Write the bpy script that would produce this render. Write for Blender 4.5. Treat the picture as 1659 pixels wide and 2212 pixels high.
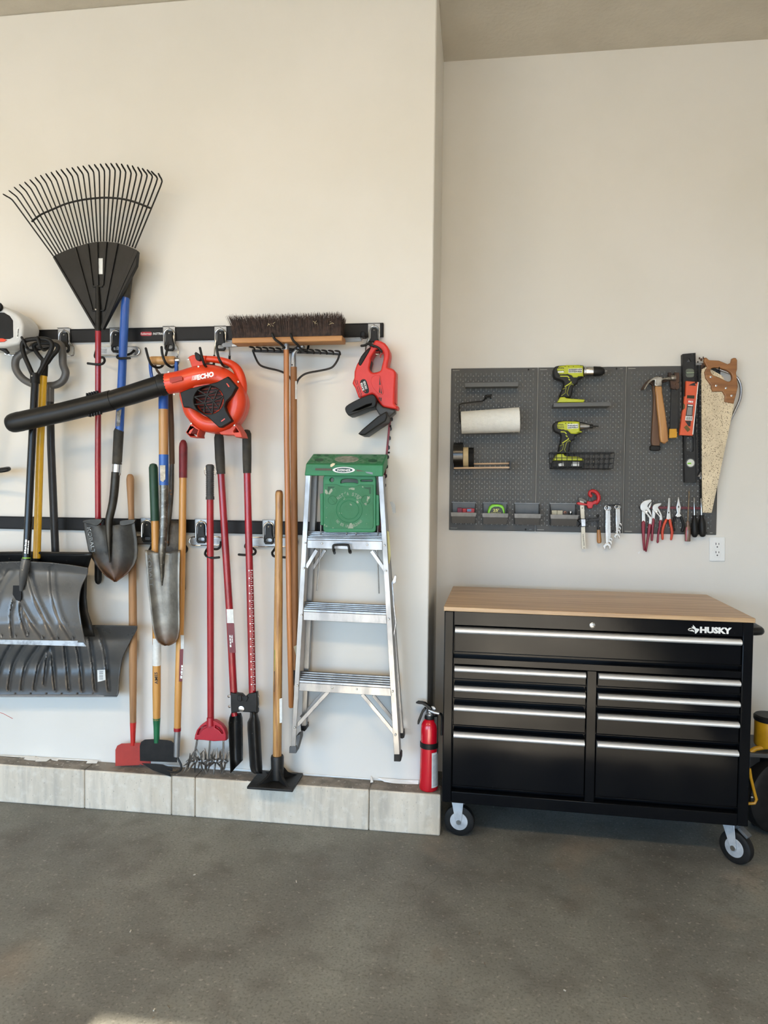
import bpy, bmesh, math, random
from mathutils import Vector, Matrix
random.seed(7)
SC = bpy.context.scene
COL = SC.collection
for o in list(bpy.data.objects):
    bpy.data.objects.remove(o)
PI = math.pi

# ------------------------------------------------------------------ camera
CAM = Vector((0.1992, -2.9510, 1.4326))
CR = Vector((0.991014, 0.133249, 0.011638))
CU = Vector((-0.015797, 0.030201, 0.999419))
CF = Vector((-0.132820, 0.990622, -0.032034))
FPX = 1505.82
cd = bpy.data.cameras.new('camera')
cd.sensor_fit = 'HORIZONTAL'
cd.sensor_width = 36.0
cd.lens = FPX / 1659 * 36.0
cd.clip_start = 0.02
co = bpy.data.objects.new('camera', cd)
COL.objects.link(co)
m3 = Matrix((CR, CU, -CF)).transposed()
co.matrix_world = Matrix.Translation(CAM) @ m3.to_4x4()
SC.camera = co

# ------------------------------------------------------------------ world, sun, exposure
wd = bpy.data.worlds.new('sky')
SC.world = wd
wd.use_nodes = True
nt = wd.node_tree
bgn = nt.nodes['Background']
bgn.inputs['Strength'].default_value = 6.8
bgn.inputs['Color'].default_value = (0.455, 0.705, 1.0, 1)

sl = bpy.data.lights.new('sun', 'SUN')
sl.energy = 26.0
sl.angle = math.radians(0.35)
sl.color = (1.0, 0.86, 0.66)
so = bpy.data.objects.new('sun', sl)
COL.objects.link(so)
so.location = (0, -12, 9)
SUN_EL = math.radians(24.38)
so.rotation_euler = Vector((0.0, math.cos(SUN_EL), -math.sin(SUN_EL))).to_track_quat('-Z', 'Y').to_euler()

vs = SC.view_settings
vs.view_transform = 'Standard'
vs.look = 'None'
vs.exposure = 0.52
vs.gamma = 1.0
vs.use_curve_mapping = False
SC.cycles.use_denoising = True
SC.cycles.max_bounces = 8
SC.cycles.diffuse_bounces = 6
SC.cycles.glossy_bounces = 4
SC.cycles.caustics_reflective = False
SC.cycles.caustics_refractive = False
SC.cycles.sample_clamp_indirect = 6.0

# ------------------------------------------------------------------ helpers
def P(px, py, y):
    """world point on the plane Y = y (measured from the photograph's perspective)"""
    d = CF + CR * ((px - 829.5) / FPX) + CU * ((1106 - py) / FPX)
    return CAM + d * ((y - CAM.y) / d.y)

def PZ(px, py, z):
    d = CF + CR * ((px - 829.5) / FPX) + CU * ((1106 - py) / FPX)
    return CAM + d * ((z - CAM.z) / d.z)

def S(px, py, y):
    """metres for one pixel at that point"""
    return (P(px, py, y) - CAM).dot(CF) / FPX

def lin(c):
    if isinstance(c, str):
        c = tuple(int(c[i:i + 2], 16) for i in (1, 3, 5))
    r = []
    for v in c:
        v = v / 255.0
        r.append(v / 12.92 if v <= 0.04045 else ((v + 0.055) / 1.055) ** 2.4)
    return (r[0], r[1], r[2], 1.0)

MATS = {}
def mat(name, col, rough=0.5, metal=0.0, col2=None, scale=8.0, stretch=(1, 1, 1), lo=0.4, hi=0.6, bump=0.0,
        bscale=None, spec=0.5, coat=0.0, alpha=1.0, trans=0.0, detail=5.0, rvar=0.0, speck=None, speck_scale=60.0, speck_at=0.68,
        sub=0.0):
    if name in MATS:
        return MATS[name]
    m = bpy.data.materials.new(name)
    m.use_nodes = True
    n = m.node_tree.nodes
    l = m.node_tree.links
    b = n['Principled BSDF']
    b.inputs['Roughness'].default_value = rough
    b.inputs['Metallic'].default_value = metal
    b.inputs['Specular IOR Level'].default_value = spec
    b.inputs['Coat Weight'].default_value = coat
    b.inputs['Coat Roughness'].default_value = 0.08
    b.inputs['Transmission Weight'].default_value = trans
    b.inputs['Alpha'].default_value = alpha
    c1 = lin(col)
    if col2 is None:
        c2 = tuple(v * 0.82 for v in c1[:3]) + (1.0,)
    else:
        c2 = lin(col2)
    tc = n.new('ShaderNodeTexCoord')
    mp = n.new('ShaderNodeMapping')
    mp.inputs['Scale'].default_value = stretch
    l.new(tc.outputs['Object'], mp.inputs['Vector'])
    nz = n.new('ShaderNodeTexNoise')
    nz.inputs['Scale'].default_value = scale
    nz.inputs['Detail'].default_value = detail
    nz.inputs['Roughness'].default_value = 0.6
    l.new(mp.outputs['Vector'], nz.inputs['Vector'])
    rp = n.new('ShaderNodeValToRGB')
    rp.color_ramp.elements[0].position = lo
    rp.color_ramp.elements[1].position = hi
    rp.color_ramp.elements[0].color = c1
    rp.color_ramp.elements[1].color = c2
    l.new(nz.outputs['Fac'], rp.inputs['Fac'])
    out = rp.outputs['Color']
    if speck is not None:
        n2 = n.new('ShaderNodeTexNoise')
        n2.inputs['Scale'].default_value = speck_scale
        n2.inputs['Detail'].default_value = 3.0
        l.new(mp.outputs['Vector'], n2.inputs['Vector'])
        r2 = n.new('ShaderNodeValToRGB')
        r2.color_ramp.elements[0].position = speck_at
        r2.color_ramp.elements[1].position = speck_at + 0.03
        l.new(n2.outputs['Fac'], r2.inputs['Fac'])
        mx = n.new('ShaderNodeMix')
        mx.data_type = 'RGBA'
        l.new(r2.outputs['Color'], mx.inputs['Factor'])
        l.new(out, mx.inputs['A'])
        mx.inputs['B'].default_value = lin(speck)
        out = mx.outputs['Result']
    l.new(out, b.inputs['Base Color'])
    if rvar:
        mr = n.new('ShaderNodeMapRange')
        mr.inputs['From Min'].default_value = 0.3
        mr.inputs['From Max'].default_value = 0.7
        mr.inputs['To Min'].default_value = max(0.02, rough - rvar)
        mr.inputs['To Max'].default_value = rough + rvar
        l.new(nz.outputs['Fac'], mr.inputs['Value'])
        l.new(mr.outputs['Result'], b.inputs['Roughness'])
    if bump:
        nb = n.new('ShaderNodeTexNoise')
        nb.inputs['Scale'].default_value = bscale or scale * 4
        nb.inputs['Detail'].default_value = 4.0
        l.new(mp.outputs['Vector'], nb.inputs['Vector'])
        bp = n.new('ShaderNodeBump')
        bp.inputs['Strength'].default_value = bump
        bp.inputs['Distance'].default_value = 0.004
        l.new(nb.outputs['Fac'], bp.inputs['Height'])
        l.new(bp.outputs['Normal'], b.inputs['Normal'])
    MATS[name] = m
    return m

def wood(name, c1, c2, rough=0.45, axis='z', scale=1.0, coat=0.0):
    """wood grain running along the given axis"""
    if name in MATS:
        return MATS[name]
    st = {'z': (28, 28, 1.6), 'x': (1.6, 28, 28), 'y': (28, 1.6, 28)}[axis]
    m = mat(name, c1, rough, 0, c2, scale=1.6 * scale, stretch=st, lo=0.35, hi=0.66, bump=0.06, bscale=6, coat=coat, detail=8)
    return m

class MB:
    def __init__(s):
        s.v = []
        s.f = []
    def add(s, vs_, fs):
        o = len(s.v)
        s.v += [Vector(q) for q in vs_]
        s.f += [[i + o for i in f] for f in fs]
        return s
    def box(s, c, size, R=None):
        c = Vector(c)
        h = Vector(size) / 2
        vs_ = []
        for x in (-1, 1):
            for y in (-1, 1):
                for z in (-1, 1):
                    q = Vector((x * h.x, y * h.y, z * h.z))
                    vs_.append(c + (R @ q if R else q))
        return s.add(vs_, [[0, 1, 3, 2], [4, 6, 7, 5], [0, 4, 5, 1], [2, 3, 7, 6], [0, 2, 6, 4], [1, 5, 7, 3]])
    def span(s, a, b):
        a = Vector(a)
        b = Vector(b)
        return s.box((a + b) / 2, [abs(b[i] - a[i]) for i in range(3)])
    def tube(s, pts, r, n=10, cap=True, closed=False, sx=1.0, up=None):
        pts = [Vector(q) for q in pts]
        k = len(pts)
        rs = r if isinstance(r, (list, tuple)) else [r] * k
        rings = []
        pu = None
        for i in range(k):
            if closed:
                t = pts[(i + 1) % k] - pts[i - 1]
            else:
                t = pts[min(i + 1, k - 1)] - pts[max(i - 1, 0)]
            if t.length < 1e-9:
                t = Vector((0, 0, 1))
            t.normalize()
            if pu is None:
                ref = Vector(up) if up is not None else (Vector((0, 1, 0)) if abs(t.y) < 0.8 else Vector((0, 0, 1)))
                pu = ref
            a = t.cross(pu)
            if a.length < 1e-6:
                a = t.cross(Vector((1, 0, 0)))
            a.normalize()
            b = a.cross(t).normalized()
            pu = b
            rings.append([pts[i] + (a * math.cos(2 * PI * j / n) * sx + b * math.sin(2 * PI * j / n)) * rs[i] for j in range(n)])
        vs_ = [q for ring in rings for q in ring]
        fs = []
        for i in range(k if closed else k - 1):
            i2 = (i + 1) % k
            for j in range(n):
                j2 = (j + 1) % n
                fs.append([i * n + j, i * n + j2, i2 * n + j2, i2 * n + j])
        if cap and not closed:
            fs.append(list(range(n))[::-1])
            fs.append([(k - 1) * n + j for j in range(n)])
        return s.add(vs_, fs)
    def lathe(s, prof, o, axis=(0, 0, 1), n=24, cap=True):
        o = Vector(o)
        ax = Vector(axis).normalized()
        pts = [o + ax * h for r, h in prof]
        ref = Vector((0, 1, 0)) if abs(ax.y) < 0.8 else Vector((0, 0, 1))
        a = ax.cross(ref).normalized()
        b = a.cross(ax).normalized()
        k = len(prof)
        vs_ = []
        for (r, h), c in zip(prof, pts):
            for j in range(n):
                vs_.append(c + (a * math.cos(2 * PI * j / n) + b * math.sin(2 * PI * j / n)) * max(r, 1e-5))
        fs = []
        for i in range(k - 1):
            for j in range(n):
                j2 = (j + 1) % n
                fs.append([i * n + j, i * n + j2, (i + 1) * n + j2, (i + 1) * n + j])
        if cap:
            fs.append(list(range(n))[::-1])
            fs.append([(k - 1) * n + j for j in range(n)])
        return s.add(vs_, fs)
    def ball(s, c, r, n=12, sc=(1, 1, 1)):
        c = Vector(c)
        vs_ = []
        fs = []
        m = n // 2
        for i in range(m + 1):
            th = PI * i / m
            for j in range(n):
                ph = 2 * PI * j / n
                vs_.append(c + Vector((r * sc[0] * math.sin(th) * math.cos(ph), r * sc[1] * math.sin(th) * math.sin(ph), r * sc[2] * math.cos(th))))
        for i in range(m):
            for j in range(n):
                j2 = (j + 1) % n
                fs.append([i * n + j, (i + 1) * n + j, (i + 1) * n + j2, i * n + j2])
        return s.add(vs_, fs)
    def prism(s, poly, vec):
        poly = [Vector(q) for q in poly]
        vec = Vector(vec)
        k = len(poly)
        vs_ = poly + [q + vec for q in poly]
        fs = [list(range(k))[::-1], [k + i for i in range(k)]]
        for i in range(k):
            j = (i + 1) % k
            fs.append([i, j, k + j, k + i])
        return s.add(vs_, fs)
    def grid(s, rows, closed=False):
        """rows: list of equally long lists of points"""
        k = len(rows)
        n = len(rows[0])
        fs = []
        for i in range(k - 1):
            for j in range(n - 1):
                fs.append([i * n + j, i * n + j + 1, (i + 1) * n + j + 1, (i + 1) * n + j])
        return s.add([q for r in rows for q in r], fs)
    def mesh(s, me):
        return s.add([v.co for v in me.vertices], [list(p.vertices) for p in me.polygons])

def tag(o, label=None, cat=None, group=None, kind=None):
    if label: o['label'] = label
    if cat: o['category'] = cat
    if group: o['group'] = group
    if kind: o['kind'] = kind
    return o

def thing(name, loc, label, cat, group=None):
    o = bpy.data.objects.new(name, None)
    COL.objects.link(o)
    o.location = loc
    o.empty_display_size = 0.05
    o['_o'] = list(loc)
    return tag(o, label, cat, group)

def origin_of(parent):
    while parent is not None and parent.parent is not None:
        parent = parent.parent
    if parent is None:
        return Vector((0, 0, 0))
    return Vector(parent.get('_o', (0, 0, 0)))

def part(name, mb, m, parent=None, bevel=0.0, smooth=38, solid=0.0, sub=0, label=None, seg=2):
    """one mesh object, built in world coordinates, hung on its parent"""
    me = bpy.data.meshes.new(name)
    og = origin_of(parent)
    me.from_pydata([tuple(q - og) for q in mb.v], [], mb.f)
    bm = bmesh.new()
    bm.from_mesh(me)
    bmesh.ops.recalc_face_normals(bm, faces=bm.faces)
    bm.to_mesh(me)
    bm.free()
    if smooth:
        me.polygons.foreach_set('use_smooth', [True] * len(me.polygons))
        me.set_sharp_from_angle(angle=math.radians(smooth))
    me.materials.append(m)
    o = bpy.data.objects.new(name, me)
    COL.objects.link(o)
    if parent is not None:
        o.parent = parent
    if solid:
        md = o.modifiers.new('thick', 'SOLIDIFY')
        md.thickness = solid
        md.offset = 0
    if bevel:
        md = o.modifiers.new('bevel', 'BEVEL')
        md.width = bevel
        md.segments = seg
        md.limit_method = 'ANGLE'
        md.angle_limit = math.radians(40)
        if smooth:
            md.harden_normals = False
    if sub:
        md = o.modifiers.new('sub', 'SUBSURF')
        md.levels = sub
        md.render_levels = sub
    if label:
        o['label'] = label
    return o

def single(name, mb, m, label, cat, group=None, base=None, **kw):
    """a thing that is one mesh"""
    o = part(name, mb, m, None, **kw)
    if base is not None:
        b = Vector(base)
        o.data.transform(Matrix.Translation(-b))
        o.location = b
        o['_o'] = list(b)
    return tag(o, label, cat, group)

def structure(name, mb, m, **kw):
    o = part(name, mb, m, None, **kw)
    o['kind'] = 'structure'
    return o

def cat_rom(pts, k=4, closed=True):
    """smooth outline through the given points"""
    n = len(pts)
    out = []
    rng = range(n) if closed else range(n - 1)
    for i in rng:
        if closed:
            p0, p1, p2, p3 = pts[i - 1], pts[i], pts[(i + 1) % n], pts[(i + 2) % n]
        else:
            p0, p1, p2, p3 = pts[max(i - 1, 0)], pts[i], pts[i + 1], pts[min(i + 2, n - 1)]
        for t in range(k):
            u = t / k
            q = []
            for a, b, c, d in zip(p0, p1, p2, p3):
                q.append(0.5 * (2 * b + (c - a) * u + (2 * a - 5 * b + 4 * c - d) * u * u + (3 * b - a - 3 * c + d) * u ** 3))
            out.append(tuple(q))
    if not closed:
        out.append(tuple(pts[-1]))
    return out

def plate_me(outer, y, thick, holes=(), bevel=0.0015, smooth=False):
    """extruded outline: outer / holes are pixel outlines read on the plane Y=y (the front face); thickness goes back to the wall"""
    cu = bpy.data.curves.new('tmp', 'CURVE')
    cu.dimensions = '2D'
    cu.fill_mode = 'BOTH'
    bevel = min(bevel, thick * 0.45)
    cu.extrude = thick / 2 - bevel
    cu.bevel_depth = bevel
    cu.bevel_resolution = 2
    cu.offset = -bevel
    for lst in [outer] + list(holes):
        pts = cat_rom(lst, 4) if smooth else lst
        w = [P(q[0], q[1], y) for q in pts]
        sp = cu.splines.new('POLY')
        sp.points.add(len(w) - 1)
        for i, q in enumerate(w):
            sp.points[i].co = (q.x, q.z, 0, 1)
        sp.use_cyclic_u = True
    ob = bpy.data.objects.new('tmp', cu)
    me = bpy.data.meshes.new_from_object(ob)
    bpy.data.objects.remove(ob)
    bpy.data.curves.remove(cu)
    ym = y + thick / 2
    me.transform(Matrix(((1, 0, 0, 0), (0, 0, -1, ym), (0, 1, 0, 0), (0, 0, 0, 1))))
    return me

def plate(name, outer, y, thick, m, parent=None, holes=(), bevel=0.0015, smooth=False, **kw):
    mb = MB().mesh(plate_me(outer, y, thick, holes, bevel, smooth))
    return part(name, mb, m, parent, **kw)

def text_mb(s, p0, p1, hpx, y, depth=0.0006, bold=0.0, shear=0.0, mb=None, fit=True):
    """flat lettering: baseline from pixel p0 to pixel p1 on the plane Y = y, cap height hpx"""
    cu = bpy.data.curves.new('tmp', 'FONT')
    cu.body = s
    cu.size = 1.0
    cu.extrude = 0.0
    cu.offset = bold
    cu.shear = shear
    cu.resolution_u = 2
    ob = bpy.data.objects.new('tmp', cu)
    me = bpy.data.meshes.new_from_object(ob)
    bpy.data.objects.remove(ob)
    bpy.data.curves.remove(cu)
    xs = [v.co.x for v in me.vertices]
    ys = [v.co.y for v in me.vertices]
    x0, x1 = min(xs), max(xs)
    cap = max(ys)
    a = P(p0[0], p0[1], y)
    b = P(p1[0], p1[1], y)
    ux = (b - a)
    L = ux.length
    ux = ux.normalized()
    uz = Vector((-ux.z, 0, ux.x))
    h = hpx * S(p0[0], p0[1], y)
    sx = L / (x1 - x0)
    sy = h / cap
    mb = mb or MB()
    k = len(me.vertices)
    front = [a + ux * ((v.co.x - x0) * sx) + uz * (v.co.y * sy) for v in me.vertices]
    mb.add(front, [list(p.vertices) for p in me.polygons])
    return mb

def scribble(p0, p1, hpx, y, m, parent, name, words=6, seed=1):
    """print too small to read: a row of short ink dashes from pixel p0 to p1"""
    rg = random.Random(seed)
    a = P(p0[0], p0[1], y); b = P(p1[0], p1[1], y)
    d = b - a
    up = Vector((-d.z, 0, d.x)).normalized() * (hpx * S(p0[0], p0[1], y))
    mb = MB()
    t = 0.0
    while t < 1.0:
        w = rg.uniform(0.5, 1.3) / words
        e = min(1.0, t + w * 0.8)
        k = rg.uniform(0.7, 1.0)
        q0, q1 = a + d * t, a + d * e
        mb.add([q0, q1, q1 + up * k, q0 + up * k], [[0, 1, 2, 3]])
        t += w
    return part(name, mb, m, parent, smooth=0)

def pole(mb, pts, n=12, k=0):
    """pts: (px, py, y, width in px)"""
    if k:
        pts = cat_rom(pts, k, closed=False)
    mb.tube([P(a, b, c) for a, b, c, w in pts], [w / 2 * S(a, b, c) for a, b, c, w in pts], n)
    return mb

def rotm(ax, deg):
    return Matrix.Rotation(math.radians(deg), 3, ax)

def rounded(px0, py0, px1, py1, r, n=3):
    pts = []
    for cx, cy, a0 in ((px1 - r, py0 + r, -90), (px1 - r, py1 - r, 0), (px0 + r, py1 - r, 90), (px0 + r, py0 + r, 180)):
        for i in range(n + 1):
            a = math.radians(a0 + 90 * i / n)
            pts.append((cx + r * math.cos(a), cy + r * math.sin(a)))
    return pts

def circle(cx, cy, rx, ry=None, n=16, a0=0):
    ry = rx if ry is None else ry
    return [(cx + rx * math.cos(2 * PI * i / n + a0), cy + ry * math.sin(2 * PI * i / n + a0)) for i in range(n)]

# ------------------------------------------------------------------ shared materials
PAINT = mat('wall_paint', (224, 220, 213), 0.75, 0, (220, 216, 208), scale=1.3, bump=0.05, bscale=90, spec=0.25)
CEIL = mat('ceiling_paint', (206, 198, 184), 0.85, 0, (198, 190, 176), scale=3, bump=0.5, bscale=55, spec=0.2)
BLACKP = mat('black_plastic', (22, 22, 22), 0.45, 0, (30, 30, 30), scale=14, bump=0.05, spec=0.22)
BLACKM = mat('black_metal', (20, 20, 21), 0.38, 0.0, (28, 28, 28), scale=20, spec=0.3)
RUBBER = mat('black_rubber', (18, 18, 18), 0.6, 0, (27, 26, 25), scale=18, bump=0.15, spec=0.25)
CHROME = mat('bright_steel', (205, 207, 210), 0.22, 1.0, (180, 182, 186), scale=30)
ZINC = mat('zinc_steel', (175, 178, 182), 0.36, 0.9, (150, 153, 158), scale=25, rvar=0.1)
ALU = mat('ladder_aluminium', (150, 150, 150), 0.36, 0.85, (130, 130, 131), scale=6, stretch=(3, 3, 1), rvar=0.08)
WHITEP = mat('white_plastic', (235, 235, 233), 0.4, 0, (228, 228, 226))
WHITEINK = mat('white_print', (240, 240, 238), 0.5)
DARKINK = mat('dark_print', (30, 30, 32), 0.6)
LABEL = mat('paper_label', (228, 229, 226), 0.6, 0, (214, 215, 212), scale=40)
REDPAINT = mat('red_paint', (158, 18, 34), 0.28, 0, (136, 14, 28), scale=6, coat=0.3)
BOLT = mat('bolt_steel', (190, 190, 188), 0.3, 1.0)
STEELDARK = mat('dark_forged_steel', (92, 89, 84), 0.42, 0.7, (52, 50, 48), scale=11, lo=0.35, hi=0.7, bump=0.12, bscale=70, speck=(118, 82, 54), speck_scale=26, speck_at=0.62)
LAMP = 52.0
# ------------------------------------------------------------------ the room
T = 0.570          # recess depth behind the left wall's face
ZC = 3.55          # ceiling
HC = 0.175         # concrete curb
DC = 0.0994
XE = 0.0677
YB = -6.5          # wall with the open garage doors, behind the camera
XL, XR = -7.2, 2.75
DOOR_H = 2.45
doors = [(-6.6, -1.5), (-0.80, 1.5)]

FLOORM = mat('concrete_floor', (136, 138, 133), 0.6, 0, (90, 91, 88), scale=1.5, lo=0.28, hi=0.74, bump=0.10, bscale=60, detail=10, rvar=0.12)
def _floor():
    n = FLOORM.node_tree.nodes; l = FLOORM.node_tree.links
    b = n['Principled BSDF']
    src = b.inputs['Base Color'].links[0].from_socket
    tc = [q for q in n if q.type == 'TEX_COORD'][0]
    for sc_, det, lo_, hi_, amt, c in ((7.0, 8.0, 0.5, 0.72, 0.55, (84, 80, 74)), (120.0, 3.0, 0.50, 0.68, 0.5, (74, 72, 68)), (70.0, 4.0, 0.60, 0.74, 0.5, (176, 172, 164)), (2.3, 6.0, 0.58, 0.74, 0.35, (150, 132, 114))):
        nz = n.new('ShaderNodeTexNoise'); nz.inputs['Scale'].default_value = sc_; nz.inputs['Detail'].default_value = det
        l.new(tc.outputs['Object'], nz.inputs['Vector'])
        mr = n.new('ShaderNodeMapRange'); mr.inputs['From Min'].default_value = lo_; mr.inputs['From Max'].default_value = hi_
        mr.inputs['To Max'].default_value = amt
        l.new(nz.outputs['Fac'], mr.inputs['Value'])
        mx_ = n.new('ShaderNodeMix'); mx_.data_type = 'RGBA'
        l.new(mr.outputs[0], mx_.inputs['Factor']); l.new(src, mx_.inputs['A']); mx_.inputs['B'].default_value = lin(c)
        src = mx_.outputs['Result']
    # hairline cracks
    vo = n.new('ShaderNodeTexVoronoi'); vo.feature = 'DISTANCE_TO_EDGE'; vo.inputs['Scale'].default_value = 2.6
    nd = n.new('ShaderNodeTexNoise'); nd.inputs['Scale'].default_value = 3.0; nd.inputs['Detail'].default_value = 6.0
    l.new(tc.outputs['Object'], nd.inputs['Vector'])
    ad = n.new('ShaderNodeMix'); ad.data_type = 'VECTOR'; ad.inputs['Factor'].default_value = 0.35
    l.new(tc.outputs['Object'], ad.inputs['A']); l.new(nd.outputs['Color'], ad.inputs['B'])
    l.new(ad.outputs['Result'], vo.inputs['Vector'])
    lt_ = n.new('ShaderNodeMapRange'); lt_.inputs['From Min'].default_value = 0.0; lt_.inputs['From Max'].default_value = 0.006
    lt_.inputs['To Min'].default_value = 1.0; lt_.inputs['To Max'].default_value = 0.0
    l.new(vo.outputs['Distance'], lt_.inputs['Value'])
    ms = n.new('ShaderNodeTexNoise'); ms.inputs['Scale'].default_value = 1.1; l.new(tc.outputs['Object'], ms.inputs['Vector'])
    mm = n.new('ShaderNodeMapRange'); mm.inputs['From Min'].default_value = 0.52; mm.inputs['From Max'].default_value = 0.60; mm.inputs['To Max'].default_value = 0.4
    l.new(ms.outputs['Fac'], mm.inputs['Value'])
    mu = n.new('ShaderNodeMath'); mu.operation = 'MULTIPLY'; l.new(lt_.outputs[0], mu.inputs[0]); l.new(mm.outputs[0], mu.inputs[1])
    mx_ = n.new('ShaderNodeMix'); mx_.data_type = 'RGBA'
    l.new(mu.outputs[0], mx_.inputs['Factor']); l.new(src, mx_.inputs['A']); mx_.inputs['B'].default_value = lin((60, 58, 55))
    l.new(mx_.outputs['Result'], b.inputs['Base Color'])
_floor()
CURBM = mat('concrete_curb', (222, 211, 194), 0.85, 0, (196, 186, 170), scale=5, stretch=(2.2, 1, 0.5), lo=0.3, hi=0.72, bump=0.3, bscale=120, detail=8,
            speck=(122, 116, 108), speck_scale=95, speck_at=0.715)
CURBTOP = mat('curb_ledge', (140, 133, 124), 0.95, 0, (108, 103, 97), scale=14, bump=0.5, bscale=110, speck=(176, 172, 164), speck_scale=60, speck_at=0.66)
DRIVE = mat('driveway_concrete', (170, 168, 164), 0.85, 0, (160, 158, 154), scale=0.8)

structure('floor', MB().span((XL - 0.2, YB - 0.1, -0.12), (XR + 0.2, T + 0.2, 0)), FLOORM, smooth=0)
structure('driveway', MB().span((-30, -45, -0.16), (30, YB - 0.1, -0.04)), DRIVE, smooth=0)
structure('ceiling', MB().span((XL - 0.2, YB - 0.2, ZC), (XR + 0.2, T + 0.2, ZC + 0.12)), CEIL, smooth=0)
structure('wall_left', MB().span((XL, 0, 0.0), (0, T + 0.15, ZC)), PAINT, bevel=0.006)
structure('wall_right', MB().span((0, T, 0), (XR + 0.15, T + 0.15, ZC)), PAINT, smooth=0)
structure('wall_far_right', MB().span((XR, YB, 0), (XR + 0.15, T, ZC)), PAINT, smooth=0)
structure('wall_far_left', MB().span((XL - 0.15, YB, 0), (XL, T, ZC)), PAINT, smooth=0)
wb = MB()
xs = [XL - 0.15]
for a, b in doors:
    xs += [a, b]
xs.append(XR + 0.15)
for i in range(0, len(xs), 2):
    wb.span((xs[i], YB - 0.15, 0), (xs[i + 1], YB, ZC))
for a, b in doors:
    wb.span((a, YB - 0.15, DOOR_H), (b, YB, ZC))
structure('wall_back', wb, PAINT, smooth=0)
for i, (a, b) in enumerate(doors):
    pl = bpy.data.lights.new('door_daylight_portal', 'AREA')
    pl.shape = 'RECTANGLE'
    pl.size = b - a
    pl.size_y = DOOR_H
    pl.cycles.is_portal = True
    po = bpy.data.objects.new('door_daylight_portal', pl)
    COL.objects.link(po)
    po.location = ((a + b) / 2, YB - 0.16, DOOR_H / 2)
    po.rotation_euler = (math.radians(90), 0, 0)

# the garage's ceiling lights: two long white battens with warm tubes
LAMPM = bpy.data.materials.new('lamp_diffuser')
LAMPM.use_nodes = True
_b = LAMPM.node_tree.nodes['Principled BSDF']
_b.inputs['Base Color'].default_value = (0.9, 0.9, 0.88, 1)
_b.inputs['Emission Color'].default_value = (1.0, 0.74, 0.44, 1)
_b.inputs['Emission Strength'].default_value = LAMP
for i, (lx, ly) in enumerate(((-2.7, -3.1), (0.3, -3.4))):
    cl = thing('ceiling_light', (lx, ly, ZC), ['long white batten lamp on the garage ceiling, nearest the hanging yard tools', 'long white batten lamp on the garage ceiling, nearest the tool chest'][i], 'lamp', 'ceiling battens')
    part('housing', MB().span((lx - 0.62, ly - 0.10, ZC - 0.04), (lx + 0.62, ly + 0.10, ZC)), WHITEP, cl, bevel=0.006)
    part('diffuser', MB().span((lx - 0.6, ly - 0.085, ZC - 0.075), (lx + 0.6, ly + 0.085, ZC - 0.04)), LAMPM, cl, bevel=0.01)

# concrete curb: cast sections with form joints
def _curb():
    n = CURBM.node_tree.nodes; l = CURBM.node_tree.links
    b = n['Principled BSDF']
    src = b.inputs['Base Color'].links[0].from_socket
    tc = [q for q in n if q.type == 'TEX_COORD'][0]
    for sc_, det, lo_, hi_, amt, c, st in ((9.0, 8.0, 0.48, 0.72, 0.5, (150, 146, 138), (3, 1, 0.4)), (130.0, 3.0, 0.66, 0.72, 0.55, (118, 113, 105), (1, 1, 1)), (30.0, 5.0, 0.52, 0.7, 0.35, (232, 228, 218), (1, 1, 1)), (3.0, 6.0, 0.56, 0.72, 0.4, (186, 160, 122), (1, 1, 1))):
        mp = n.new('ShaderNodeMapping'); mp.inputs['Scale'].default_value = st; l.new(tc.outputs['Object'], mp.inputs['Vector'])
        nz = n.new('ShaderNodeTexNoise'); nz.inputs['Scale'].default_value = sc_; nz.inputs['Detail'].default_value = det
        l.new(mp.outputs['Vector'], nz.inputs['Vector'])
        mr = n.new('ShaderNodeMapRange'); mr.inputs['From Min'].default_value = lo_; mr.inputs['From Max'].default_value = hi_
        mr.inputs['To Max'].default_value = amt
        l.new(nz.outputs['Fac'], mr.inputs['Value'])
        mx_ = n.new('ShaderNodeMix'); mx_.data_type = 'RGBA'
        l.new(mr.outputs[0], mx_.inputs['Factor']); l.new(src, mx_.inputs['A']); mx_.inputs['B'].default_value = lin(c)
        src = mx_.outputs['Result']
    l.new(src, b.inputs['Base Color'])
_curb()
curb = structure('concrete_curb', MB().span((XL, -0.004, 0.0), (XE - 0.01, 0.0 - 0.0005, HC - 0.02)), CURBM, smooth=0)
jx = [XL] + [P(px, 1740, -DC).x for px in (182, 370, 421, 797)] + [XE]
for a, b in zip(jx[:-1], jx[1:]):
    top = MB()
    c = part('curb_section', MB().span((a + 0.0012, -DC, 0), (b - 0.0012, -0.004, HC - 0.0015)), CURBM, curb, bevel=0.006, seg=3)
    part('curb_ledge', MB().span((a + 0.001, -DC + 0.004, HC - 0.006), (b - 0.002, -0.0005, HC)), CURBTOP, curb, bevel=0.003)

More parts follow.
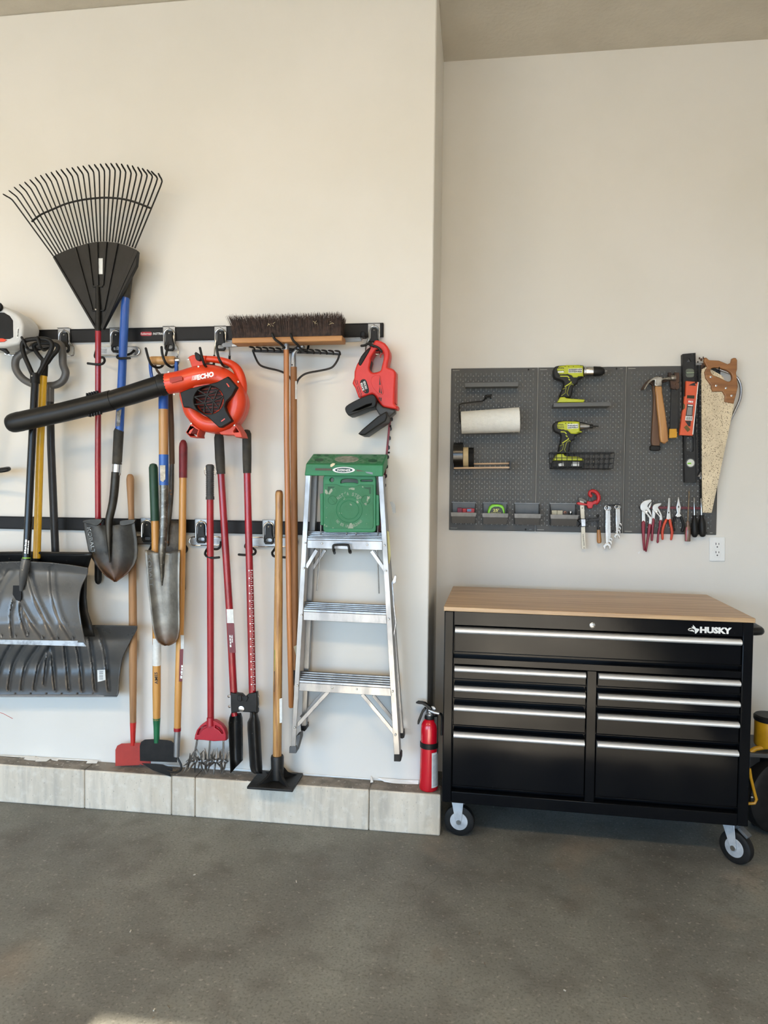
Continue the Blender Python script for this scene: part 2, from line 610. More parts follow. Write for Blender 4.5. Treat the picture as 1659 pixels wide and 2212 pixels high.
# torn strips of drywall paper hanging over the curb at the wall's foot
def scrap(pts, yy=-0.006):
    mb = MB()
    poly = []
    for a, b in pts:
        q = P(a, b, yy)
        poly.append(q if q.z > HC + 0.0025 else PZ(a, b, HC + 0.0025))
    mb.prism(poly, (0, 0.0008, 0.0006))
    return mb
SCR = mat('torn_drywall_paper', (240, 240, 238), 0.8)
scraps = [
    [(0, 1631), (60, 1634), (130, 1638), (215, 1643), (215, 1645), (130, 1641), (60, 1637), (0, 1633)],
    [(58, 1633), (75, 1634), (82, 1638), (76, 1643), (60, 1642), (51, 1640)],
    [(78, 1640), (98, 1636), (108, 1640), (100, 1645), (76, 1645)],
    [(108, 1636), (128, 1638), (124, 1644), (112, 1642)],
    [(190, 1642), (212, 1643), (209, 1649), (186, 1649)],
    [(330, 1650), (470, 1658), (640, 1670), (800, 1682), (800, 1684), (640, 1672), (470, 1660), (330, 1652)],
    [(801, 1675), (806, 1682), (806, 1690), (800, 1691)],
    [(815, 1680), (860, 1684), (905, 1686), (904, 1694), (880, 1694), (850, 1692), (830, 1689)],
    [(806, 1682), (830, 1684), (850, 1689), (842, 1691), (818, 1685)],
]
for s_ in scraps:
    ys_ = -0.004 - random.random() * 0.006
    part('torn_paper', scrap(s_, ys_), SCR, bpy.data.objects['wall_left'], smooth=0)
# ------------------------------------------------------------------ wall rails and their hooks
RAILM = mat('black_rail', (16, 16, 17), 0.5, 0.0, (22, 22, 23), scale=9, spec=0.25)
REDLOGO = mat('red_logo', (176, 28, 50), 0.5)

def rail(px0, px1, ytop0, ybot0, ytop1, ybot1, label):
    a = P(px0, ytop0, -0.001); b = P(px1, ytop1, -0.001)
    zt = (P(px0, ytop0, -0.014).z + P(px1, ytop1, -0.014).z) / 2
    zb = (P(px0, ybot0, -0.014).z + P(px1, ybot1, -0.014).z) / 2
    o = thing('wall_rail', (a.x, 0, zb), label, 'rail', 'black wall rails')
    part('channel', MB().span((a.x, -0.008, zb + 0.004), (b.x, -0.0005, zt - 0.004)), RAILM, o)
    mb = MB()
    mb.span((a.x, -0.014, zb + 0.003), (b.x - 0.002, -0.006, zt - 0.003))
    part('cover', mb, RAILM, o, bevel=0.002)
    mb = MB()
    mb.span((a.x, -0.016, zt - 0.005), (b.x, -0.001, zt))
    mb.span((a.x, -0.016, zb), (b.x, -0.001, zb + 0.005))
    part('lip', mb, RAILM, o, bevel=0.0015)
    return o
RAIL1 = rail(-160, 829, 714.5, 742, 700.5, 730.7, 'black horizontal wall rail along the top of the hanging tools')
RAIL2 = rail(-160, 815, 1113, 1141, 1129, 1157, 'black horizontal wall rail behind the tool handles, lower of the two')
plate('brand_badge', rounded(303.3, 716.8, 328, 725.4, 3.5), -0.0146, 0.0006, REDLOGO, RAIL1, bevel=0.0)
part('badge_lettering', text_mb('Rubbermaid', (304.5, 723.2), (327, 722.9), 4.5, -0.0149, bold=0.01), WHITEINK, RAIL1, smooth=0)
part('rail_lettering', text_mb('FASTTRACK', (330.3, 723.2), (357.5, 722.8), 4.6, -0.0149, bold=0.02, shear=0.2), WHITEINK, RAIL1, smooth=0)

HOOKPL = mat('hook_rubber', (20, 20, 20), 0.5, 0, (28, 28, 28), scale=30, spec=0.25)
BRACK = mat('hook_bracket_grey', (158, 158, 157), 0.4, 0.6, (146, 146, 146), scale=25)

def rail_hook(px, ptop, label, latch=True, prongs=(), plate_=None, wire=None, group='hooks clipped on the wall rails'):
    """px: centre of the bracket; ptop: its top edge.  prongs: lists of (px,py,y) paths.  wire: extra wire paths"""
    base = P(px, ptop, 0)
    s = S(px, ptop, -0.02)
    o = thing('rail_hook', (base.x, 0, base.z - 0.1), label, 'hook', group)
    # folded bracket with a hole
    br = plate('bracket', [(px - 13, ptop), (px + 13, ptop - 0.5), (px + 13, ptop + 34), (px + 9, ptop + 37), (px - 9, ptop + 37), (px - 13, ptop + 34)],
               -0.0195, 0.0035, BRACK, o, holes=[circle(px, ptop + 3.2, 1.4)], bevel=0.001)
    part('bracket_lip', MB().box(P(px, ptop, -0.010) + Vector((0, 0, 0.001)), (26 * s, 0.022, 0.003)), BRACK, o, bevel=0.001)
    # steel wire loop over the latch
    loop = [(px - 11, ptop + 40), (px - 11, ptop + 20), (px - 9.5, ptop + 11), (px - 5, ptop + 6), (px, ptop + 4.5), (px + 5, ptop + 6), (px + 9.5, ptop + 11), (px + 11, ptop + 20), (px + 11, ptop + 40)]
    lp = cat_rom(loop, 3, closed=False)
    part('wire_loop', MB().tube([P(a, b, -0.026) for a, b in lp], 1.45 * s, 8), CHROME, o)
    for wpath in (wire or ()):
        part('wire', MB().tube([P(*q) for q in cat_rom(wpath, 3, closed=False)], 1.6 * s, 8), CHROME, o)
    if latch:
        lt = plate('latch', [(px - 4, ptop + 8), (px + 4, ptop + 8), (px + 7, ptop + 12), (px + 7.5, ptop + 30), (px + 10.5, ptop + 38), (px + 10.5, ptop + 47), (px + 7, ptop + 52), (px - 7, ptop + 52),
              (px - 10.5, ptop + 47), (px - 10.5, ptop + 38), (px - 7.5, ptop + 30), (px - 7, ptop + 12)], -0.036, 0.012, HOOKPL, o,
              holes=[rounded(px - 7, ptop + 39, px + 7, ptop + 47, 3.6)], bevel=0.003)
        part('latch_rivet', MB().ball(P(px, ptop + 14, -0.037), 1.8 * s, 8), BOLT, lt)
    if plate_:
        x0, y0, x1, y1 = plate_
        bp = plate('back_plate', rounded(x0, y0, x1, y1, (y1 - y0) / 2 - 0.2, 4), -0.014, 0.008, BRACK, o, bevel=0.002)
        rim = rounded(x0 + 1, y0 + 1, x1 - 1, y1 - 1, (y1 - y0) / 2 - 1.2, 4)
        part('wire_rim', MB().tube([P(a, b, -0.016) for a, b in rim], 1.2 * s, 8, closed=True), CHROME, bp)
        for gx in (x0 + (x1 - x0) * 0.2, x0 + (x1 - x0) * 0.8):
            mb = MB()
            for k in range(3):
                yy = y0 + (y1 - y0) * (0.35 + 0.15 * k)
                mb.box(P(gx, yy, -0.0155), (11 * s, 0.003, 1.4 * s))
            part('rib', mb, BRACK, bp, bevel=0.0005)
    for pr in prongs:
        path = cat_rom(pr, 4, closed=False)
        pg = part('prong', MB().tube([P(*q[:3]) for q in path], 2.6 * s, 8), HOOKPL, o)
        e = P(*pr[-1][:3])
        part('prong_tip', MB().ball(e, 2.75 * s, 8), HOOKPL, pg)
    return o

def jprong(px, py0, py1, y0=-0.02, y1=-0.13, dx=-10, up=42):
    """arm that leaves the bracket, runs out from the wall at the bottom and turns up towards the viewer"""
    return [(px, py0, y0), (px + 1, py1 - 3, y0 - 0.004), (px, py1, y0 - 0.02), (px + dx * 0.35, py1 + 1, (y0 + y1) / 2), (px + dx * 0.7, py1 - 4, y1), (px + dx * 0.85, py1 - up * 0.5, y1 - 0.008), (px + dx, py1 - up, y1 - 0.012)]

# upper rail, from the left
rail_hook(24, 711, 'wall hook at the left edge, half hidden behind the string trimmer', latch=False,
          wire=[[(30, 740, -0.03), (33, 755, -0.04), (33, 768, -0.045), (10, 764, -0.05)]])
rail_hook(138, 709.5, 'wall hook with two black prongs carrying the snow shovel handles', latch=True,
          wire=[[(149, 735, -0.028), (152, 742, -0.03), (159, 752, -0.035), (158, 768, -0.045), (146, 766, -0.06)]],
          prongs=[[(118, 745, -0.03), (104, 752, -0.06), (95, 757, -0.12), (88, 750, -0.17), (84, 740, -0.178), (81, 729, -0.18)],
                  [(118, 748, -0.03), (90, 754, -0.06), (66, 757, -0.12), (58, 750, -0.17), (53, 740, -0.178), (47, 729, -0.18)]])
rail_hook(250, 709, 'wall hook with a grey plate holding the leaf rake and the blue shovel', plate_=(205, 748, 302, 768),
          prongs=[[(208, 757, -0.02), (205, 770, -0.05), (212, 775, -0.06), (222, 772, -0.09), (226, 779, -0.115), (221, 786, -0.13), (208, 787, -0.135), (190, 785, -0.135)],
                  [(290, 757, -0.02), (280, 765, -0.04), (258, 768, -0.07), (253, 771, -0.10), (257, 774, -0.115), (268, 774, -0.118), (280, 773.5, -0.118)]])
rail_hook(365, 706, 'wall hook whose black prongs cradle the wooden D-grip of the trench spade',
          wire=[[(374, 725, -0.026), (377, 742, -0.03), (384, 752, -0.035), (385, 770, -0.04), (383, 780, -0.05)]],
          prongs=[[(366, 735, -0.03), (356, 776, -0.045), (350, 791, -0.07), (340, 794, -0.12), (328, 789, -0.15), (321, 775, -0.16), (315, 753, -0.165)],
                  [(384, 770, -0.03), (384, 784, -0.045), (379, 790, -0.08), (370, 793, -0.12), (358, 784, -0.15), (351, 766, -0.16), (349, 750, -0.165)]])
rail_hook(476, 705.5, 'wall hook whose black prongs carry the orange leaf blower by its handle',
          wire=[[(466, 735, -0.026), (464, 752, -0.03), (463, 768, -0.04)], [(486, 735, -0.026), (495, 752, -0.03), (496, 770, -0.05)]],
          prongs=[[(463, 768, -0.04), (462, 785, -0.06), (455, 793, -0.10), (444, 791, -0.235), (438, 778, -0.262), (432, 752, -0.270)],
                  [(496, 768, -0.04), (494, 790, -0.06), (489, 793, -0.10), (481, 788, -0.235), (472, 772, -0.262), (468, 750, -0.270)]])
rail_hook(640, 704, 'wall hook behind the push broom head with two long black prongs', latch=False,
          prongs=[[(655, 735, -0.03), (640, 752, -0.06), (622, 757, -0.12), (606, 742, -0.185), (594, 733, -0.195), (588, 721, -0.2)],
                  [(668, 735, -0.03), (664, 756, -0.06), (656, 760, -0.12), (643, 745, -0.185), (633, 735, -0.195), (628, 722, -0.2)]])
rail_hook(808, 699.5, 'wall hook at the right end of the rail holding the red hedge trimmer',
          wire=[[(797, 730, -0.026), (791, 745, -0.03), (791, 765, -0.04), (806, 764, -0.06), (819, 764, -0.06), (820, 755, -0.05)]],
          prongs=[[(815, 740, -0.03), (820, 752, -0.06), (812, 756, -0.09), (800, 742, -0.1), (788, 746, -0.105), (781, 747, -0.105)],
                  [(800, 738, -0.03), (797, 742, -0.06), (800, 745, -0.108), (810, 748, -0.11), (818, 752, -0.112), (824, 759, -0.113)]])
# lower rail
rail_hook(317, 1120, 'lower rail hook half hidden behind the trench spade', plate_=(289, 1158, 396, 1176),
          prongs=[[(330, 1170, -0.02), (326, 1182, -0.03), (322, 1190, -0.045), (325, 1196, -0.06), (345, 1197, -0.065)],
                  [(390, 1168, -0.02), (401, 1180, -0.03), (404, 1186, -0.05), (401, 1192, -0.06), (392, 1194, -0.065)]])
rail_hook(434, 1122, 'lower rail hook beside the red cultivator handle', plate_=(408, 1159, 480, 1179),
          prongs=[[(477, 1170, -0.02), (476, 1180, -0.03), (470, 1186, -0.035), (461, 1186, -0.04)],
                  [(450, 1182, -0.04), (444, 1192, -0.06), (444, 1199, -0.085), (452, 1204, -0.09), (462, 1205, -0.09), (473, 1204, -0.09)]])
rail_hook(580, 1124, 'lower rail hook between the post hole digger and the tamper handle', plate_=(532, 1160, 644, 1182),
          prongs=[[(533, 1172, -0.02), (530, 1182, -0.04), (545, 1184, -0.05), (552, 1190, -0.075), (549, 1197, -0.09), (535, 1199, -0.095), (516, 1198, -0.095)],
                  [(600, 1176, -0.02), (592, 1188, -0.04), (588, 1194, -0.065), (591, 1201, -0.085), (602, 1203, -0.085), (616, 1204, -0.085)]])
rail_hook(738, 1128, 'lower rail hook whose black loop holds up the step ladder', latch=False,
          prongs=[[(722, 1160, -0.03), (722, 1192, -0.04), (723, 1194, -0.10), (721, 1190, -0.17), (720, 1180, -0.176), (725, 1177, -0.176), (748, 1177, -0.176), (753, 1180, -0.176), (755, 1192, -0.17), (757, 1194, -0.10), (757, 1190, -0.03)]])

# ------------------------------------------------------------------ leaf rake
def c1(x, y):
    return (x / 3.95, 330 + y / 3.95)
def polyline_at(pts, f):
    L = [0]
    for a, b in zip(pts[:-1], pts[1:]):
        L.append(L[-1] + math.hypot(b[0] - a[0], b[1] - a[1]))
    d = f * L[-1]
    for i in range(len(pts) - 1):
        if d <= L[i + 1] + 1e-9:
            u = (d - L[i]) / max(1e-9, L[i + 1] - L[i])
            return (pts[i][0] + (pts[i + 1][0] - pts[i][0]) * u, pts[i][1] + (pts[i + 1][1] - pts[i][1]) * u)
    return pts[-1]
def polyline_x(pts, x):
    for a, b in zip(pts[:-1], pts[1:]):
        if a[0] <= x <= b[0]:
            return a[1] + (b[1] - a[1]) * (x - a[0]) / (b[0] - a[0])
    return pts[-1][1]
RAKEP = mat('rake_plastic', (25, 25, 24), 0.45, 0, (31, 31, 30), scale=16, bump=0.04, spec=0.25)
rk = thing('leaf_rake', P(212, 1262, -0.08), 'black fan-shaped plastic leaf rake hung head up on a thin red handle', 'rake')
tips = [(25, 352), (75, 322), (120, 293), (165, 270), (210, 250), (255, 230), (300, 210), (345, 192), (390, 178), (435, 165), (478, 153), (520, 142), (567, 133), (613, 126), (660, 118), (707, 112), (757, 105), (805, 100), (855, 95), (900, 92), (945, 90), (990, 90), (1035, 95), (1085, 103), (1128, 110), (1175, 122), (1213, 133), (1255, 145), (1290, 157), (1350, 175)]
bend = [(105, 400), (330, 275), (560, 215), (665, 195), (835, 160), (970, 148), (1010, 155), (1175, 185), (1260, 195), (1335, 212), (1386, 245)]
roots = [(455, 880), (545, 835), (640, 800), (745, 770), (825, 757), (905, 755), (1000, 765), (1070, 785), (1150, 815)]
N = len(tips)
RY = -0.115
def rake_y(fr, lev):
    return RY - 0.02 * math.sin(PI * fr) * lev
tine_w = 3.1 / 2
for i, tp in enumerate(tips):
    fr = i / (N - 1)
    b_ = polyline_at(bend, fr)
    r_ = polyline_at(roots, fr)
    mid = (b_[0] * 0.93 + r_[0] * 0.07, b_[1] * 0.93 + r_[1] * 0.07)
    path = [(*c1(*r_), RY), (*c1((r_[0] + b_[0]) / 2, (r_[1] + b_[1]) / 2), rake_y(fr, 0.6)), (*c1(*mid), rake_y(fr, 1)), (*c1(b_[0] * 0.85 + tp[0] * 0.15, b_[1] * 0.85 + tp[1] * 0.15), rake_y(fr, 1) - 0.012),
            (*c1(b_[0] * 0.45 + tp[0] * 0.55, b_[1] * 0.45 + tp[1] * 0.55), rake_y(fr, 1) - 0.032), (*c1(*tp), rake_y(fr, 1) - 0.05)]
    path = cat_rom(path, 2, closed=False)
    s = S(150, 450, RY)
    part('tine', MB().tube([P(*q) for q in path], [1.9 * s] * (len(path) - 1) + [1.4 * s], 6, sx=0.85), RAKEP, rk)
stab = [(270, 588), (350, 527), (465, 476), (570, 433), (700, 402), (830, 386), (920, 383), (1040, 393), (1150, 420), (1283, 472)]
part('stabiliser_bar', MB().tube([P(*c1(*q), RY - 0.012) for q in cat_rom(stab, 3, closed=False)], 2.2 * s, 6), RAKEP, rk)
body = [(452, 882), (545, 838), (640, 803), (745, 772), (825, 759), (905, 757), (1000, 767), (1070, 787), (1165, 828), (1160, 870), (868, 1490), (850, 1518), (822, 1518), (808, 1490)]
plate('head_plate', [c1(*q) for q in body], RY, 0.006, RAKEP, rk, bevel=0.001)
def bar(a, b, wpx, y, depth, m, parent, name, lift=0.0):
    """flat straight rib between two pixels"""
    A = P(*a, y); B = P(*b, y)
    d = (B - A)
    L = d.length
    d.normalize()
    R = Matrix((d, Vector((0, 1, 0)), d.cross(Vector((0, 1, 0))))).transposed()
    w = wpx * S(*a, y)
    return part(name, MB().box((A + B) / 2 + Vector((0, depth / 2 - lift, 0)), (L, depth, w), R), m, parent, bevel=min(0.001, w * 0.2))
for a, b, w in (((640, 805), (785, 1340), 3), ((745, 775), (788, 1135), 3), ((826, 762), (833, 1130), 3), ((905, 760), (875, 1130), 3), ((1000, 770), (885, 1340), 3), ((788, 1138), (872, 1138), 3), ((785, 1345), (885, 1345), 2),
                ((455, 885), (815, 1500), 4), ((1165, 832), (865, 1500), 8)):
    bar(c1(*a), c1(*b), w, RY - 0.007, 0.008, RAKEP, rk, 'rib')
side = [c1(1172, 838), c1(1160, 960), c1(872, 1505), c1(858, 1505), c1(1150, 870)]
plate('side_flange', side, RY - 0.004, 0.022, RAKEP, rk, bevel=0.001)
plate('sticker', [c1(834, 900), c1(876, 900), c1(876, 1035), c1(836, 1035)], RY - 0.0012, 0.0008, LABEL, rk, bevel=0)
mb = MB()
pole(mb, [(*c1(832, 1140), RY - 0.004, 8), (*c1(838, 1340), RY - 0.006, 11), (*c1(838, 1515), RY - 0.006, 12.5), (*c1(840, 1525), RY - 0.006, 12.5)])
part('socket', mb, RAKEP, rk)
part('bolt', MB().ball(P(*c1(817, 1337), RY - 0.017), 2.2 * s, 8), BOLT, rk)
mb = MB()
pole(mb, [(212, 714, RY - 0.006, 12.3), (212, 900, -0.105, 12.3), (211.5, 1000, -0.07, 12.5), (212, 1120, -0.05, 12.5), (212.3, 1218, -0.042, 12.5)])
part('handle', mb, REDPAINT, rk)
mb = MB()
pole(mb, [(212, 1214, -0.042, 14.4), (212.2, 1240, -0.041, 15), (212.2, 1253, -0.041, 14.6), (212.2, 1259, -0.041, 11), (212.2, 1262, -0.041, 4)], 14)
part('grip', mb, BLACKP, rk)
# ------------------------------------------------------------------ digging tools
BLUEP = mat('blue_fibreglass', (38, 92, 176), 0.38, 0, (30, 80, 160), scale=9, coat=0.2)
ASHW = wood('ash_wood', (196, 152, 96), (166, 118, 66), 0.42, coat=0.15)
OLDW = wood('weathered_handle_wood', (172, 130, 88), (138, 100, 66), 0.6)
HONEYW = wood('honey_wood', (205, 152, 80), (180, 124, 56), 0.4, coat=0.15)
BROWNW = wood('brown_wood', (92, 68, 48), (66, 48, 34), 0.6)
GRIMY = mat('grimy_grip', (44, 42, 38), 0.75, 0, (74, 68, 58), scale=16, lo=0.45, hi=0.75, bump=0.15)
SILVER = mat('polished_ferrule', (210, 212, 214), 0.2, 1.0)
STEELLIGHT = mat('worn_spade_steel', (122, 120, 114), 0.38, 0.85, (84, 82, 78), scale=14, bump=0.1, bscale=90, speck=(150, 148, 142), speck_scale=85, speck_at=0.6)
SPADEFLAT = mat('tarnished_steel', (112, 104, 94), 0.55, 0.6, (72, 66, 60), scale=16, bump=0.12)
def rusty(name, c1, c2, rust, zlo, zhi):
    """steel that rusts towards its working tip (the rust is a stain on the blade)"""
    m = mat(name, c1, 0.42, 0.75, c2, scale=13, lo=0.35, hi=0.7, bump=0.12, bscale=80)
    n = m.node_tree.nodes; l = m.node_tree.links
    b = n['Principled BSDF']
    src = b.inputs['Base Color'].links[0].from_socket
    tc = [q for q in n if q.type == 'TEX_COORD'][0]
    sp = n.new('ShaderNodeSeparateXYZ'); l.new(tc.outputs['Object'], sp.inputs[0])
    mr = n.new('ShaderNodeMapRange')
    mr.inputs['From Min'].default_value = zhi; mr.inputs['From Max'].default_value = zlo
    l.new(sp.outputs['Z'], mr.inputs['Value'])
    nz = n.new('ShaderNodeTexNoise'); nz.inputs['Scale'].default_value = 24; nz.inputs['Detail'].default_value = 8
    l.new(tc.outputs['Object'], nz.inputs['Vector'])
    ad = n.new('ShaderNodeMath'); ad.operation = 'MULTIPLY_ADD'
    l.new(nz.outputs['Fac'], ad.inputs[0]); ad.inputs[1].default_value = 1.4; ad.inputs[2].default_value = -0.75
    ad2 = n.new('ShaderNodeMath'); ad2.operation = 'ADD'; ad2.use_clamp = True
    l.new(ad.outputs[0], ad2.inputs[0]); l.new(mr.outputs[0], ad2.inputs[1])
    mu = n.new('ShaderNodeMath'); mu.operation = 'MULTIPLY'; l.new(ad2.outputs[0], mu.inputs[0]); l.new(mr.outputs[0], mu.inputs[1])
    mx = n.new('ShaderNodeMix'); mx.data_type = 'RGBA'
    l.new(mu.outputs[0], mx.inputs['Factor']); l.new(src, mx.inputs['A']); mx.inputs['B'].default_value = lin(rust)
    l.new(mx.outputs['Result'], b.inputs['Base Color'])
    mt = n.new('ShaderNodeMath'); mt.operation = 'MULTIPLY_ADD'; l.new(mu.outputs[0], mt.inputs[0]); mt.inputs[1].default_value = -0.7; mt.inputs[2].default_value = 0.75
    l.new(mt.outputs[0], b.inputs['Metallic'])
    return m

def blade_surface(rows, y, bulge, ridge=0.0, n=15, ridge_w=0.18, ridge_len=0.6, dip=0):
    """dished blade. rows: (py, left px, right px); bulge: how far the middle sits back; ridge: raised rib down the middle fading out"""
    out = []
    k = len(rows)
    for i, (py, x0, x1) in enumerate(rows):
        v = i / (k - 1)
        r = []
        for j in range(n):
            u = -1 + 2 * j / (n - 1)
            px = x0 + (x1 - x0) * (u + 1) / 2
            yy = y - bulge * (u * u) 
            if ridge:
                f = max(0.0, 1 - v / ridge_len)
                yy -= ridge * f * math.exp(-(u / (ridge_w * (0.5 + f))) ** 2)
            dd = dip * (1 - v) ** 6 * max(0.0, 1 - (abs(u) / 0.62) ** 4)
            r.append(P(px, py + dd, yy))
        out.append(r)
    return MB().grid(out)

# blue round point shovel hung blade down
sh = thing('digging_shovel', P(249, 1256, -0.08), 'round point digging shovel with blue shaft and rusty pointed steel blade', 'shovel')
RST = rusty('shovel_steel', (70, 67, 62), (44, 42, 39), (96, 62, 40), 0.0, 0.13)
def row(py, a, b): return (py, a, b)
rows = [(1124, 179, 290), (1130, 179.5, 291), (1145, 182, 293), (1165, 186, 296), (1188, 190.5, 297.5), (1205, 198, 296), (1220, 207, 290.5), (1235, 219, 279), (1246, 231, 266), (1253, 242, 256), (1257, 247.5, 250.5)]
part('blade', blade_surface(rows, -0.085, 0.028, 0.02, ridge_len=0.75, dip=11), RST, sh, solid=0.003)
# turned steps at the top of the blade
for pts in ([(178, 1128), (186, 1122), (216, 1121), (219, 1127), (208, 1136), (196, 1133)], [(258, 1128), (263, 1124), (289, 1122), (291, 1127), (285, 1132), (262, 1136)]):
    plate('foot_step', pts, -0.116, 0.012, RST, sh, bevel=0.002, smooth=True)
mb = MB()
pole(mb, [(250, 1020, -0.09, 18), (247.5, 1055, -0.093, 18), (244, 1085, -0.098, 17.5), (239, 1108, -0.105, 17), (235.5, 1125, -0.108, 16), (235, 1150, -0.108, 13), (236, 1185, -0.104, 7), (237, 1215, -0.095, 2)], k=2)
part('socket', mb, RST, sh)
mb = MB(); pole(mb, [(253.5, 998, -0.085, 19.3), (251.3, 1026, -0.085, 18.8)])
part('ferrule', mb, SILVER, sh)
mb = MB(); pole(mb, [(258, 928, -0.088, 19), (256.5, 932, -0.088, 21), (252.8, 1003, -0.085, 20)])
part('lower_grip', mb, GRIMY, sh)
mb = MB(); pole(mb, [(271, 640, -0.072, 18), (264, 800, -0.088, 17.5), (258, 932, -0.088, 17.5)], 16)
part('shaft', mb, BLUEP, sh)
mb = MB(); pole(mb, [(282, 566, -0.06, 10), (281, 570, -0.06, 16), (278, 590, -0.062, 19), (271, 644, -0.072, 19.5)], 14)
part('upper_grip', mb, GRIMY, sh)
plate('sticker', [(252, 889), (262, 884), (258, 920), (251, 921)], -0.1075, 0.002, mat('torn_sticker', (176, 172, 166), 0.7, 0, (108, 104, 100), scale=60), sh, bevel=0)
part('stamped_lettering', text_mb('KOBALT', (188, 1140), (199, 1196), 8, -0.1175, bold=0.01), STEELLIGHT, sh, smooth=0)

# tarnished flat spade behind the trench spade
sp2 = thing('flat_spade', P(370, 1292, -0.04), 'old flat spade with dark brown shaft, hanging behind the blue and wood trench spade', 'spade')
rows = [(1124, 325, 395), (1140, 326, 396), (1170, 328, 397.5), (1210, 331, 399), (1250, 333, 401), (1272, 336, 401), (1284, 342, 397), (1293, 352, 388)]
part('blade', blade_surface(rows, -0.052, 0.012, 0.012, ridge_len=0.5), SPADEFLAT, sp2, solid=0.003)
mb = MB(); pole(mb, [(371, 998, -0.06, 10), (370, 1060, -0.06, 11), (366, 1110, -0.066, 11), (363, 1140, -0.066, 9), (362, 1180, -0.062, 4)], k=2)
part('socket', mb, STEELDARK, sp2)
mb = MB(); pole(mb, [(367, 838, -0.06, 10.5), (370, 920, -0.06, 12), (371.5, 1002, -0.06, 11.5)])
part('shaft', mb, BROWNW, sp2)
mb = MB()
for sx in (-1, 1):
    pole(mb, [(366, 842, -0.06, 6), (366 + sx * 6, 825, -0.06, 5.5), (361 + sx * 22, 800, -0.06, 5.5), (357 + sx * 23, 782, -0.06, 5.5)], 8, k=3)
part('yoke', mb, BROWNW, sp2)
mb = MB(); pole(mb, [(335, 781, -0.06, 10), (380, 780, -0.06, 10)])
part('cross_grip', mb, BROWNW, sp2)

# trench spade: wooden D-grip, blue yoke, wood shaft, narrow steel blade
sp = thing('trench_spade', P(358, 1394, -0.10), 'narrow trench spade with wooden D-grip, blue collars and long steel blade', 'spade')
rows = [(1188, 313, 389), (1196, 314, 389), (1220, 316, 388), (1260, 319, 387.5), (1300, 323.5, 387.5), (1340, 328, 388), (1362, 331, 387.5), (1378, 336, 384.5), (1387, 342, 379), (1392, 349, 371), (1394.5, 356, 364)]
RST2 = rusty('trench_steel', (132, 130, 124), (88, 86, 82), (98, 72, 50), 0.02, 0.13)
part('blade', blade_surface(rows, -0.105, 0.03, 0.02, ridge_len=0.45, ridge_w=0.2, dip=6), RST2, sp, solid=0.003)
mb = MB(); pole(mb, [(354, 1044, -0.118, 18.5), (354, 1090, -0.12, 18), (353, 1140, -0.128, 17), (351, 1175, -0.135, 17), (349.5, 1200, -0.133, 14), (349.5, 1235, -0.125, 8), (350, 1265, -0.112, 2)], 14, k=2)
part('socket', mb, STEELLIGHT, sp)
part('stamped_lettering', text_mb('KOBALT', (318, 1200), (324, 1268), 8, -0.138, bold=0.01), mat('stamped_grey', (84, 82, 79), 0.5, 0.6), sp, smooth=0)
mb = MB(); pole(mb, [(353, 878, -0.118, 20.3), (353.5, 990, -0.118, 20)], 16)
part('shaft', mb, ASHW, sp)
mb = MB(); pole(mb, [(353, 842, -0.118, 18), (353, 856, -0.118, 20.6), (353, 884, -0.118, 20.8)], 16)
part('upper_collar', mb, BLUEP, sp)
mb = MB(); pole(mb, [(353.5, 982, -0.118, 20.6), (354, 1048, -0.118, 19.8)], 16)
part('lower_collar', mb, BLUEP, sp)
mb = MB()
pole(mb, [(353, 850, -0.118, 9), (342, 838, -0.118, 8), (330, 820, -0.118, 7.5), (325.5, 800, -0.118, 7.5), (325, 778, -0.118, 8.5)], 8, k=3)
pole(mb, [(353, 850, -0.118, 9), (365, 838, -0.118, 8), (377, 820, -0.118, 7.5), (380.5, 800, -0.118, 7.5), (380.5, 778, -0.118, 8.5)], 8, k=3)
part('yoke', mb, BLUEP, sp)
mb = MB(); pole(mb, [(324, 779, -0.118, 15), (328, 779, -0.118, 18.5), (352, 779, -0.118, 19), (375, 778.5, -0.118, 18.5), (379, 778.5, -0.118, 16)], 14)
part('cross_grip', mb, ASHW, sp)
part('grip_bolt', MB().tube([P(377, 778.5, -0.118), P(388, 778, -0.118)], 5 * S(380, 778, -0.118), 10), BOLT, sp)
plate('sticker', [(345, 1005), (357, 1005), (357, 1035), (352, 1041), (346, 1038)], -0.1395, 0.0015, mat('scuffed_label', (206, 200, 186), 0.7, 0, (168, 160, 146), scale=45), sp, bevel=0)

# ------------------------------------------------------------------ hoes and cultivators
GREENGRIP = mat('green_grip', (26, 66, 46), 0.5, 0, (20, 54, 38), scale=10)
GREENMET = mat('green_socket', (24, 104, 66), 0.35, 0, (20, 92, 58), scale=10)
REDGRIP = mat('worn_red_grip', (112, 22, 30), 0.55, 0, (86, 16, 22), scale=26, lo=0.4, hi=0.7, bump=0.1)
REDBLADE = mat('chipped_red_blade', (172, 56, 46), 0.5, 0.1, (158, 48, 40), scale=9, speck=(92, 66, 58), speck_scale=30, speck_at=0.66, bump=0.05)
BLKBLADE = mat('black_hoe_blade', (22, 22, 22), 0.45, 0.0, (32, 31, 30), scale=20, bump=0.08, spec=0.25)
MAROON = mat('maroon_label', (108, 24, 36), 0.4)

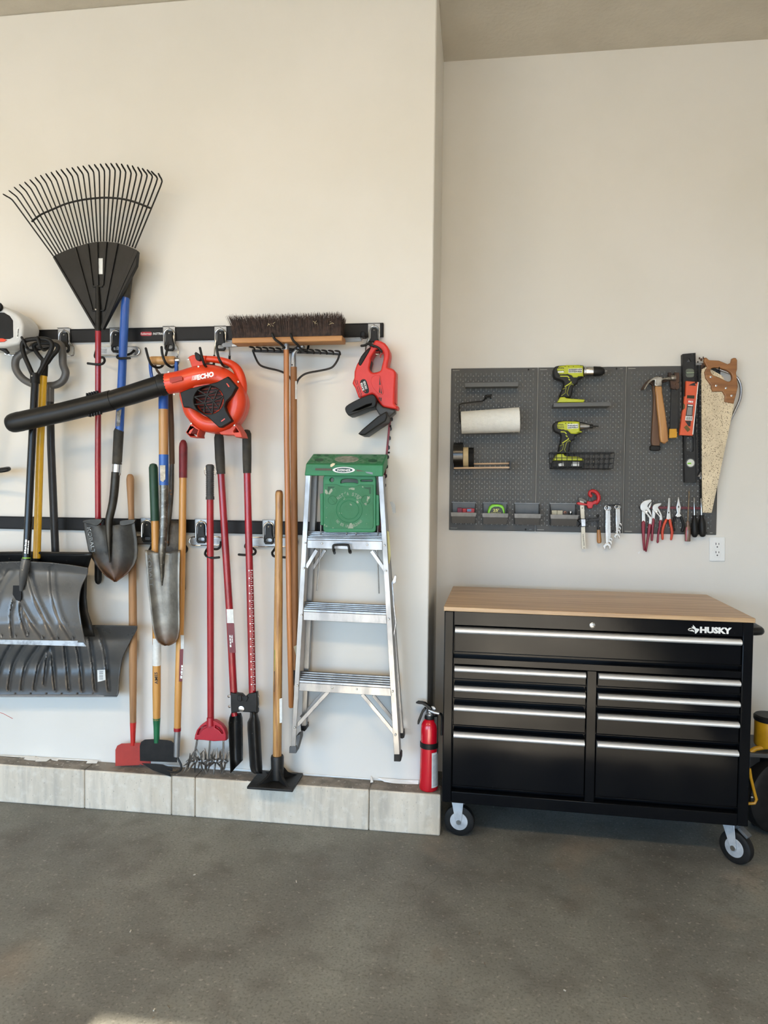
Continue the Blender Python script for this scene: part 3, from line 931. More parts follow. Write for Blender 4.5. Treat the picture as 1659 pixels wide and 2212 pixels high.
h1 = thing('scraper_hoe', P(280, 1655, -0.05), 'flat red scraper hoe on a worn wooden handle, leftmost tool on the curb', 'hoe')
mb = MB(); pole(mb, [(281, 1024, -0.05, 4), (281, 1026, -0.05, 11), (281.3, 1033, -0.05, 15.5), (281.5, 1045, -0.05, 16), (283, 1090, -0.05, 13), (284, 1130, -0.05, 12.5), (286, 1230, -0.05, 16), (287.2, 1350, -0.05, 16.8), (287.3, 1450, -0.05, 16), (287.5, 1562, -0.05, 13)], 14, k=2)
part('handle', mb, OLDW, h1)
mb = MB(); pole(mb, [(287.5, 1560, -0.05, 13.6), (287.3, 1580, -0.05, 11.5), (287, 1610, -0.05, 9.5)], 12)
part('socket', mb, mat('red_socket', (196, 44, 38), 0.4), h1)
plate('blade', [(249, 1655), (249, 1620), (253, 1611), (262, 1606.5), (300, 1605), (315, 1605), (322, 1610), (325, 1620), (325, 1652)], -0.053, 0.004, REDBLADE, h1, bevel=0.001)

h2 = thing('garden_hoe', P(340, 1650, -0.08), 'garden hoe with dark green grip, wooden handle and broad black blade', 'hoe')
mb = MB(); pole(mb, [(331, 1001, -0.075, 5), (331, 1003, -0.075, 14), (331.3, 1010, -0.075, 19), (333, 1060, -0.075, 19), (335, 1125, -0.075, 18.5)], 14)
part('grip', mb, GREENGRIP, h2)
mb = MB(); pole(mb, [(335, 1120, -0.075, 16), (337, 1250, -0.075, 17), (338.5, 1400, -0.075, 17.5), (338.5, 1500, -0.075, 17.5), (338.5, 1555, -0.075, 15.5)], 14)
part('handle', mb, HONEYW, h2)
mb = MB(); pole(mb, [(338.5, 1551, -0.075, 16.2), (338.5, 1570, -0.075, 13.5), (338.5, 1604, -0.077, 11.5)], 12)
part('socket', mb, GREENMET, h2)
plate('blade', [(302, 1644), (301.5, 1612), (304, 1603), (312, 1598), (330, 1597), (360, 1599), (370, 1601), (376, 1607), (379, 1618), (382, 1647)], -0.083, 0.0045, BLKBLADE, h2, bevel=0.0015)
mb = MB(); pole(mb, [(338.7, 1378, -0.0752, 17.9), (338.7, 1437, -0.0752, 17.9)], 14)
part('paper_label', mb, LABEL, h2)
part('lettering', text_mb('AMES', (341, 1478), (340, 1452), 7, -0.0935, bold=0.01), DARKINK, h2, smooth=0)

h3 = thing('triangle_hoe', P(385, 1676, -0.09), 'wooden-handled hoe with red grip, silver ferrule and black pointed blade', 'hoe')
mb = MB(); pole(mb, [(396, 950, -0.07, 4), (396, 952, -0.07, 10), (396, 958, -0.07, 16), (395.8, 966, -0.07, 18), (395.5, 1032, -0.07, 17)], 14)
part('grip', mb, REDGRIP, h3)
mb = MB(); pole(mb, [(395.3, 1028, -0.07, 15.5), (394, 1150, -0.07, 15.5), (391, 1300, -0.075, 16), (388, 1400, -0.085, 16), (385, 1500, -0.095, 15.5), (383.3, 1574, -0.102, 14.5)], 14)
part('handle', mb, HONEYW, h3)
mb = MB(); pole(mb, [(383.3, 1572, -0.102, 15.6), (383.2, 1579, -0.102, 15.6)], 14)
part('red_ring', mb, REDPAINT, h3)
mb = MB(); pole(mb, [(383.2, 1578, -0.102, 14), (381.5, 1634, -0.106, 12.5)], 14)
part('ferrule', mb, mat('grey_ferrule', (150, 152, 154), 0.35, 0.7), h3)
mb = MB(); pole(mb, [(381.5, 1632, -0.106, 4.5), (385, 1640, -0.106, 4.5), (391, 1652, -0.108, 4.5), (391, 1662, -0.11, 4.5), (384, 1668, -0.112, 4.5), (374, 1668, -0.11, 4.5), (362, 1664, -0.108, 4)], 8, k=3)
part('gooseneck', mb, BLACKM, h3)
plate('blade', [(306, 1649), (330, 1650), (352, 1652), (372, 1660), (372, 1665), (366, 1669), (369, 1678), (350, 1671), (330, 1664)], -0.108, 0.004, BLKBLADE, h3, bevel=0.001)
plate('white_label', [(390, 1372), (397, 1372), (397, 1402), (390.5, 1402)], -0.1008, 0.001, LABEL, h3, bevel=0)
plate('maroon_band', [(388.5, 1403), (396, 1402), (393.5, 1472), (386.5, 1472)], -0.107, 0.001, MAROON, h3, bevel=0)
scribble((393.5, 1466), (395.3, 1436), 4.5, -0.1075, WHITEINK, h3, 'band_print', 5, 2)

# red twist cultivator with star tines
GRIPG = mat('ribbed_grey_grip', (52, 52, 52), 0.6, 0, (60, 60, 60), scale=30)
rc = thing('star_tine_cultivator', P(454, 1676, -0.08), 'red hand cultivator with ribbed black grip and three spiky steel star wheels', 'cultivator')
mb = MB()
pts = [(453.5, 1003, -0.08, 10), (453.5, 1005, -0.08, 17), (453.5, 1009, -0.08, 18.5), (453.5, 1014, -0.08, 17)]
for k in range(14):
    yy = 1016 + k * 4.0
    pts += [(453.6, yy, -0.08, 17.4), (453.6, yy + 1.4, -0.08, 17.4), (453.6, yy + 1.6, -0.08, 16), (453.6, yy + 3.6, -0.08, 16)]
pts += [(453.8, 1073, -0.08, 18), (453.8, 1079, -0.08, 18.5)]
pole(mb, pts, 16)
part('grip', mb, GRIPG, rc)
ring = [(447, 1008, -0.082), (442, 1014, -0.088), (442, 1022, -0.09), (447, 1028, -0.088), (462, 1028, -0.07), (467, 1022, -0.072), (466, 1014, -0.075), (460, 1008, -0.08)]
part('hanging_ring', MB().tube([P(*q) for q in cat_rom(ring, 3)], 0.0013, 6, closed=True), CHROME, rc)
mb = MB(); pole(mb, [(454, 1076, -0.08, 15), (454.6, 1300, -0.08, 14.6), (455.2, 1558, -0.08, 14)], 14)
part('shaft', mb, mat('brick_red_paint', (158, 30, 38), 0.38, 0, (148, 26, 34)), rc)
plate('head', [(419.5, 1598), (421, 1588), (425, 1577), (433, 1567), (443, 1560), (449, 1557), (462, 1557), (468, 1560), (478, 1567), (485, 1577), (488, 1588), (488.5, 1600), (462, 1601.5), (440, 1599)], -0.092, 0.03, mat('red_head_plastic', (170, 24, 42), 0.4, 0, (160, 20, 38)), rc,
      holes=[[(425, 1588), (430, 1576), (439, 1569), (447, 1566), (447, 1572), (438, 1576), (433, 1582), (430, 1587)], [(465, 1567), (473, 1571), (480, 1579), (482, 1585), (479, 1586), (473, 1578), (464, 1573)]], bevel=0.003)
plate('head_web', [(424, 1597), (428, 1580), (440, 1568), (468, 1568), (480, 1580), (484, 1598)], -0.08, 0.01, MATS['red_head_plastic'], rc, bevel=0.002)
part('bolt', MB().ball(P(454, 1567, -0.094), 2.2 * 0.002, 8), BOLT, rc)
mb = MB(); pole(mb, [(454.5, 1550, -0.086, 15.5), (454.5, 1568, -0.09, 15.5)], 14)
part('collar', mb, MATS['red_head_plastic'], rc)
STAR = mat('star_tine_steel', (150, 148, 145), 0.35, 0.9, (104, 102, 100), scale=40)
for k, (x0, x1) in enumerate(((426, 418), (454, 451), (483, 482))):
    part('rod', MB().tube([P(x0, 1598, -0.085), P(x1, 1645, -0.083)], 2.4 * 0.002, 8), CHROME, rc)
axle = MB().tube([P(402, 1645, -0.08), P(494, 1645, -0.08)], 1.6 * 0.002, 6)
part('axle', axle, CHROME, rc)
for k, cx in enumerate((409, 422, 433, 444, 455, 466, 477, 488)):
    mb = MB()
    c = P(cx, 1644, -0.08)
    mb.tube([c - Vector((0.006, 0, 0)), c + Vector((0.006, 0, 0))], 0.010, 8)
    for j in range(6):
        a = 2 * PI * (j + 0.5 * (k % 2) + 0.13 * k) / 6
        d = Vector((0.35 * math.sin(k * 1.9 + j), math.cos(a), math.sin(a))).normalized()
        L = 0.056
        mb.tube([c + d * 0.006, c + d * L * 0.55, c + d * L + Vector((0.006 * math.cos(j + k), 0, 0))], [0.0042, 0.0042, 0.0012], 5)
    part('star_wheel', mb, STAR, rc)

# post hole digger
DIGM = mat('digger_black', (18, 18, 18), 0.36, 0.0, (26, 26, 26), scale=24, spec=0.3, speck=(120, 118, 114), speck_scale=90, speck_at=0.73)
pd = thing('post_hole_digger', P(530, 1668, -0.08), 'post hole digger with two red handles, black grips and black clam blades', 'digger')
DY = -0.09
mb = MB(); pole(mb, [(473, 935, DY, 8), (473, 937, DY, 16), (473, 945, DY, 20.5), (475, 990, DY, 21), (477.5, 1024, DY, 18)], 14)
part('grip', mb, GRIMY, pd)
mb = MB(); pole(mb, [(532.5, 928, DY, 6), (532.5, 930, DY, 14), (533, 937, DY, 19.5), (533.5, 985, DY, 19.5), (534, 1022, DY, 17.5)], 14)
part('grip', mb, GRIMY, pd)
mb = MB(); pole(mb, [(477.3, 1020, DY, 15), (487, 1180, DY, 15.5), (496.5, 1330, DY, 15.8), (505, 1500, DY, 16)], 14)
l_ = part('handle', mb, REDPAINT, pd)
mb = MB(); pole(mb, [(534, 1020, DY, 15.4), (537, 1150, DY, 15.6), (541, 1300, DY, 16), (545.5, 1500, DY, 16)], 14)
r_ = part('handle', mb, REDPAINT, pd)
plate('label', [(489, 1316), (503.5, 1316), (505, 1346), (490.5, 1346)], DY - 0.0165, 0.002, LABEL, pd, bevel=0)
plate('label', [(491, 1347), (505.5, 1347), (509, 1410), (494.5, 1410)], DY - 0.0165, 0.002, MAROON, pd, bevel=0)
for (a, b) in (((500, 1398), (498, 1372)), ((503, 1388), (502.5, 1372))):
    scribble(a, b, 3.5, DY - 0.0169, WHITEINK, pd, 'label_print', 4, int(a[0]))
mb = MB()
for k in range(64):
    yy = 1232 + k * 4.1
    xx = 537.5 + (yy - 1232) * 0.0215
    w = 5.2 if k % 4 == 0 else (3.6 if k % 2 == 0 else 2.6)
    s = S(xx, yy, DY)
    mb.box(P(xx + 3.5 + w / 2, yy, DY - 0.0166), (w * s, 0.0005, 0.9 * s))
    if k % 4 == 0:
        mb.box(P(xx + 0.6, yy + 0.6, DY - 0.0163), (2.6 * s, 0.0005, 2.8 * s))
part('measuring_scale', mb, WHITEINK, pd, smooth=0)
plate('hinge_bracket', [(497.5, 1496), (512, 1499), (520, 1500), (527, 1507), (535, 1500), (540, 1498), (554, 1496), (555.5, 1520), (555.5, 1541), (537, 1539), (518, 1538), (499, 1541), (498, 1520)], DY - 0.022, 0.03, DIGM, pd, bevel=0.004)
plate('hinge_tab', [(513, 1503), (521, 1503), (522, 1514), (518, 1516), (512, 1512)], DY - 0.027, 0.006, BLACKP, pd, bevel=0.002)
plate('hinge_tab', [(524, 1505), (533, 1503), (536, 1508), (532, 1516), (524, 1514)], DY - 0.027, 0.006, BLACKP, pd, bevel=0.002)
part('pivot_bolt', MB().lathe([(0.0125, 0), (0.0125, 0.003), (0.007, 0.0045), (0.007, 0.008), (0.001, 0.009)], P(521.5, 1531, DY - 0.022), (0, -1, 0), 14), CHROME, pd)
for (x, y) in ((494.5, 1504), (496, 1526), (557, 1504), (557, 1526)):
    part('clamp_bolt', MB().lathe([(0.007, -0.004), (0.007, 0.003), (0.0035, 0.006)], P(x, y, DY), (1 if x > 520 else -1, -0.3, 0), 8), CHROME, pd)
def clam(rows, y, bulge, n=11):
    out = []
    for py, x0, x1 in rows:
        out.append([P(x0 + (x1 - x0) * j / (n - 1), py + (0), y - bulge * (1 - (2 * j / (n - 1) - 1) ** 2)) for j in range(n)])
    return MB().grid(out)
lft = []
for py, x0, x1 in [(1540, 500, 520), (1550, 496, 523), (1562, 494, 523.5), (1600, 495, 524), (1640, 497, 524)]:
    lft.append((py, x0, x1))
o_ = []
n = 9
for py, x0, x1 in lft:
    o_.append([P(x0 + (x1 - x0) * j / (n - 1), py, DY + 0.03 * (1 - (2 * j / (n - 1) - 1) ** 2) - 0.01) for j in range(n)])
o_.append([P(498 + (524 - 498) * j / (n - 1), 1670 - 28 * j / (n - 1), DY + 0.02 * (1 - (2 * j / (n - 1) - 1) ** 2) - 0.012) for j in range(n)])
part('clam_blade', MB().grid(o_), DIGM, pd, solid=0.003)
part('clam_blade', clam([(1538, 541, 555), (1550, 540, 558), (1560, 535, 561), (1575, 535, 562), (1620, 538, 564), (1655, 540, 566), (1666, 543, 566), (1671, 550, 566)], DY + 0.006, 0.034), DIGM, pd, solid=0.003)
mb = MB(); pole(mb, [(505.5, 1538, DY, 13), (507, 1546, DY, 13)], 12)
part('shaft_end', mb, REDPAINT, pd)

# tamper
tm = thing('hand_tamper', P(597, 1700, -0.09), 'hand tamper with grained wooden handle and black cast iron square foot', 'tamper')
TY = -0.088
ASHG = wood('grained_ash', (214, 168, 106), (136, 88, 42), 0.4, scale=1.8, coat=0.2)
mb = MB(); pole(mb, [(603, 1060, TY, 10), (603, 1062, TY, 15), (603, 1068, TY, 17.2), (603, 1100, TY, 16.2), (602.5, 1150, TY, 16.2), (601.5, 1300, TY, 18.5), (599.5, 1500, TY, 19.5), (599, 1640, TY, 19)], 16)
part('handle', mb, ASHG, tm)
mb = MB(); pole(mb, [(603, 1058.5, TY, 6), (603, 1060, TY, 12.5), (603, 1063.5, TY, 15.8)], 16)
part('handle_tip', mb, mat('dark_wood_tip', (96, 62, 38), 0.5), tm)
CAST = mat('cast_iron_black', (20, 20, 20), 0.42, 0.0, (30, 30, 30), scale=20, bump=0.2, spec=0.35)
mb = MB(); pole(mb, [(599, 1632, TY, 26), (599, 1636, TY, 28), (599.5, 1682, TY, 27)], 18)
part('socket', mb, CAST, tm)
# square foot plate resting on the curb
zt = HC
A = PZ(536, 1700, zt + 0.002); Bq = PZ(636, 1703.5, zt + 0.002)
fw = (Bq - A).length
y0 = -0.178
foot = MB().span((A.x, y0, zt + 0.0005), (Bq.x + 0.002, -0.004, zt + 0.012))
part('foot_plate', foot, CAST, tm, bevel=0.003)
cx = (A.x + Bq.x) / 2
for sx, sy in ((0, -1), (0, 1), (1, 0), (-1, 0)):
    pass
def rib(dx, dy):
    c = Vector((P(599, 1680, TY).x, TY, 0))
    pr = []
    reach = 0.098 if dx else 0.083
    for t, h in ((0.0, 0.075), (0.018, 0.075), (0.03, 0.06), (0.05, 0.034), (0.075, 0.02), (reach, 0.012), (reach, 0.011), (0.0, 0.011)):
        pr.append(c + Vector((dx, dy, 0)) * t + Vector((0, 0, zt + h)))
    side = Vector((-dy, dx, 0)) * 0.011
    return MB().prism([q - side / 2 for q in pr], side)
for dx, dy in ((0.707, -0.707), (-0.707, -0.707), (0.707, 0.707), (-0.707, 0.707)):
    part('web', rib(dx, dy), CAST, tm, bevel=0.002)
plate('label', [(603.5, 1510), (609.5, 1508), (609.5, 1561), (604, 1562)], TY - 0.0192, 0.004, LABEL, tm, bevel=0)
plate('green_label', [(593, 1404), (596, 1402), (596, 1450), (593, 1450)], TY - 0.017, 0.003, mat('green_label', (96, 150, 58), 0.5), tm, bevel=0)
plate('black_label', [(592, 1450), (596, 1450), (596, 1495), (592, 1495)], TY - 0.017, 0.003, DARKINK, tm, bevel=0)
# ------------------------------------------------------------------ leaf blower
ORANGE = mat('blower_orange', (222, 66, 28), 0.36, 0, (210, 58, 24), scale=7, coat=0.15)
ORANGE2 = mat('blower_faded_orange', (216, 84, 62), 0.5, 0, (205, 74, 54), scale=9)
TUBEM = mat('blower_tube', (17, 17, 17), 0.4, 0, (24, 24, 24), scale=10, bump=0.05, spec=0.28)
def c6(x, y): return (380 + x * .1085, 750 + y * .1085)
def c3(x, y): return (280 + x * .1929, 680 + y * .1929)
bl = thing('leaf_blower', P(455, 940, -0.14), 'orange handheld leaf blower with a long black nozzle, hung by its handle', 'leaf blower')
BY = -0.192
# scroll housing
scroll = [(362, 829, 45), (395, 823, 46), (430, 814, 48), (462, 812, 46), (490, 822, 43), (508, 845, 41), (512, 875, 40), (500, 902, 39), (474, 916, 38), (445, 914, 37), (424, 898, 36), (412, 874, 34), (410, 852, 30)]
pts = cat_rom([(a, b, BY, w) for a, b, w in scroll], 4, closed=False)
mb = MB()
mb.tube([P(a, b, c) for a, b, c, w in pts], [w / 2 * S(a, b, c) for a, b, c, w in pts], 20)
part('scroll_housing', mb, ORANGE, bl)
plate('fan_plate', circle(457, 866, 50, 52, 32), BY - 0.024, 0.09, ORANGE, bl, bevel=0.004, holes=[circle(450.5, 863.5, 30, 30, 24)])
plate('rear_shell', [c6(*q) for q in [(110, 1150), (160, 1320), (240, 1440), (350, 1580), (480, 1660), (680, 1705), (860, 1705), (1010, 1660), (1150, 1570), (1260, 1430), (1340, 1280), (1370, 1100), (1345, 950), (1270, 790), (1180, 670), (1060, 575), (950, 495), (820, 430), (500, 440), (180, 480), (60, 880)]],
      BY + 0.01, 0.07, ORANGE, bl, bevel=0.006, smooth=True)
plate('inlet_floor', circle(450.5, 863.5, 31, 31, 24), BY - 0.006, 0.01, mat('inlet_dark', (66, 40, 36), 0.6), bl, bevel=0)
for k in range(9):
    bar(c6(360 + k * 8, 860 + k * 60), c6(940 - k * 10, 800 + k * 66), 1.6, BY - 0.016, 0.006, mat('inlet_fin', (150, 60, 48), 0.5), bl, 'inlet_fin')
cov = [(80, 900), (290, 815), (480, 770), (650, 735), (820, 690), (1030, 580), (1205, 785), (1120, 950), (990, 1090), (970, 1180), (1000, 1270), (1112, 1465), (900, 1595), (850, 1595), (640, 1400), (400, 1270), (250, 1195), (150, 1195), (120, 1100)]
cv = plate('black_cover', [c6(*q) for q in cov], BY - 0.062, 0.03, BLACKP, bl, holes=[circle(*c6(650, 1050), 32.5, 30.5, 28)], bevel=0.004)
for q in ([(1000, 720), (1020, 715), (1070, 785), (1050, 795)], [(895, 1470), (970, 1415), (978, 1432), (905, 1485)]):
    plate('cover_slot', [c6(*z) for z in q], BY - 0.0628, 0.003, ORANGE, cv, bevel=0)
nodes = [(610, 950), (740, 1070), (570, 1120)]
GR = mat('grille_grey', (38, 37, 36), 0.5, spec=0.25)
links = [(0, 1), (1, 2), (0, 2)]
gl = [(nodes[a], nodes[b]) for a, b in links]
gl += [(nodes[0], q) for q in ((430, 850), (345, 990), (690, 775), (850, 850))] + [(nodes[1], q) for q in ((830, 840), (930, 970), (860, 1230))] + [(nodes[2], q) for q in ((350, 980), (365, 1140), (560, 1300), (720, 1320), (550, 1290))] + [(nodes[1], (720, 1320)), ((930, 990), (840, 1240))]
for a, b in gl:
    bar(c6(*a), c6(*b), 2.6, BY - 0.058, 0.008, GR, cv, 'grille_bar')
# handle
hp = [(432, 775, 14), (448, 775.5, 14), (467, 777, 14.5), (488.5, 781.5, 15), (505, 790, 17), (514.5, 802, 20), (521, 820, 21), (523, 840, 22), (520, 862, 20)]
pts = cat_rom([(a, b, -0.178, w) for a, b, w in hp], 3, closed=False)
part('handle', MB().tube([P(a, b, c) for a, b, c, w in pts], [w / 2 * S(a, b, c) for a, b, c, w in pts], 14), ORANGE, bl)
plate('handle_block', [c6(*q) for q in [(225, 215), (260, 180), (330, 148), (420, 150), (590, 165), (560, 330), (520, 395), (320, 430), (270, 265)]], -0.20, 0.06, ORANGE, bl, bevel=0.006)
plate('throttle_lever', [c6(*q) for q in [(365, 120), (390, 92), (450, 130), (490, 180), (490, 245), (450, 270), (410, 260), (385, 225)]], -0.218, 0.02, BLACKP, bl, bevel=0.003)
plate('trigger', [c6(*q) for q in [(540, 330), (640, 318), (745, 335), (715, 392), (560, 390)]], -0.193, 0.03, BLACKP, bl, bevel=0.003)
for q in ([(300, 1510), (190, 1700), (280, 1792), (440, 1792), (430, 1745), (465, 1640), (400, 1590)], [(1175, 1510), (1290, 1700), (1320, 1792), (1190, 1792), (1150, 1745), (900, 1740), (860, 1695), (1080, 1610)]):
    hole = [(285, 1570), (220, 1690), (280, 1710), (335, 1610)] if q[0][0] < 600 else [(1190, 1590), (1255, 1690), (1150, 1700), (1140, 1670)]
    plate('foot', [c6(*z) for z in q], BY - 0.02, 0.075, ORANGE2, bl, holes=[[c6(*z) for z in hole]], bevel=0.003)
for q in ((250, 240), (450, 385), (1240, 690), (305, 1520), (1165, 1555)):
    part('screw', MB().lathe([(0.0042, 0), (0.0042, 0.003), (0.002, 0.004)], P(*c6(*q), BY - 0.03), (0, -1, 0), 10), BOLT, bl)
for q in ((435, 640), (500, 890)):
    part('screw', MB().lathe([(0.0042, 0), (0.0042, 0.003), (0.002, 0.004)], P(*c3(*q), BY - 0.01), (0, -1, 0), 10), BOLT, bl)
plate('pipe_latch', [c3(*q) for q in [(445, 705), (575, 685), (590, 700), (590, 735), (560, 740), (470, 765), (450, 755)]], BY - 0.052, 0.006, mat('latch_red', (170, 42, 22), 0.5), bl, bevel=0.001)
lt = MB()
text_mb('ECHO', c6(425, 648), c6(762, 574), 10.5, BY - 0.0615, bold=0.06, shear=0.12, mb=lt)
part('brand_lettering', lt, WHITEINK, bl, smooth=0)
for k in range(5):
    x = 318 + k * 21
    bar(c6(x, 662 - k * 4), c6(x + 12, 568 - k * 4), 0.7 + 0.28 * k, BY - 0.0610, 0.0006, WHITEINK, bl, 'brand_stripe')
# nozzle
noz = [(364, 828.5, -0.192, 44), (352, 831, -0.194, 48), (347, 832.5, -0.195, 48), (345, 833, -0.195, 44), (320, 841, -0.20, 44), (285, 852, -0.21, 43), (240, 865, -0.22, 41)]
mb = MB(); pole(mb, noz, 22)
nz_ = part('nozzle_elbow', mb, TUBEM, bl)
noz2 = [(243, 864, -0.22, 43.5), (236, 866, -0.221, 43.5), (140, 889.5, -0.238, 42.5), (48, 909.5, -0.248, 42.5), (44, 910.3, -0.248, 43.5), (30, 913.5, -0.249, 42), (24, 914.8, -0.25, 39), (20, 915.7, -0.25, 33)]
mb = MB(); pole(mb, noz2, 22)
nz2 = part('nozzle_tube', mb, TUBEM, bl)
for k in range(5):
    part('clip_tooth', MB().box(P(189 + k * 5.2, 852.5 - k * 1.3, -0.228), (0.006, 0.016, 0.012)), BLACKP, nz2, bevel=0.001)
    part('clip_tooth', MB().box(P(194 + k * 5.8, 897.5 - k * 1.4, -0.236), (0.007, 0.016, 0.012)), BLACKP, nz2, bevel=0.001)

# ------------------------------------------------------------------ hedge trimmer
HRED = mat('trimmer_red', (208, 46, 36), 0.42, 0, (196, 40, 32), scale=8)
def c5(x, y): return (740 + x * .1266, 720 + y * .1266)
ht = thing('hedge_trimmer', P(815, 1155, -0.07), 'red electric hedge trimmer with black guard hung above the step ladder', 'hedge trimmer')
HY = -0.10
body = [(545, 125), (600, 116), (720, 165), (800, 290), (797, 420), (762, 572), (830, 592), (905, 655), (905, 800), (885, 1195), (940, 1238), (925, 1292), (820, 1280), (690, 1252), (620, 1180), (560, 1085), (500, 1035), (300, 1108), (250, 1040), (212, 930), (165, 850), (195, 760), (200, 650), (240, 530), (275, 470), (330, 360), (420, 258), (500, 200)]
hole = [(600, 262), (680, 318), (702, 395), (665, 560), (640, 636), (530, 668), (478, 640), (458, 580), (482, 480), (480, 420), (540, 320)]
plate('body', [c5(*q) for q in cat_rom(body, 2)], HY, 0.075, HRED, ht, holes=[[c5(*q) for q in cat_rom(hole, 2)]], bevel=0.008)
plate('motor_cover', [c5(*q) for q in [(755, 585), (840, 600), (912, 660), (908, 1195), (825, 1195), (815, 930), (745, 660)]], HY + 0.012, 0.07, HRED, ht, bevel=0.01)
plate('grip_pad', [c5(*q) for q in cat_rom([(425, 262), (485, 245), (400, 400), (330, 520), (300, 552), (265, 512), (312, 390)], 2)], HY - 0.004, 0.05, BLACKP, ht, bevel=0.005)
plate('trigger', [c5(*q) for q in [(440, 465), (497, 475), (472, 560), (467, 640), (482, 668), (400, 652), (380, 600), (412, 530)]], HY + 0.008, 0.045, mat('trigger_grey', (62, 62, 62), 0.5), ht, bevel=0.003)
ck = [(700, 345), (665, 355), (645, 385), (650, 415)]
part('cord_hook', MB().tube([P(*c5(*q), HY + 0.03) for q in cat_rom(ck, 3, closed=False)], 0.002, 6), HRED, ht)
def slot(a, b, w, m, name, y, parent): return bar(c5(*a), c5(*b), w, y, 0.002, m, parent, name)
for a, b in (((210, 790), (238, 885)), ((245, 800), (262, 875)), ((245, 905), (280, 1010)), ((272, 890), (308, 1008)), ((288, 1018), (312, 1092)), ((316, 1015), (330, 1085))):
    slot(a, b, 1.1, DARKINK, 'vent_slot', HY - 0.0008, ht)
plate('vent_panel', [c5(*q) for q in [(500, 745), (560, 715), (640, 720), (700, 1020), (680, 1050), (620, 1040), (520, 930), (480, 830)]], HY - 0.0025, 0.004, HRED, ht, bevel=0.0015)
for q in ([(632, 735), (650, 880), (625, 880)], [(632, 890), (645, 1025), (620, 1005)], [(655, 900), (675, 1035), (655, 1025)], [(618, 1092), (632, 1090), (630, 1140), (618, 1120)], [(645, 1095), (665, 1100), (662, 1160), (648, 1150)]):
    plate('vent_slot', [c5(*z) for z in q], HY - 0.0034, 0.002, DARKINK, ht, bevel=0)
plate('brand_badge', [c5(*q) for q in cat_rom([(300, 830), (325, 790), (375, 783), (410, 820), (450, 960), (440, 1015), (400, 1026), (355, 995), (310, 880)], 2)], HY - 0.001, 0.003, BLACKP, ht, bevel=0.0005)
part('badge_dot', MB().lathe([(0.0026, 0), (0.0026, 0.0008)], P(*c5(385, 987), HY - 0.0012), (0, -1, 0), 6), mat('badge_orange', (214, 70, 40), 0.5), ht)
part('badge_lettering', text_mb('BLACK&', c5(372, 968), c5(334, 838), 4.6, HY - 0.0018, bold=0.03), WHITEINK, ht, smooth=0)
part('badge_lettering', text_mb('DECKER', c5(420, 945), c5(382, 808), 4.6, HY - 0.0018, bold=0.03), WHITEINK, ht, smooth=0)
plate('front_handle', [c5(*q) for q in cat_rom([(500, 1040), (560, 1085), (575, 1160), (548, 1250), (480, 1270), (400, 1290), (140, 1395), (80, 1382), (42, 1305), (60, 1240), (180, 1165), (350, 1085)], 2)], HY - 0.035, 0.10, BLACKP, ht,
      holes=[[c5(*q) for q in [(170, 1330), (210, 1305), (410, 1215), (500, 1190), (490, 1225), (300, 1300)]]], bevel=0.0035)
plate('shroud', [c5(*q) for q in [(575, 1150), (690, 1255), (820, 1285), (890, 1300), (892, 1350), (820, 1412), (720, 1440), (620, 1385), (548, 1262)]], HY - 0.004, 0.06, mat('shroud_grey', (40, 40, 40), 0.5), ht, bevel=0.006)
gd = [(262, 1712), (300, 1735), (380, 1735), (590, 1592), (735, 1500), (765, 1420), (745, 1330), (600, 1412), (330, 1640)]
plate('hand_guard', [c5(*q) for q in gd], HY - 0.05, 0.12, BLACKP, ht, bevel=0.006)
MARO = mat('blade_maroon', (112, 40, 46), 0.45, 0.4, (84, 28, 34), scale=30)
bar((843, 898), (818.5, 1156), 4.6, -0.030, 0.004, MARO, ht, 'cutter_bar')
mb = MB()
for k in range(13):
    f = k / 12
    x, y = 845.5 - 25 * f, 905 + 245 * f
    mb.prism([P(x - 0.5, y - 5, -0.0285), P(x + 3.0, y - 2, -0.0285), P(x + 3.0, y + 3, -0.0285), P(x - 0.5, y + 6, -0.0285)], (0, 0.003, 0))
part('cutter_teeth', mb, BLACKM, ht)
for q in ((815, 1585), (790, 2035)):
    part('bolt', MB().ball(P(*c5(*q), -0.031), 0.005, 8), BLACKM, ht)

# ------------------------------------------------------------------ push broom
BRISTLE = mat('broom_bristle', (66, 48, 40), 0.8, 0, (38, 27, 23), scale=60)
BLOCK = wood('broom_block_wood', (186, 136, 84), (160, 110, 62), 0.55, axis='x')
pbm = thing('push_broom', P(629, 1528, -0.12), 'push broom with a long dark brown bristle head hung bristles up', 'broom')
yf, yb = -0.178, -0.105
q = [P(500.6, 741.5, yf), P(739, 736.5, yf), P(739.5, 724.5, yf), P(500.6, 730, yf)]
part('block', MB().prism(q, (0, yb - yf, 0)), BLOCK, pbm, bevel=0.003)
rnd = random.Random(3)
mb = MB()
rows_ = 9
for r in range(rows_):
    v = r / (rows_ - 1)
    y0 = yf + 0.006 + (yb - yf - 0.012) * v
    for c in range(300):
        u = (c + rnd.random()) / 300
        b0 = P(503 + (736 - 503) * u, 730.5 - 5.2 * u, yf)
        base = Vector((b0.x, y0, b0.z - 0.002))
        lean = -0.022 * (1 - u) ** 3 + 0.004 * u ** 4 + rnd.gauss(0, 0.004)
        fy = (v - 0.5) * 0.05 + rnd.gauss(0, 0.005)
        h = 0.090 + rnd.gauss(0, 0.0028)
        tip = base + Vector((lean, fy, h))
        w = 0.0011
        d = Vector((w, 0, 0))
        mid = base * 0.45 + tip * 0.55 + Vector((lean * -0.2, 0, 0))
        mb.add([base - d, base + d, mid + d * 0.8, mid - d * 0.8, tip + d * 0.3, tip - d * 0.3], [[0, 1, 2, 3], [3, 2, 4, 5]])
core = [P(504, 731, yf + 0.03), P(736, 726, yf + 0.03), P(734, 692, yf + 0.03), P(502, 699, yf + 0.03)]
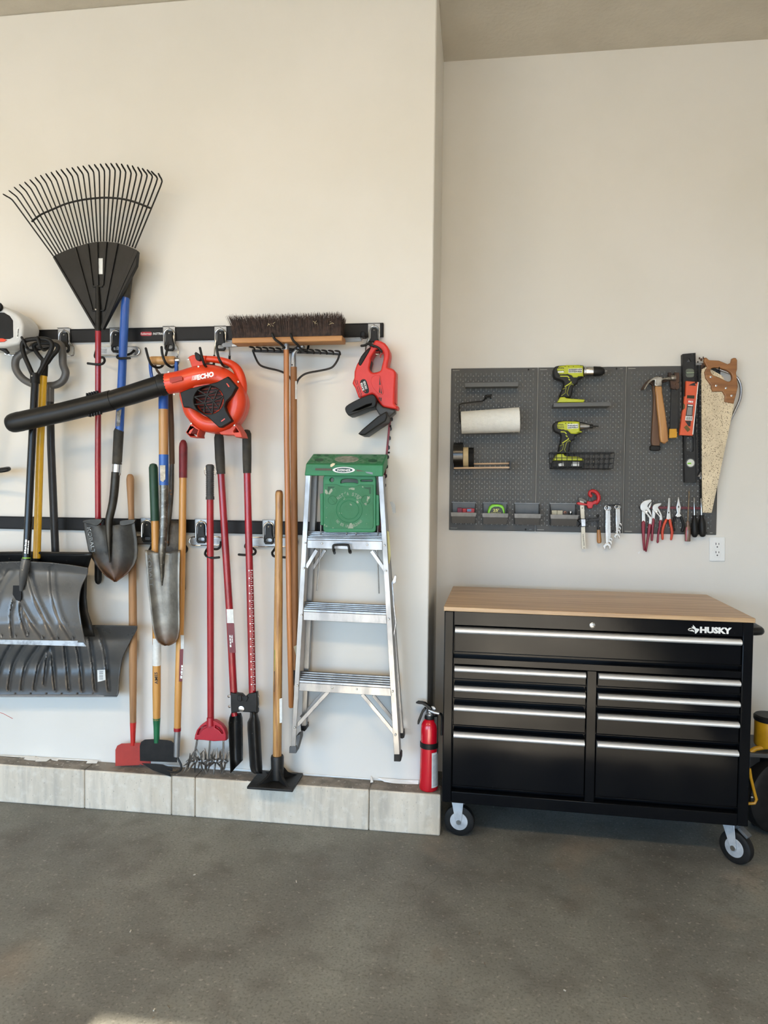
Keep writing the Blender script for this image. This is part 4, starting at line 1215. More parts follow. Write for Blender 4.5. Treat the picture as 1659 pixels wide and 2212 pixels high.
mb.prism(core, (0, (yb - yf) - 0.06, 0))
bo = part('bristles', mb, BRISTLE, pbm, smooth=0)
bo['kind'] = 'stuff'
LINT = mat('lint_scrap', (176, 162, 132), 0.9)
for (a, b, n_) in ((585, 702, 9), (682, 698, 5), (718, 698, 4)):
    mb = MB()
    for k in range(n_):
        c0 = P(a + rnd.uniform(-7, 7), b + rnd.uniform(-3, 3), yf - 0.012)
        mb.tube([c0, c0 + Vector((rnd.uniform(-.012, .012), 0.0, rnd.uniform(-.005, .008)))], 0.0011, 4)
    part('lint', mb, LINT, pbm)
mb = MB(); pole(mb, [(618.5, 752, -0.14, 12), (619.5, 960, -0.13, 12.5), (625, 1320, -0.12, 12.5), (629.5, 1526, -0.115, 12.3), (629.6, 1528.5, -0.115, 9)], 14)
part('handle', mb, wood('broom_handle_wood', (188, 126, 76), (156, 98, 54), 0.38, coat=0.2), pbm)
mb = MB(); pole(mb, [(618.5, 737, -0.14, 12.8), (618.5, 756, -0.14, 12.8)], 14)
part('ferrule', mb, ZINC, pbm)

# ------------------------------------------------------------------ bow rake
br = thing('bow_rake', P(638, 1480, -0.07), 'garden bow rake with black steel head, hung behind the push broom handle', 'rake')
BOWM = mat('bow_rake_black', (34, 30, 28), 0.5, 0.3, (24, 22, 21), scale=30)
KY = -0.075
plate('tine_bar', [(543, 754), (560, 755), (640, 757), (700, 760), (734, 763), (733.5, 767), (700, 764.5), (600, 761.5), (548, 760)], KY, 0.012, BOWM, br, bevel=0.002)
for k in range(14):
    x = 544 + k * 14.2
    y = 755 + (x - 544) * 0.045
    path = [(x + 6, y + 3, KY + 0.004), (x + 5, y - 3, KY - 0.01), (x - 1, y - 5, KY - 0.035), (x - 5.5, y - 5.5, KY - 0.06)]
    part('tine', MB().tube([P(*q) for q in cat_rom(path, 2, closed=False)], [0.0045] * 5 + [0.004, 0.0025], 6), BOWM, br)
for path in ([(546, 757), (550, 768), (556, 781), (564, 790), (580, 795.5), (598, 799.5), (613, 805), (624, 813), (631, 824)], [(733, 766), (730, 776), (722, 789), (712, 796), (690, 801), (668, 805), (655, 810), (645, 819), (640, 830)]):
    part('bow', MB().tube([P(a, b, KY + 0.004) for a, b in cat_rom(path, 3, closed=False)], 2.2 * 0.00198, 8), BOWM, br)
mb = MB(); pole(mb, [(634, 797, -0.075, 13.5), (633.5, 770, -0.075, 12.5), (636, 760, -0.078, 11.5), (644, 753, -0.083, 10.5), (656, 747, -0.088, 10)], 12, k=3)
part('ferrule', mb, ZINC, br)
mb = MB(); pole(mb, [(634.3, 793, -0.075, 14.2), (634.5, 960, -0.07, 15), (637, 1300, -0.062, 15), (638.5, 1480, -0.058, 14)], 14)
part('handle', mb, wood('bow_rake_handle', (168, 118, 74), (132, 88, 52), 0.5), br)
plate('white_label', [(637.5, 823), (641, 823), (641, 862), (637.5, 862)], -0.0885, 0.004, LABEL, br, bevel=0)
plate('paper_tag', [(634, 1397), (642, 1393), (643, 1412), (641, 1422)], -0.09, 0.001, mat('cream_tag', (214, 206, 178), 0.7), br, bevel=0)
mb = MB(); pole(mb, [(638, 1446, -0.0585, 14.8), (638.3, 1478, -0.058, 14.8)], 14)
part('black_band', mb, BLACKP, br)
part('ferrule_bolt', MB().ball(P(631, 788, -0.089), 0.003, 8), BLACKM, br)

# ------------------------------------------------------------------ metal straightedge lying on the hooks
se = thing('metal_bar', P(628, 748, -0.06), 'long grey metal bar with white print lying behind the push broom head', 'bar')
mb = MB()
q = [P(478, 744.5, -0.10), P(482, 741, -0.10), P(779, 730, -0.10), P(781, 737, -0.10), P(772, 738, -0.10), P(482, 750, -0.10)]
mb.prism(q, (0, 0.006, 0))
part('front_face', mb, mat('straightedge_grey', (122, 124, 126), 0.4, 0.6, (108, 110, 112), scale=9), se, bevel=0.001)
q = [P(486, 741, -0.10), P(778, 730, -0.10)]
mb = MB().prism([q[0], q[1], q[1] + Vector((0, 0.06, 0.004)), q[0] + Vector((0, 0.06, 0.004))], (0, 0, 0.003))
part('top_flange', mb, ALU, se, bevel=0.0008)
part('end_cap', MB().box(P(786, 724, -0.06), (0.02, 0.05, 0.022)), BLACKP, se, bevel=0.004)
plate('label_patch', [(501, 744.5), (511, 744), (511, 748), (501, 748.5)], -0.1008, 0.0005, LABEL, se, bevel=0)
scribble((514, 748), (598, 744.6), 2.8, -0.1012, WHITEINK, se, 'print', 11, 5)
# ------------------------------------------------------------------ snow shovels
SILVP = mat('silver_grey_poly', (98, 98, 98), 0.27, 0.3, (86, 86, 86), scale=5, rvar=0.06)
DGREYP = mat('dark_grey_poly', (74, 74, 74), 0.32, 0.2, (64, 64, 64), scale=5, rvar=0.06)
BLKPOLY = mat('scratched_black_poly', (20, 20, 20), 0.42, 0, (30, 30, 30), scale=12, spec=0.3, speck=(96, 94, 92), speck_scale=22, speck_at=0.72)
GREYTUBE = mat('grey_handle_plastic', (88, 86, 84), 0.45, 0, (78, 76, 74), scale=10)
BLKSHAFT = mat('gloss_black_shaft', (16, 17, 19), 0.22, 0, (22, 23, 25), scale=10, spec=0.45)
YEL = mat('yellow_shaft', (226, 176, 34), 0.36, 0, (210, 160, 28), scale=6, coat=0.15)

def interp(tab, v):
    for (a, x), (b, y) in zip(tab[:-1], tab[1:]):
        if a <= v <= b:
            u = (v - a) / (b - a)
            u = u * u * (3 - 2 * u)
            return x + (y - x) * u
    return tab[0][1] if v < tab[0][0] else tab[-1][1]

def near(path, px, py):
    best = 1e9
    for (ax_, ay_), (bx_, by_) in zip(path[:-1], path[1:]):
        dx, dy = bx_ - ax_, by_ - ay_
        t = max(0.0, min(1.0, ((px - ax_) * dx + (py - ay_) * dy) / (dx * dx + dy * dy + 1e-9)))
        best = min(best, math.hypot(px - ax_ - dx * t, py - ay_ - dy * t))
    return best

def scoop(rows, ytab, topdrop=0.0, n=25, curl=0.02, ribs=(), sub=1):
    """scoop blade: rows (py, x0, x1); ytab: depth by py; the ends of each row curl forward"""
    if sub > 1:
        rows = cat_rom(rows, sub, closed=False)
    ribs = [(cat_rom(q, 4, closed=False), w, h) for q, w, h in ribs]
    k = len(rows)
    out = []
    for i, (py, x0, x1) in enumerate(rows):
        v = i / (k - 1)
        r = []
        for j in range(n):
            u = -1 + 2 * j / (n - 1)
            px = x0 + (x1 - x0) * (u + 1) / 2
            yy = interp(ytab, py) - curl * (abs(u) ** 5)
            for q, w, h in ribs:
                d_ = near(q, px, py) / w
                if d_ < 1.6:
                    yy += h / (1 + d_ ** 6)
            r.append(P(px, py + topdrop * (u * u) * (1 - v), yy))
        out.append(r)
    return MB().grid(out)

# wide dark grey shovel at the back, grey loop handle
s3_ = thing('snow_pusher', P(90, 1506, -0.08), 'wide dark grey snow shovel at the back with a grey loop handle and barcode sticker', 'snow shovel')
ytab = [(1340, -0.10), (1385, -0.06), (1440, -0.045), (1510, -0.085)]
rows = [(1350, -80, 296), (1357, -80, 296), (1366, -76, 292), (1380, -70, 284), (1400, -62, 274), (1420, -56, 265), (1445, -53, 260), (1470, -52, 257.5), (1492, -52, 256.5), (1504, -50, 253)]
ribs = [((112, 1395), (116, 1440), (121, 1487)), ((141, 1395), (146, 1440), (150, 1487)), ((168, 1395), (175, 1440), (179, 1488)), ((194, 1375), (202, 1430), (207, 1488)), ((209, 1357), (227, 1400), (236, 1488)),
        ((106, 1397), (86, 1435), (75, 1486)), ((85, 1395), (58, 1435), (47, 1486)), ((54, 1393), (30, 1435), (20, 1486)), ((26, 1391), (5, 1430), (-8, 1486)), ((108, 1398), (102, 1430), (97, 1475))]
part('blade', scoop(rows, ytab, 2, n=190, ribs=[(q, 3.6, 0.009) for q in ribs], sub=5), DGREYP, s3_, solid=0.004)
edge = [P(x, 1503 - 0.0 + (x / 250) * 0, interp(ytab, 1503) - 0.004) for x in (-50, 50, 150, 252)]
part('wear_edge', MB().tube(edge, 0.006, 6), mat('scuffed_edge', (128, 128, 128), 0.5), s3_)
for x in (-2, 32, 65, 99, 132, 166, 200, 234):
    part('rivet', MB().ball(P(x, 1498, interp(ytab, 1498) - 0.005), 0.0045, 8), GREYTUBE, s3_)
plate('barcode_sticker', [(210, 1447.5), (227, 1446.5), (228, 1473.5), (211, 1474.5)], interp(ytab, 1460) - 0.0155, 0.001, LABEL, s3_, bevel=0)
mb = MB()
for k in range(9):
    w = (0.9, 0.5, 1.2, 0.5, 0.7, 1.1, 0.5, 0.8, 0.6)[k]
    mb.box(P(214 + 0.0, 1450 + k * 2.3, interp(ytab, 1460) - 0.0162) + Vector((0.010, 0, 0)), (0.018, 0.0003, w * 0.002))
part('barcode', mb, DARKINK, s3_, smooth=0)
mb = MB(); pole(mb, [(108, 860, -0.075, 15.5), (110, 960, -0.072, 16), (117, 1129, -0.068, 16), (120, 1200, -0.066, 16), (124, 1300, -0.064, 16), (128, 1365, -0.058, 15)], 14)
part('shaft', mb, mat('satin_black_shaft', (36, 36, 37), 0.4, 0, (44, 44, 45), scale=10, spec=0.35), s3_)
loop = [(108, 833), (90, 834), (66, 828), (47, 816), (34, 796), (35, 775), (48, 763), (66, 752), (92, 744), (118, 741), (132, 747), (135, 763), (136, 787), (142, 805), (136, 822), (122, 831)]
part('loop_handle', MB().tube([P(a, b, -0.078) for a, b in cat_rom(loop, 4)], 7.8 * 0.00208, 14, closed=True), GREYTUBE, s3_)
mb = MB(); pole(mb, [(108, 832, -0.077, 17), (108, 868, -0.075, 16.5)], 14)
part('stem', mb, GREYTUBE, s3_)

# black shovel, yellow shaft
s2_ = thing('black_snow_shovel', P(60, 1395, -0.12), 'black snow shovel on a yellow shaft, sandwiched between the two grey shovels', 'snow shovel')
ytab2 = [(1190, -0.15), (1230, -0.105), (1300, -0.095), (1380, -0.13)]
rows = [(1193, -93, 199), (1200, -93, 198), (1212, -91, 194), (1230, -88, 189), (1250, -87, 187), (1290, -86, 186), (1320, -87, 189), (1345, -90, 197), (1375, -92, 204)]
part('blade', scoop(rows, ytab2, 2, curl=0.012), BLKPOLY, s2_, solid=0.005)
part('top_bead', MB().tube([P(x, 1194 + abs(x - 53) * 0.012, -0.152) for x in (-92, -40, 20, 53, 90, 150, 197)], 0.006, 8), BLKPOLY, s2_)
for x, y in ((21, 1207), (145, 1211)):
    part('bolt', MB().ball(P(x, y, interp(ytab2, y) - 0.003), 0.006, 8), BLACKP, s2_)
mb = MB(); pole(mb, [(94, 805, -0.125, 15.5), (86.5, 968, -0.135, 15.5), (79.5, 1206, -0.15, 15.5)], 14)
part('shaft', mb, YEL, s2_)
mb = MB(); pole(mb, [(79.5, 1200, -0.15, 12), (77, 1235, -0.13, 12)], 12)
part('socket', mb, BLKPOLY, s2_)
mb = MB(); pole(mb, [(97, 775, -0.125, 14), (95.5, 790, -0.125, 16), (94, 812, -0.125, 16.5)], 12)
part('collar', mb, BLACKP, s2_)
dh = [(97, 782), (84, 768), (74, 752), (76, 743), (92, 741), (112, 742), (124, 746), (124, 756), (112, 770), (102, 784)]
part('end_grip', MB().tube([P(a, b, -0.122) for a, b in cat_rom(dh, 3)], 4.4 * 0.00205, 10, closed=True), BLACKP, s2_)

# silver grey shovel in front, black shaft
s1_ = thing('silver_snow_shovel', P(45, 1396, -0.2), 'silver-grey ribbed snow shovel in front, black shaft and black D-grip', 'snow shovel')
ytab1 = [(1205, -0.215), (1235, -0.185), (1290, -0.165), (1340, -0.175), (1398, -0.215)]
rows = [(1213, -97, 189), (1218, -98, 190), (1228, -97, 189), (1240, -92, 184), (1256, -86, 177), (1275, -82, 172.5), (1300, -80, 170.5), (1325, -82, 173), (1350, -86, 177), (1375, -91, 182), (1388, -94, 185)]
ribs1 = [((65, 1240), (82, 1298), (122, 1376)), ((114, 1222), (117, 1276), (131, 1330), (156, 1376)), ((47, 1305), (64, 1335), (92, 1375)), ((24, 1235), (10, 1254), (-6, 1285), (-20, 1330)), ((30, 1300), (24, 1330), (28, 1374)), ((44, 1312), (49, 1340), (60, 1372)), ((-2, 1240), (-30, 1280), (-45, 1370))]
part('blade', scoop(rows, ytab1, 14, n=150, curl=0.02, ribs=[(q, w, 0.008) for q, w in zip(ribs1, (6, 7, 5, 8, 3, 3.5, 7))], sub=5), SILVP, s1_, solid=0.004)
for x, y in ((3.5, 1372), (34, 1373), (60, 1368), (92, 1376), (125, 1378), (158, 1378)):
    part('wear_nub', MB().lathe([(0.008, 0), (0.004, 0.008), (0.0005, 0.02)], P(x, y + 3, interp(ytab1, y) - 0.002), (0.1, -0.45, 0.9), 8), SILVP, s1_)
mb = MB().prism([P(-94, 1380, -0.222), P(178, 1384, -0.222), P(186.5, 1396.5, -0.228), P(-97, 1389, -0.228)], (0, 0.006, 0))
part('metal_edge', mb, mat('worn_steel_edge', (176, 177, 178), 0.35, 0.85, (120, 120, 120), scale=30, lo=0.45, hi=0.7), s1_, bevel=0.001)
mb = MB(); pole(mb, [(57, 1207, -0.215, 19), (54, 1222, -0.212, 21), (50, 1245, -0.20, 17), (46, 1275, -0.178, 8)], 14)
part('socket', mb, SILVP, s1_)
plate('socket_recess', [(28, 1262), (33, 1247), (45, 1240), (46, 1290), (44, 1300), (34, 1296), (27, 1284)], -0.176, 0.004, mat('recess_black', (14, 15, 18), 0.5, spec=0.2), s1_, bevel=0.001)
part('socket_bolt', MB().ball(P(48.5, 1231, -0.226), 0.004, 8), BOLT, s1_)
mb = MB(); pole(mb, [(76, 820, -0.17, 15.8), (67, 1000, -0.185, 16), (57, 1212, -0.215, 16)], 14)
part('shaft', mb, BLKSHAFT, s1_)
mb = MB(); pole(mb, [(75.5, 806, -0.17, 19), (75.3, 828, -0.17, 20)], 14)
part('collar', mb, BLACKP, s1_)
dh = [(74, 815), (62, 790), (51, 764), (48, 746), (53, 737), (66, 733), (88, 732), (104, 734), (112, 742), (110, 757), (98, 780), (82, 810)]
part('end_grip', MB().tube([P(a, b, -0.165) for a, b in cat_rom(dh, 3)], 4.9 * 0.002, 10, closed=True), BLACKP, s1_)
part('rivet', MB().ball(P(69, 812, -0.19), 0.004, 8), BOLT, s1_)
scribble((56, 1196), (58.5, 1164), 5, -0.2335, WHITEINK, s1_, 'shaft_print', 5, 3)
scribble((61, 1196), (63, 1168), 3, -0.2325, WHITEINK, s1_, 'shaft_print', 7, 4)
mb = MB(); pole(mb, [(57.6, 1204, -0.2136, 16.6), (57.5, 1206.5, -0.214, 16.6)], 14)
part('lime_band', mb, mat('lime_band', (140, 190, 60), 0.5), s1_)

# ------------------------------------------------------------------ string trimmer cut off by the left edge
GREYH = mat('trimmer_grey', (206, 206, 204), 0.42, 0, (196, 196, 194), scale=12)
tr = thing('string_trimmer', P(-150, 1510, -0.08), 'light grey and black string trimmer cut off by the left edge', 'string trimmer')
hs = [(-55, 650), (4, 660), (18, 668), (34, 676), (45, 688), (50, 702), (47, 730), (41, 743), (22, 747), (8, 750), (-55, 752)]
plate('motor_housing', hs, -0.16, 0.12, GREYH, tr, bevel=0.012)
plate('black_panel', [(-55, 672), (8, 675), (20, 682), (27, 692), (27.5, 728), (20, 732), (-55, 734)], -0.1635, 0.01, BLACKP, tr, bevel=0.003)
part('top_knob', MB().lathe([(0.018, 0), (0.02, 0.006), (0.017, 0.014)], P(-1, 664, -0.16), (0, -1, 0), 14), BLACKP, tr)
plate('rating_label', [(36.5, 708), (41.5, 707), (40, 729), (35.5, 731)], -0.1606, 0.0006, LABEL, tr, bevel=0)
scribble((39.3, 727), (41, 710), 2.6, -0.1611, DARKINK, tr, 'label_print', 5, 6)
plate('orange_trim', [(-30, 730), (6, 731), (14, 734), (8, 738), (-30, 740)], -0.166, 0.006, ORANGE, tr, bevel=0.001)
mb = MB(); pole(mb, [(-8, 742, -0.12, 9), (-14, 770, -0.12, 11), (-58, 1000, -0.12, 12), (-118, 1200, -0.12, 12), (-152, 1480, -0.10, 12)], 12)
part('shaft', mb, ZINC, tr)
mb = MB(); pole(mb, [(2, 752, -0.13, 10), (12, 757, -0.13, 9), (18, 764, -0.125, 8)], 10)
part('throttle_cable', mb, BLACKP, tr)
lp = [(-60, 1022, -0.12), (0, 1017, -0.16), (17, 1014, -0.15), (17, 1012, -0.08), (0, 1015, -0.06), (-60, 1020, -0.10)]
part('loop_grip', MB().tube([P(*q) for q in cat_rom(lp, 3)], 4.6 * 0.002, 10, closed=True), BLACKP, tr)
part('cutting_head', MB().lathe([(0.03, 0.03), (0.045, 0.02), (0.045, -0.02), (0.03, -0.03)], P(-154, 1495, -0.10), (0, 0, 1), 16), BLACKP, tr)
part('trimmer_line', MB().tube([P(-140, 1500, -0.10), P(-70, 1515, -0.08), P(8, 1542, -0.05), P(27.5, 1552.5, -0.035)], 0.0012, 6), mat('red_line', (190, 60, 50), 0.5), tr)

# ------------------------------------------------------------------ step ladder
ld = thing('step_ladder', P(745, 1645, -0.1), 'folded aluminium step ladder with green cap and green paint shelf hung on the wall', 'ladder')
GREEN = mat('ladder_green', (30, 118, 72), 0.5, 0, (26, 106, 64), scale=12)
SCUFF = mat('paint_flecked_green', (38, 104, 66), 0.6, 0, (52, 118, 82), scale=9, lo=0.4, hi=0.7, speck=(150, 158, 140), speck_scale=26, speck_at=0.6)
FOOTR = mat('ladder_foot', (84, 86, 88), 0.6, 0, (74, 76, 78), scale=20)
LF = -0.145
def beam(a, b, w0, w1, y0, y1, depth, m, parent, name, bevel=0.001):
    """tapered beam between two pixels; front at y0 / y1"""
    A = [P(a[0] - w0 / 2, a[1], y0), P(a[0] + w0 / 2, a[1], y0), P(b[0] + w1 / 2, b[1], y1), P(b[0] - w1 / 2, b[1], y1)]
    return part(name, MB().prism(A, (0, depth, 0)), m, parent, bevel=bevel)
# rear legs
beam((679, 1026), (656, 1568), 13, 10, -0.07, -0.07, 0.03, ALU, ld, 'rear_leg')
beam((823, 1030), (866, 1584), 12, 10, -0.07, -0.07, 0.03, ALU, ld, 'rear_leg')
# front rails with a web and outer flange
for a, b, w0, w1, sg in (((665.5, 1024), (633.5, 1614), 10.5, 9.5, -1), ((822, 1026), (857.5, 1632), 10.5, 12, 1)):
    r_ = beam(a, b, w0, w1, LF, LF, 0.004, ALU, ld, 'front_rail')
    e0 = a[0] + sg * (w0 / 2 - 0.8); e1 = b[0] + sg * (w1 / 2 - 0.8)
    beam((e0, a[1]), (e1, b[1]), 1.6, 1.6, LF + 0.001, LF + 0.001, 0.058, ALU, r_, 'rail_web', 0.0005)
    beam((a[0], a[1]), (b[0], b[1]), w0 * 0.9, w1 * 0.9, LF + 0.054, LF + 0.054, 0.003, ALU, r_, 'rail_back_flange', 0.0005)
# feet
plate('foot', [(625, 1614), (631, 1612), (640, 1612), (640.5, 1626), (639, 1627.5), (624.5, 1627)], LF - 0.003, 0.012, FOOTR, ld, bevel=0.001)
plate('foot', [(640, 1590), (648.5, 1586), (648.5, 1597), (640, 1626)], LF + 0.004, 0.05, FOOTR, ld, bevel=0.002)
plate('foot', [(851, 1630), (864, 1630), (866, 1633), (866, 1644), (864, 1645.5), (851, 1645)], LF - 0.003, 0.06, BLACKP, ld, bevel=0.002)
plate('rear_foot', [(649, 1566), (661.5, 1566), (661.5, 1576), (658, 1580), (650, 1579)], -0.062, 0.045, BLACKP, ld, bevel=0.002)
plate('rear_foot', [(862, 1581), (872, 1581), (873, 1594), (869, 1596), (862, 1594)], -0.062, 0.045, BLACKP, ld, bevel=0.002)
# steps
def step(rl, rr, fl, fr, bl_, br_):
    yr, yf_ = LF + 0.055, LF - 0.004
    o = None
    rows = []
    m_ = 25
    for i in range(m_):
        t = i / (m_ - 1)
        ridge = (0.006 if (i % 5 < 3) else 0.0)
        L = P(rl[0] + (fl[0] - rl[0]) * t, rl[1] + (fl[1] - rl[1]) * t, yr + (yf_ - yr) * t)
        R = P(rr[0] + (fr[0] - rr[0]) * t, rr[1] + (fr[1] - rr[1]) * t, yr + (yf_ - yr) * t)
        up = Vector((0, -0.3, 1)) * ridge
        rows.append([L + up, R + up])
    st = part('step', MB().grid(rows), ALU, ld, smooth=0, solid=0.0015)
    part('step_front', MB().prism([P(*fl, yf_ - 0.001), P(*fr, yf_ - 0.001), P(*br_, yf_ - 0.001), P(*bl_, yf_ - 0.001)], (0, 0.003, 0)), ALU, st, bevel=0.001)
    return st
step((666, 1150), (824.5, 1153), (664.5, 1167), (825.5, 1169.5), (663.5, 1184), (826.5, 1188.6))
step((658, 1302), (833, 1309.5), (656, 1321.5), (834, 1329), (655.5, 1339.5), (835.5, 1347.5))
step((649, 1452), (842, 1463), (647.5, 1475), (843, 1487), (646, 1492), (845.5, 1504))
for q in ((659, 1173), (695.5, 1174), (793, 1177), (830, 1178), (651, 1328.5), (839.5, 1337.5), (642, 1481.5), (717.5, 1486), (771, 1489), (848, 1494), (656, 1227.5), (833.5, 1233.5), (636.5, 1572), (854, 1588)):
    part('rivet', MB().ball(P(*q, LF - 0.006), 0.0042, 8, (1, 0.5, 1)), BOLT, ld)
# braces
for a, b, y in (((684, 1188), (661, 1226), LF + 0.006), ((802, 1190), (832, 1233), LF + 0.006), ((709, 1494), (642, 1567), LF + 0.008), ((782, 1500), (852, 1584), LF + 0.008)):
    bar(a, b, 8, y, 0.006, ALU, ld, 'brace')
for a, b, y in (((702, 1188), (674, 1230), -0.065), ((806, 1190), (826, 1222), -0.065), ((700, 1494), (650, 1550), -0.065), ((806, 1502), (852, 1558), -0.065)):
    bar(a, b, 7, y, 0.006, ALU, ld, 'rear_brace')
for a, b in (((692.5, 1185), (684, 1276)), ((815, 1188), (818.5, 1282))):
    part('shelf_rod', MB().tube([P(*a, -0.1), P(*b, -0.085)], 1.5 * 0.002, 8), ZINC, ld)
for x in (693, 816, 748.5, 769):
    part('shelf_rod', MB().tube([P(x, 1130, -0.12), P(x, 1160, -0.11)], 1.3 * 0.002, 8), ZINC, ld)
# cap
def capy(py): return -0.045 - 0.115 * (py - 980) / 23.0
ct = [(676.5, 980), (837.5, 981), (828, 1004.5), (661, 1001.5)]
T_ = [P(a, b, capy(b)) for a, b in ct]
F_ = [P(657.5, 1028, -0.157), P(827.5, 1030, -0.157)]
B_ = [T_[0] + Vector((0, 0.0, -0.05)), T_[1] + Vector((0, 0.0, -0.05))]
vv = T_ + [F_[1], F_[0]] + [B_[1], B_[0]]
mb = MB().add(vv, [[0, 1, 2, 3], [3, 2, 4, 5], [5, 4, 6, 7], [7, 6, 1, 0], [1, 6, 4, 2], [0, 3, 5, 7]])
cap = part('top_cap', mb, GREEN, ld, bevel=0.004)
def onc(pts, lift=0.0012): return [P(a, b, capy(b)) + Vector((0, -0.2, 0.98)) * lift for a, b in pts]
nrm = Vector((0, 0.0, -0.0015))
DKG = mat('cap_recess_green', (16, 74, 46), 0.6)
part('scuffed_tread', MB().prism(onc([(678, 982), (834, 983), (825, 1001.5), (667, 999)], 0.0006), nrm), mat('scuffed_tread_green', (86, 128, 100), 0.8, 0, (40, 108, 68), scale=55, lo=0.42, hi=0.58), cap, smooth=0)
for cx, cy, rx, ry in ((689.5, 994, 10, 3.2), (805, 996, 10, 3.2), (688.5, 983.6, 5, 1.4), (705.5, 984, 5, 1.3), (810, 985, 4, 1.2)):
    part('tool_hole', MB().prism(onc(circle(cx, cy, rx, ry, 18), 0.0014), nrm), DKG, cap, smooth=0)
part('round_recess', MB().prism(onc(circle(749, 991.5, 29, 9.2, 28), 0.0014), nrm), GREEN, cap, smooth=0)
part('round_pad', MB().prism(onc(circle(749, 993, 26, 7.2, 28), 0.002), nrm), mat('worn_pad', (150, 150, 138), 0.8, 0, (112, 122, 108), scale=50), cap, smooth=0)
cy_ = -0.1585
for q in ([(681, 1011.5), (716, 1012), (716, 1016.5), (681, 1016)], [(770, 1013.5), (805, 1014), (805, 1018.5), (770, 1018)]):
    plate('cap_slot', q, cy_, 0.002, mat('slot_brown', (88, 82, 72), 0.7), cap, bevel=0)
plate('brand_oval', circle(742.5, 1015.3, 24, 6.6, 28), cy_ - 0.0005, 0.002, WHITEINK, cap, bevel=0)
plate('brand_oval', circle(742.5, 1015.3, 19, 4.9, 28), cy_ - 0.0012, 0.002, mat('brand_dark_green', (24, 62, 62), 0.5), cap, bevel=0)
part('brand_lettering', text_mb('WERNER', (728, 1018), (757, 1018.3), 4.9, cy_ - 0.0018, bold=0.012, shear=0.15), WHITEINK, cap, smooth=0)
plate('paint_blob', [(714, 1003), (719, 1000.5), (724, 1001), (722, 1005), (716, 1009), (713.5, 1008)], cy_ - 0.003, 0.003, mat('dried_paint', (222, 208, 176), 0.7), cap, bevel=0)
plate('grey_smear', [(789, 1019), (805, 1020), (805, 1025), (792, 1022)], cy_ - 0.0004, 0.001, mat('grey_smear', (128, 138, 150), 0.7), cap, bevel=0)
# paint shelf
TYS = LF + 0.012
tray = plate('paint_shelf', rounded(698, 1026, 812, 1150, 7), TYS, 0.02, GREEN, ld, holes=[cat_rom([(736, 1044), (737, 1037), (744, 1034.5), (754, 1034), (765, 1034.5), (772, 1037), (773, 1044), (765, 1042.5), (754, 1042), (744, 1042.5)], 2), circle(716.5, 1036.5, 4.4, 4.6, 14), rounded(779, 1036.5, 805, 1040, 1.6)], bevel=0.003)
plate('shelf_panel', [(702, 1046), (728, 1046.5), (735, 1050), (752, 1051.5), (770, 1050), (776, 1047.5), (806, 1047.5), (806.5, 1138), (803, 1142), (703, 1141), (700, 1137)], TYS - 0.003, 0.006, SCUFF, tray, bevel=0.0012)
for r in (28, 20.5):
    part('moulded_ring', MB().tube([P(a, b, TYS - 0.0035) for a, b in circle(754, 1101.5, r, r * 0.98, 32)], 0.0017, 6, closed=True), GREEN, tray)
for cx, cy in ((718, 1080.5), (790, 1079.5)):
    part('warning_symbol', MB().tube([P(a, b, TYS - 0.0035) for a, b in circle(cx, cy, 9.5, 9.5, 20)], 0.0013, 6, closed=True), SCUFF, tray)
    bar((cx - 6, cy - 6), (cx + 6, cy + 6), 1, TYS - 0.0045, 0.001, SCUFF, tray, 'warning_slash')
for q in ([(708, 1051), (722, 1051), (722, 1053.5), (712, 1056), (711, 1062), (708.5, 1062)], [(787, 1053), (801, 1052.5), (801, 1067), (798, 1067), (797, 1057), (787, 1055)]):
    plate('corner_mark', q, TYS - 0.0036, 0.001, DKG, tray, bevel=0)
def arc_text(s_, cx, cy, r, a0, a1, h, y, m, parent, name, inward=False):
    mb = MB()
    k = len(s_)
    for i, ch in enumerate(s_):
        if ch == ' ':
            continue
        a = math.radians(a0 + (a1 - a0) * i / (k - 1))
        x, yy = cx + r * math.cos(a), cy + r * math.sin(a)
        tx, ty = (-math.sin(a), math.cos(a)) if not inward else (math.sin(a), -math.cos(a))
        w = h * 0.36 if ch in 'I' else h * 0.62
        text_mb(ch, (x - tx * w / 2, yy - ty * w / 2), (x + tx * w / 2, yy + ty * w / 2), h, y, bold=0.02, mb=mb)
    return part(name, mb, m, parent, smooth=0)
LTR = mat('raised_lettering', (142, 156, 138), 0.6)
arc_text('NOT A STEP', 754, 1101.5, 31.5, -133, -47, 7, TYS - 0.0038, LTR, tray, 'shelf_lettering')
arc_text('NO ES UN PELDAÑO', 754, 1101.5, 38, 137, 43, 6, TYS - 0.0038, LTR, tray, 'shelf_lettering', inward=True)
for q in ([(691, 1067), (698, 1065), (698, 1135), (692, 1134)], [(812, 1068), (819, 1070), (819, 1135), (812, 1136)]):
    plate('shelf_ear', q, TYS + 0.004, 0.03, GREEN, ld, bevel=0.002)
# stickers and the loose spreader on the right rail
plate('barcode_tag', [(842, 1084), (848, 1084), (854, 1090), (855, 1108), (849, 1110), (846, 1096)], -0.10, 0.001, mat('clear_grey_tag', (168, 166, 160), 0.5), ld, bevel=0)
plate('yellow_sticker', [(836, 1146), (840, 1149), (844, 1200), (841, 1218), (838, 1216)], -0.128, 0.003, mat('pale_yellow_sticker', (206, 198, 140), 0.6), ld, bevel=0)
part('spreader', MB().tube([P(855, 1242, -0.09), P(847, 1258, -0.10), P(851, 1310, -0.10), P(855, 1345, -0.10), P(850, 1375, -0.10)], 0.0026, 6), ZINC, ld)
plate('spreader_tab', [(847, 1256), (853, 1243), (856, 1244), (855, 1258), (849, 1262)], -0.105, 0.004, ZINC, ld, bevel=0.0008)

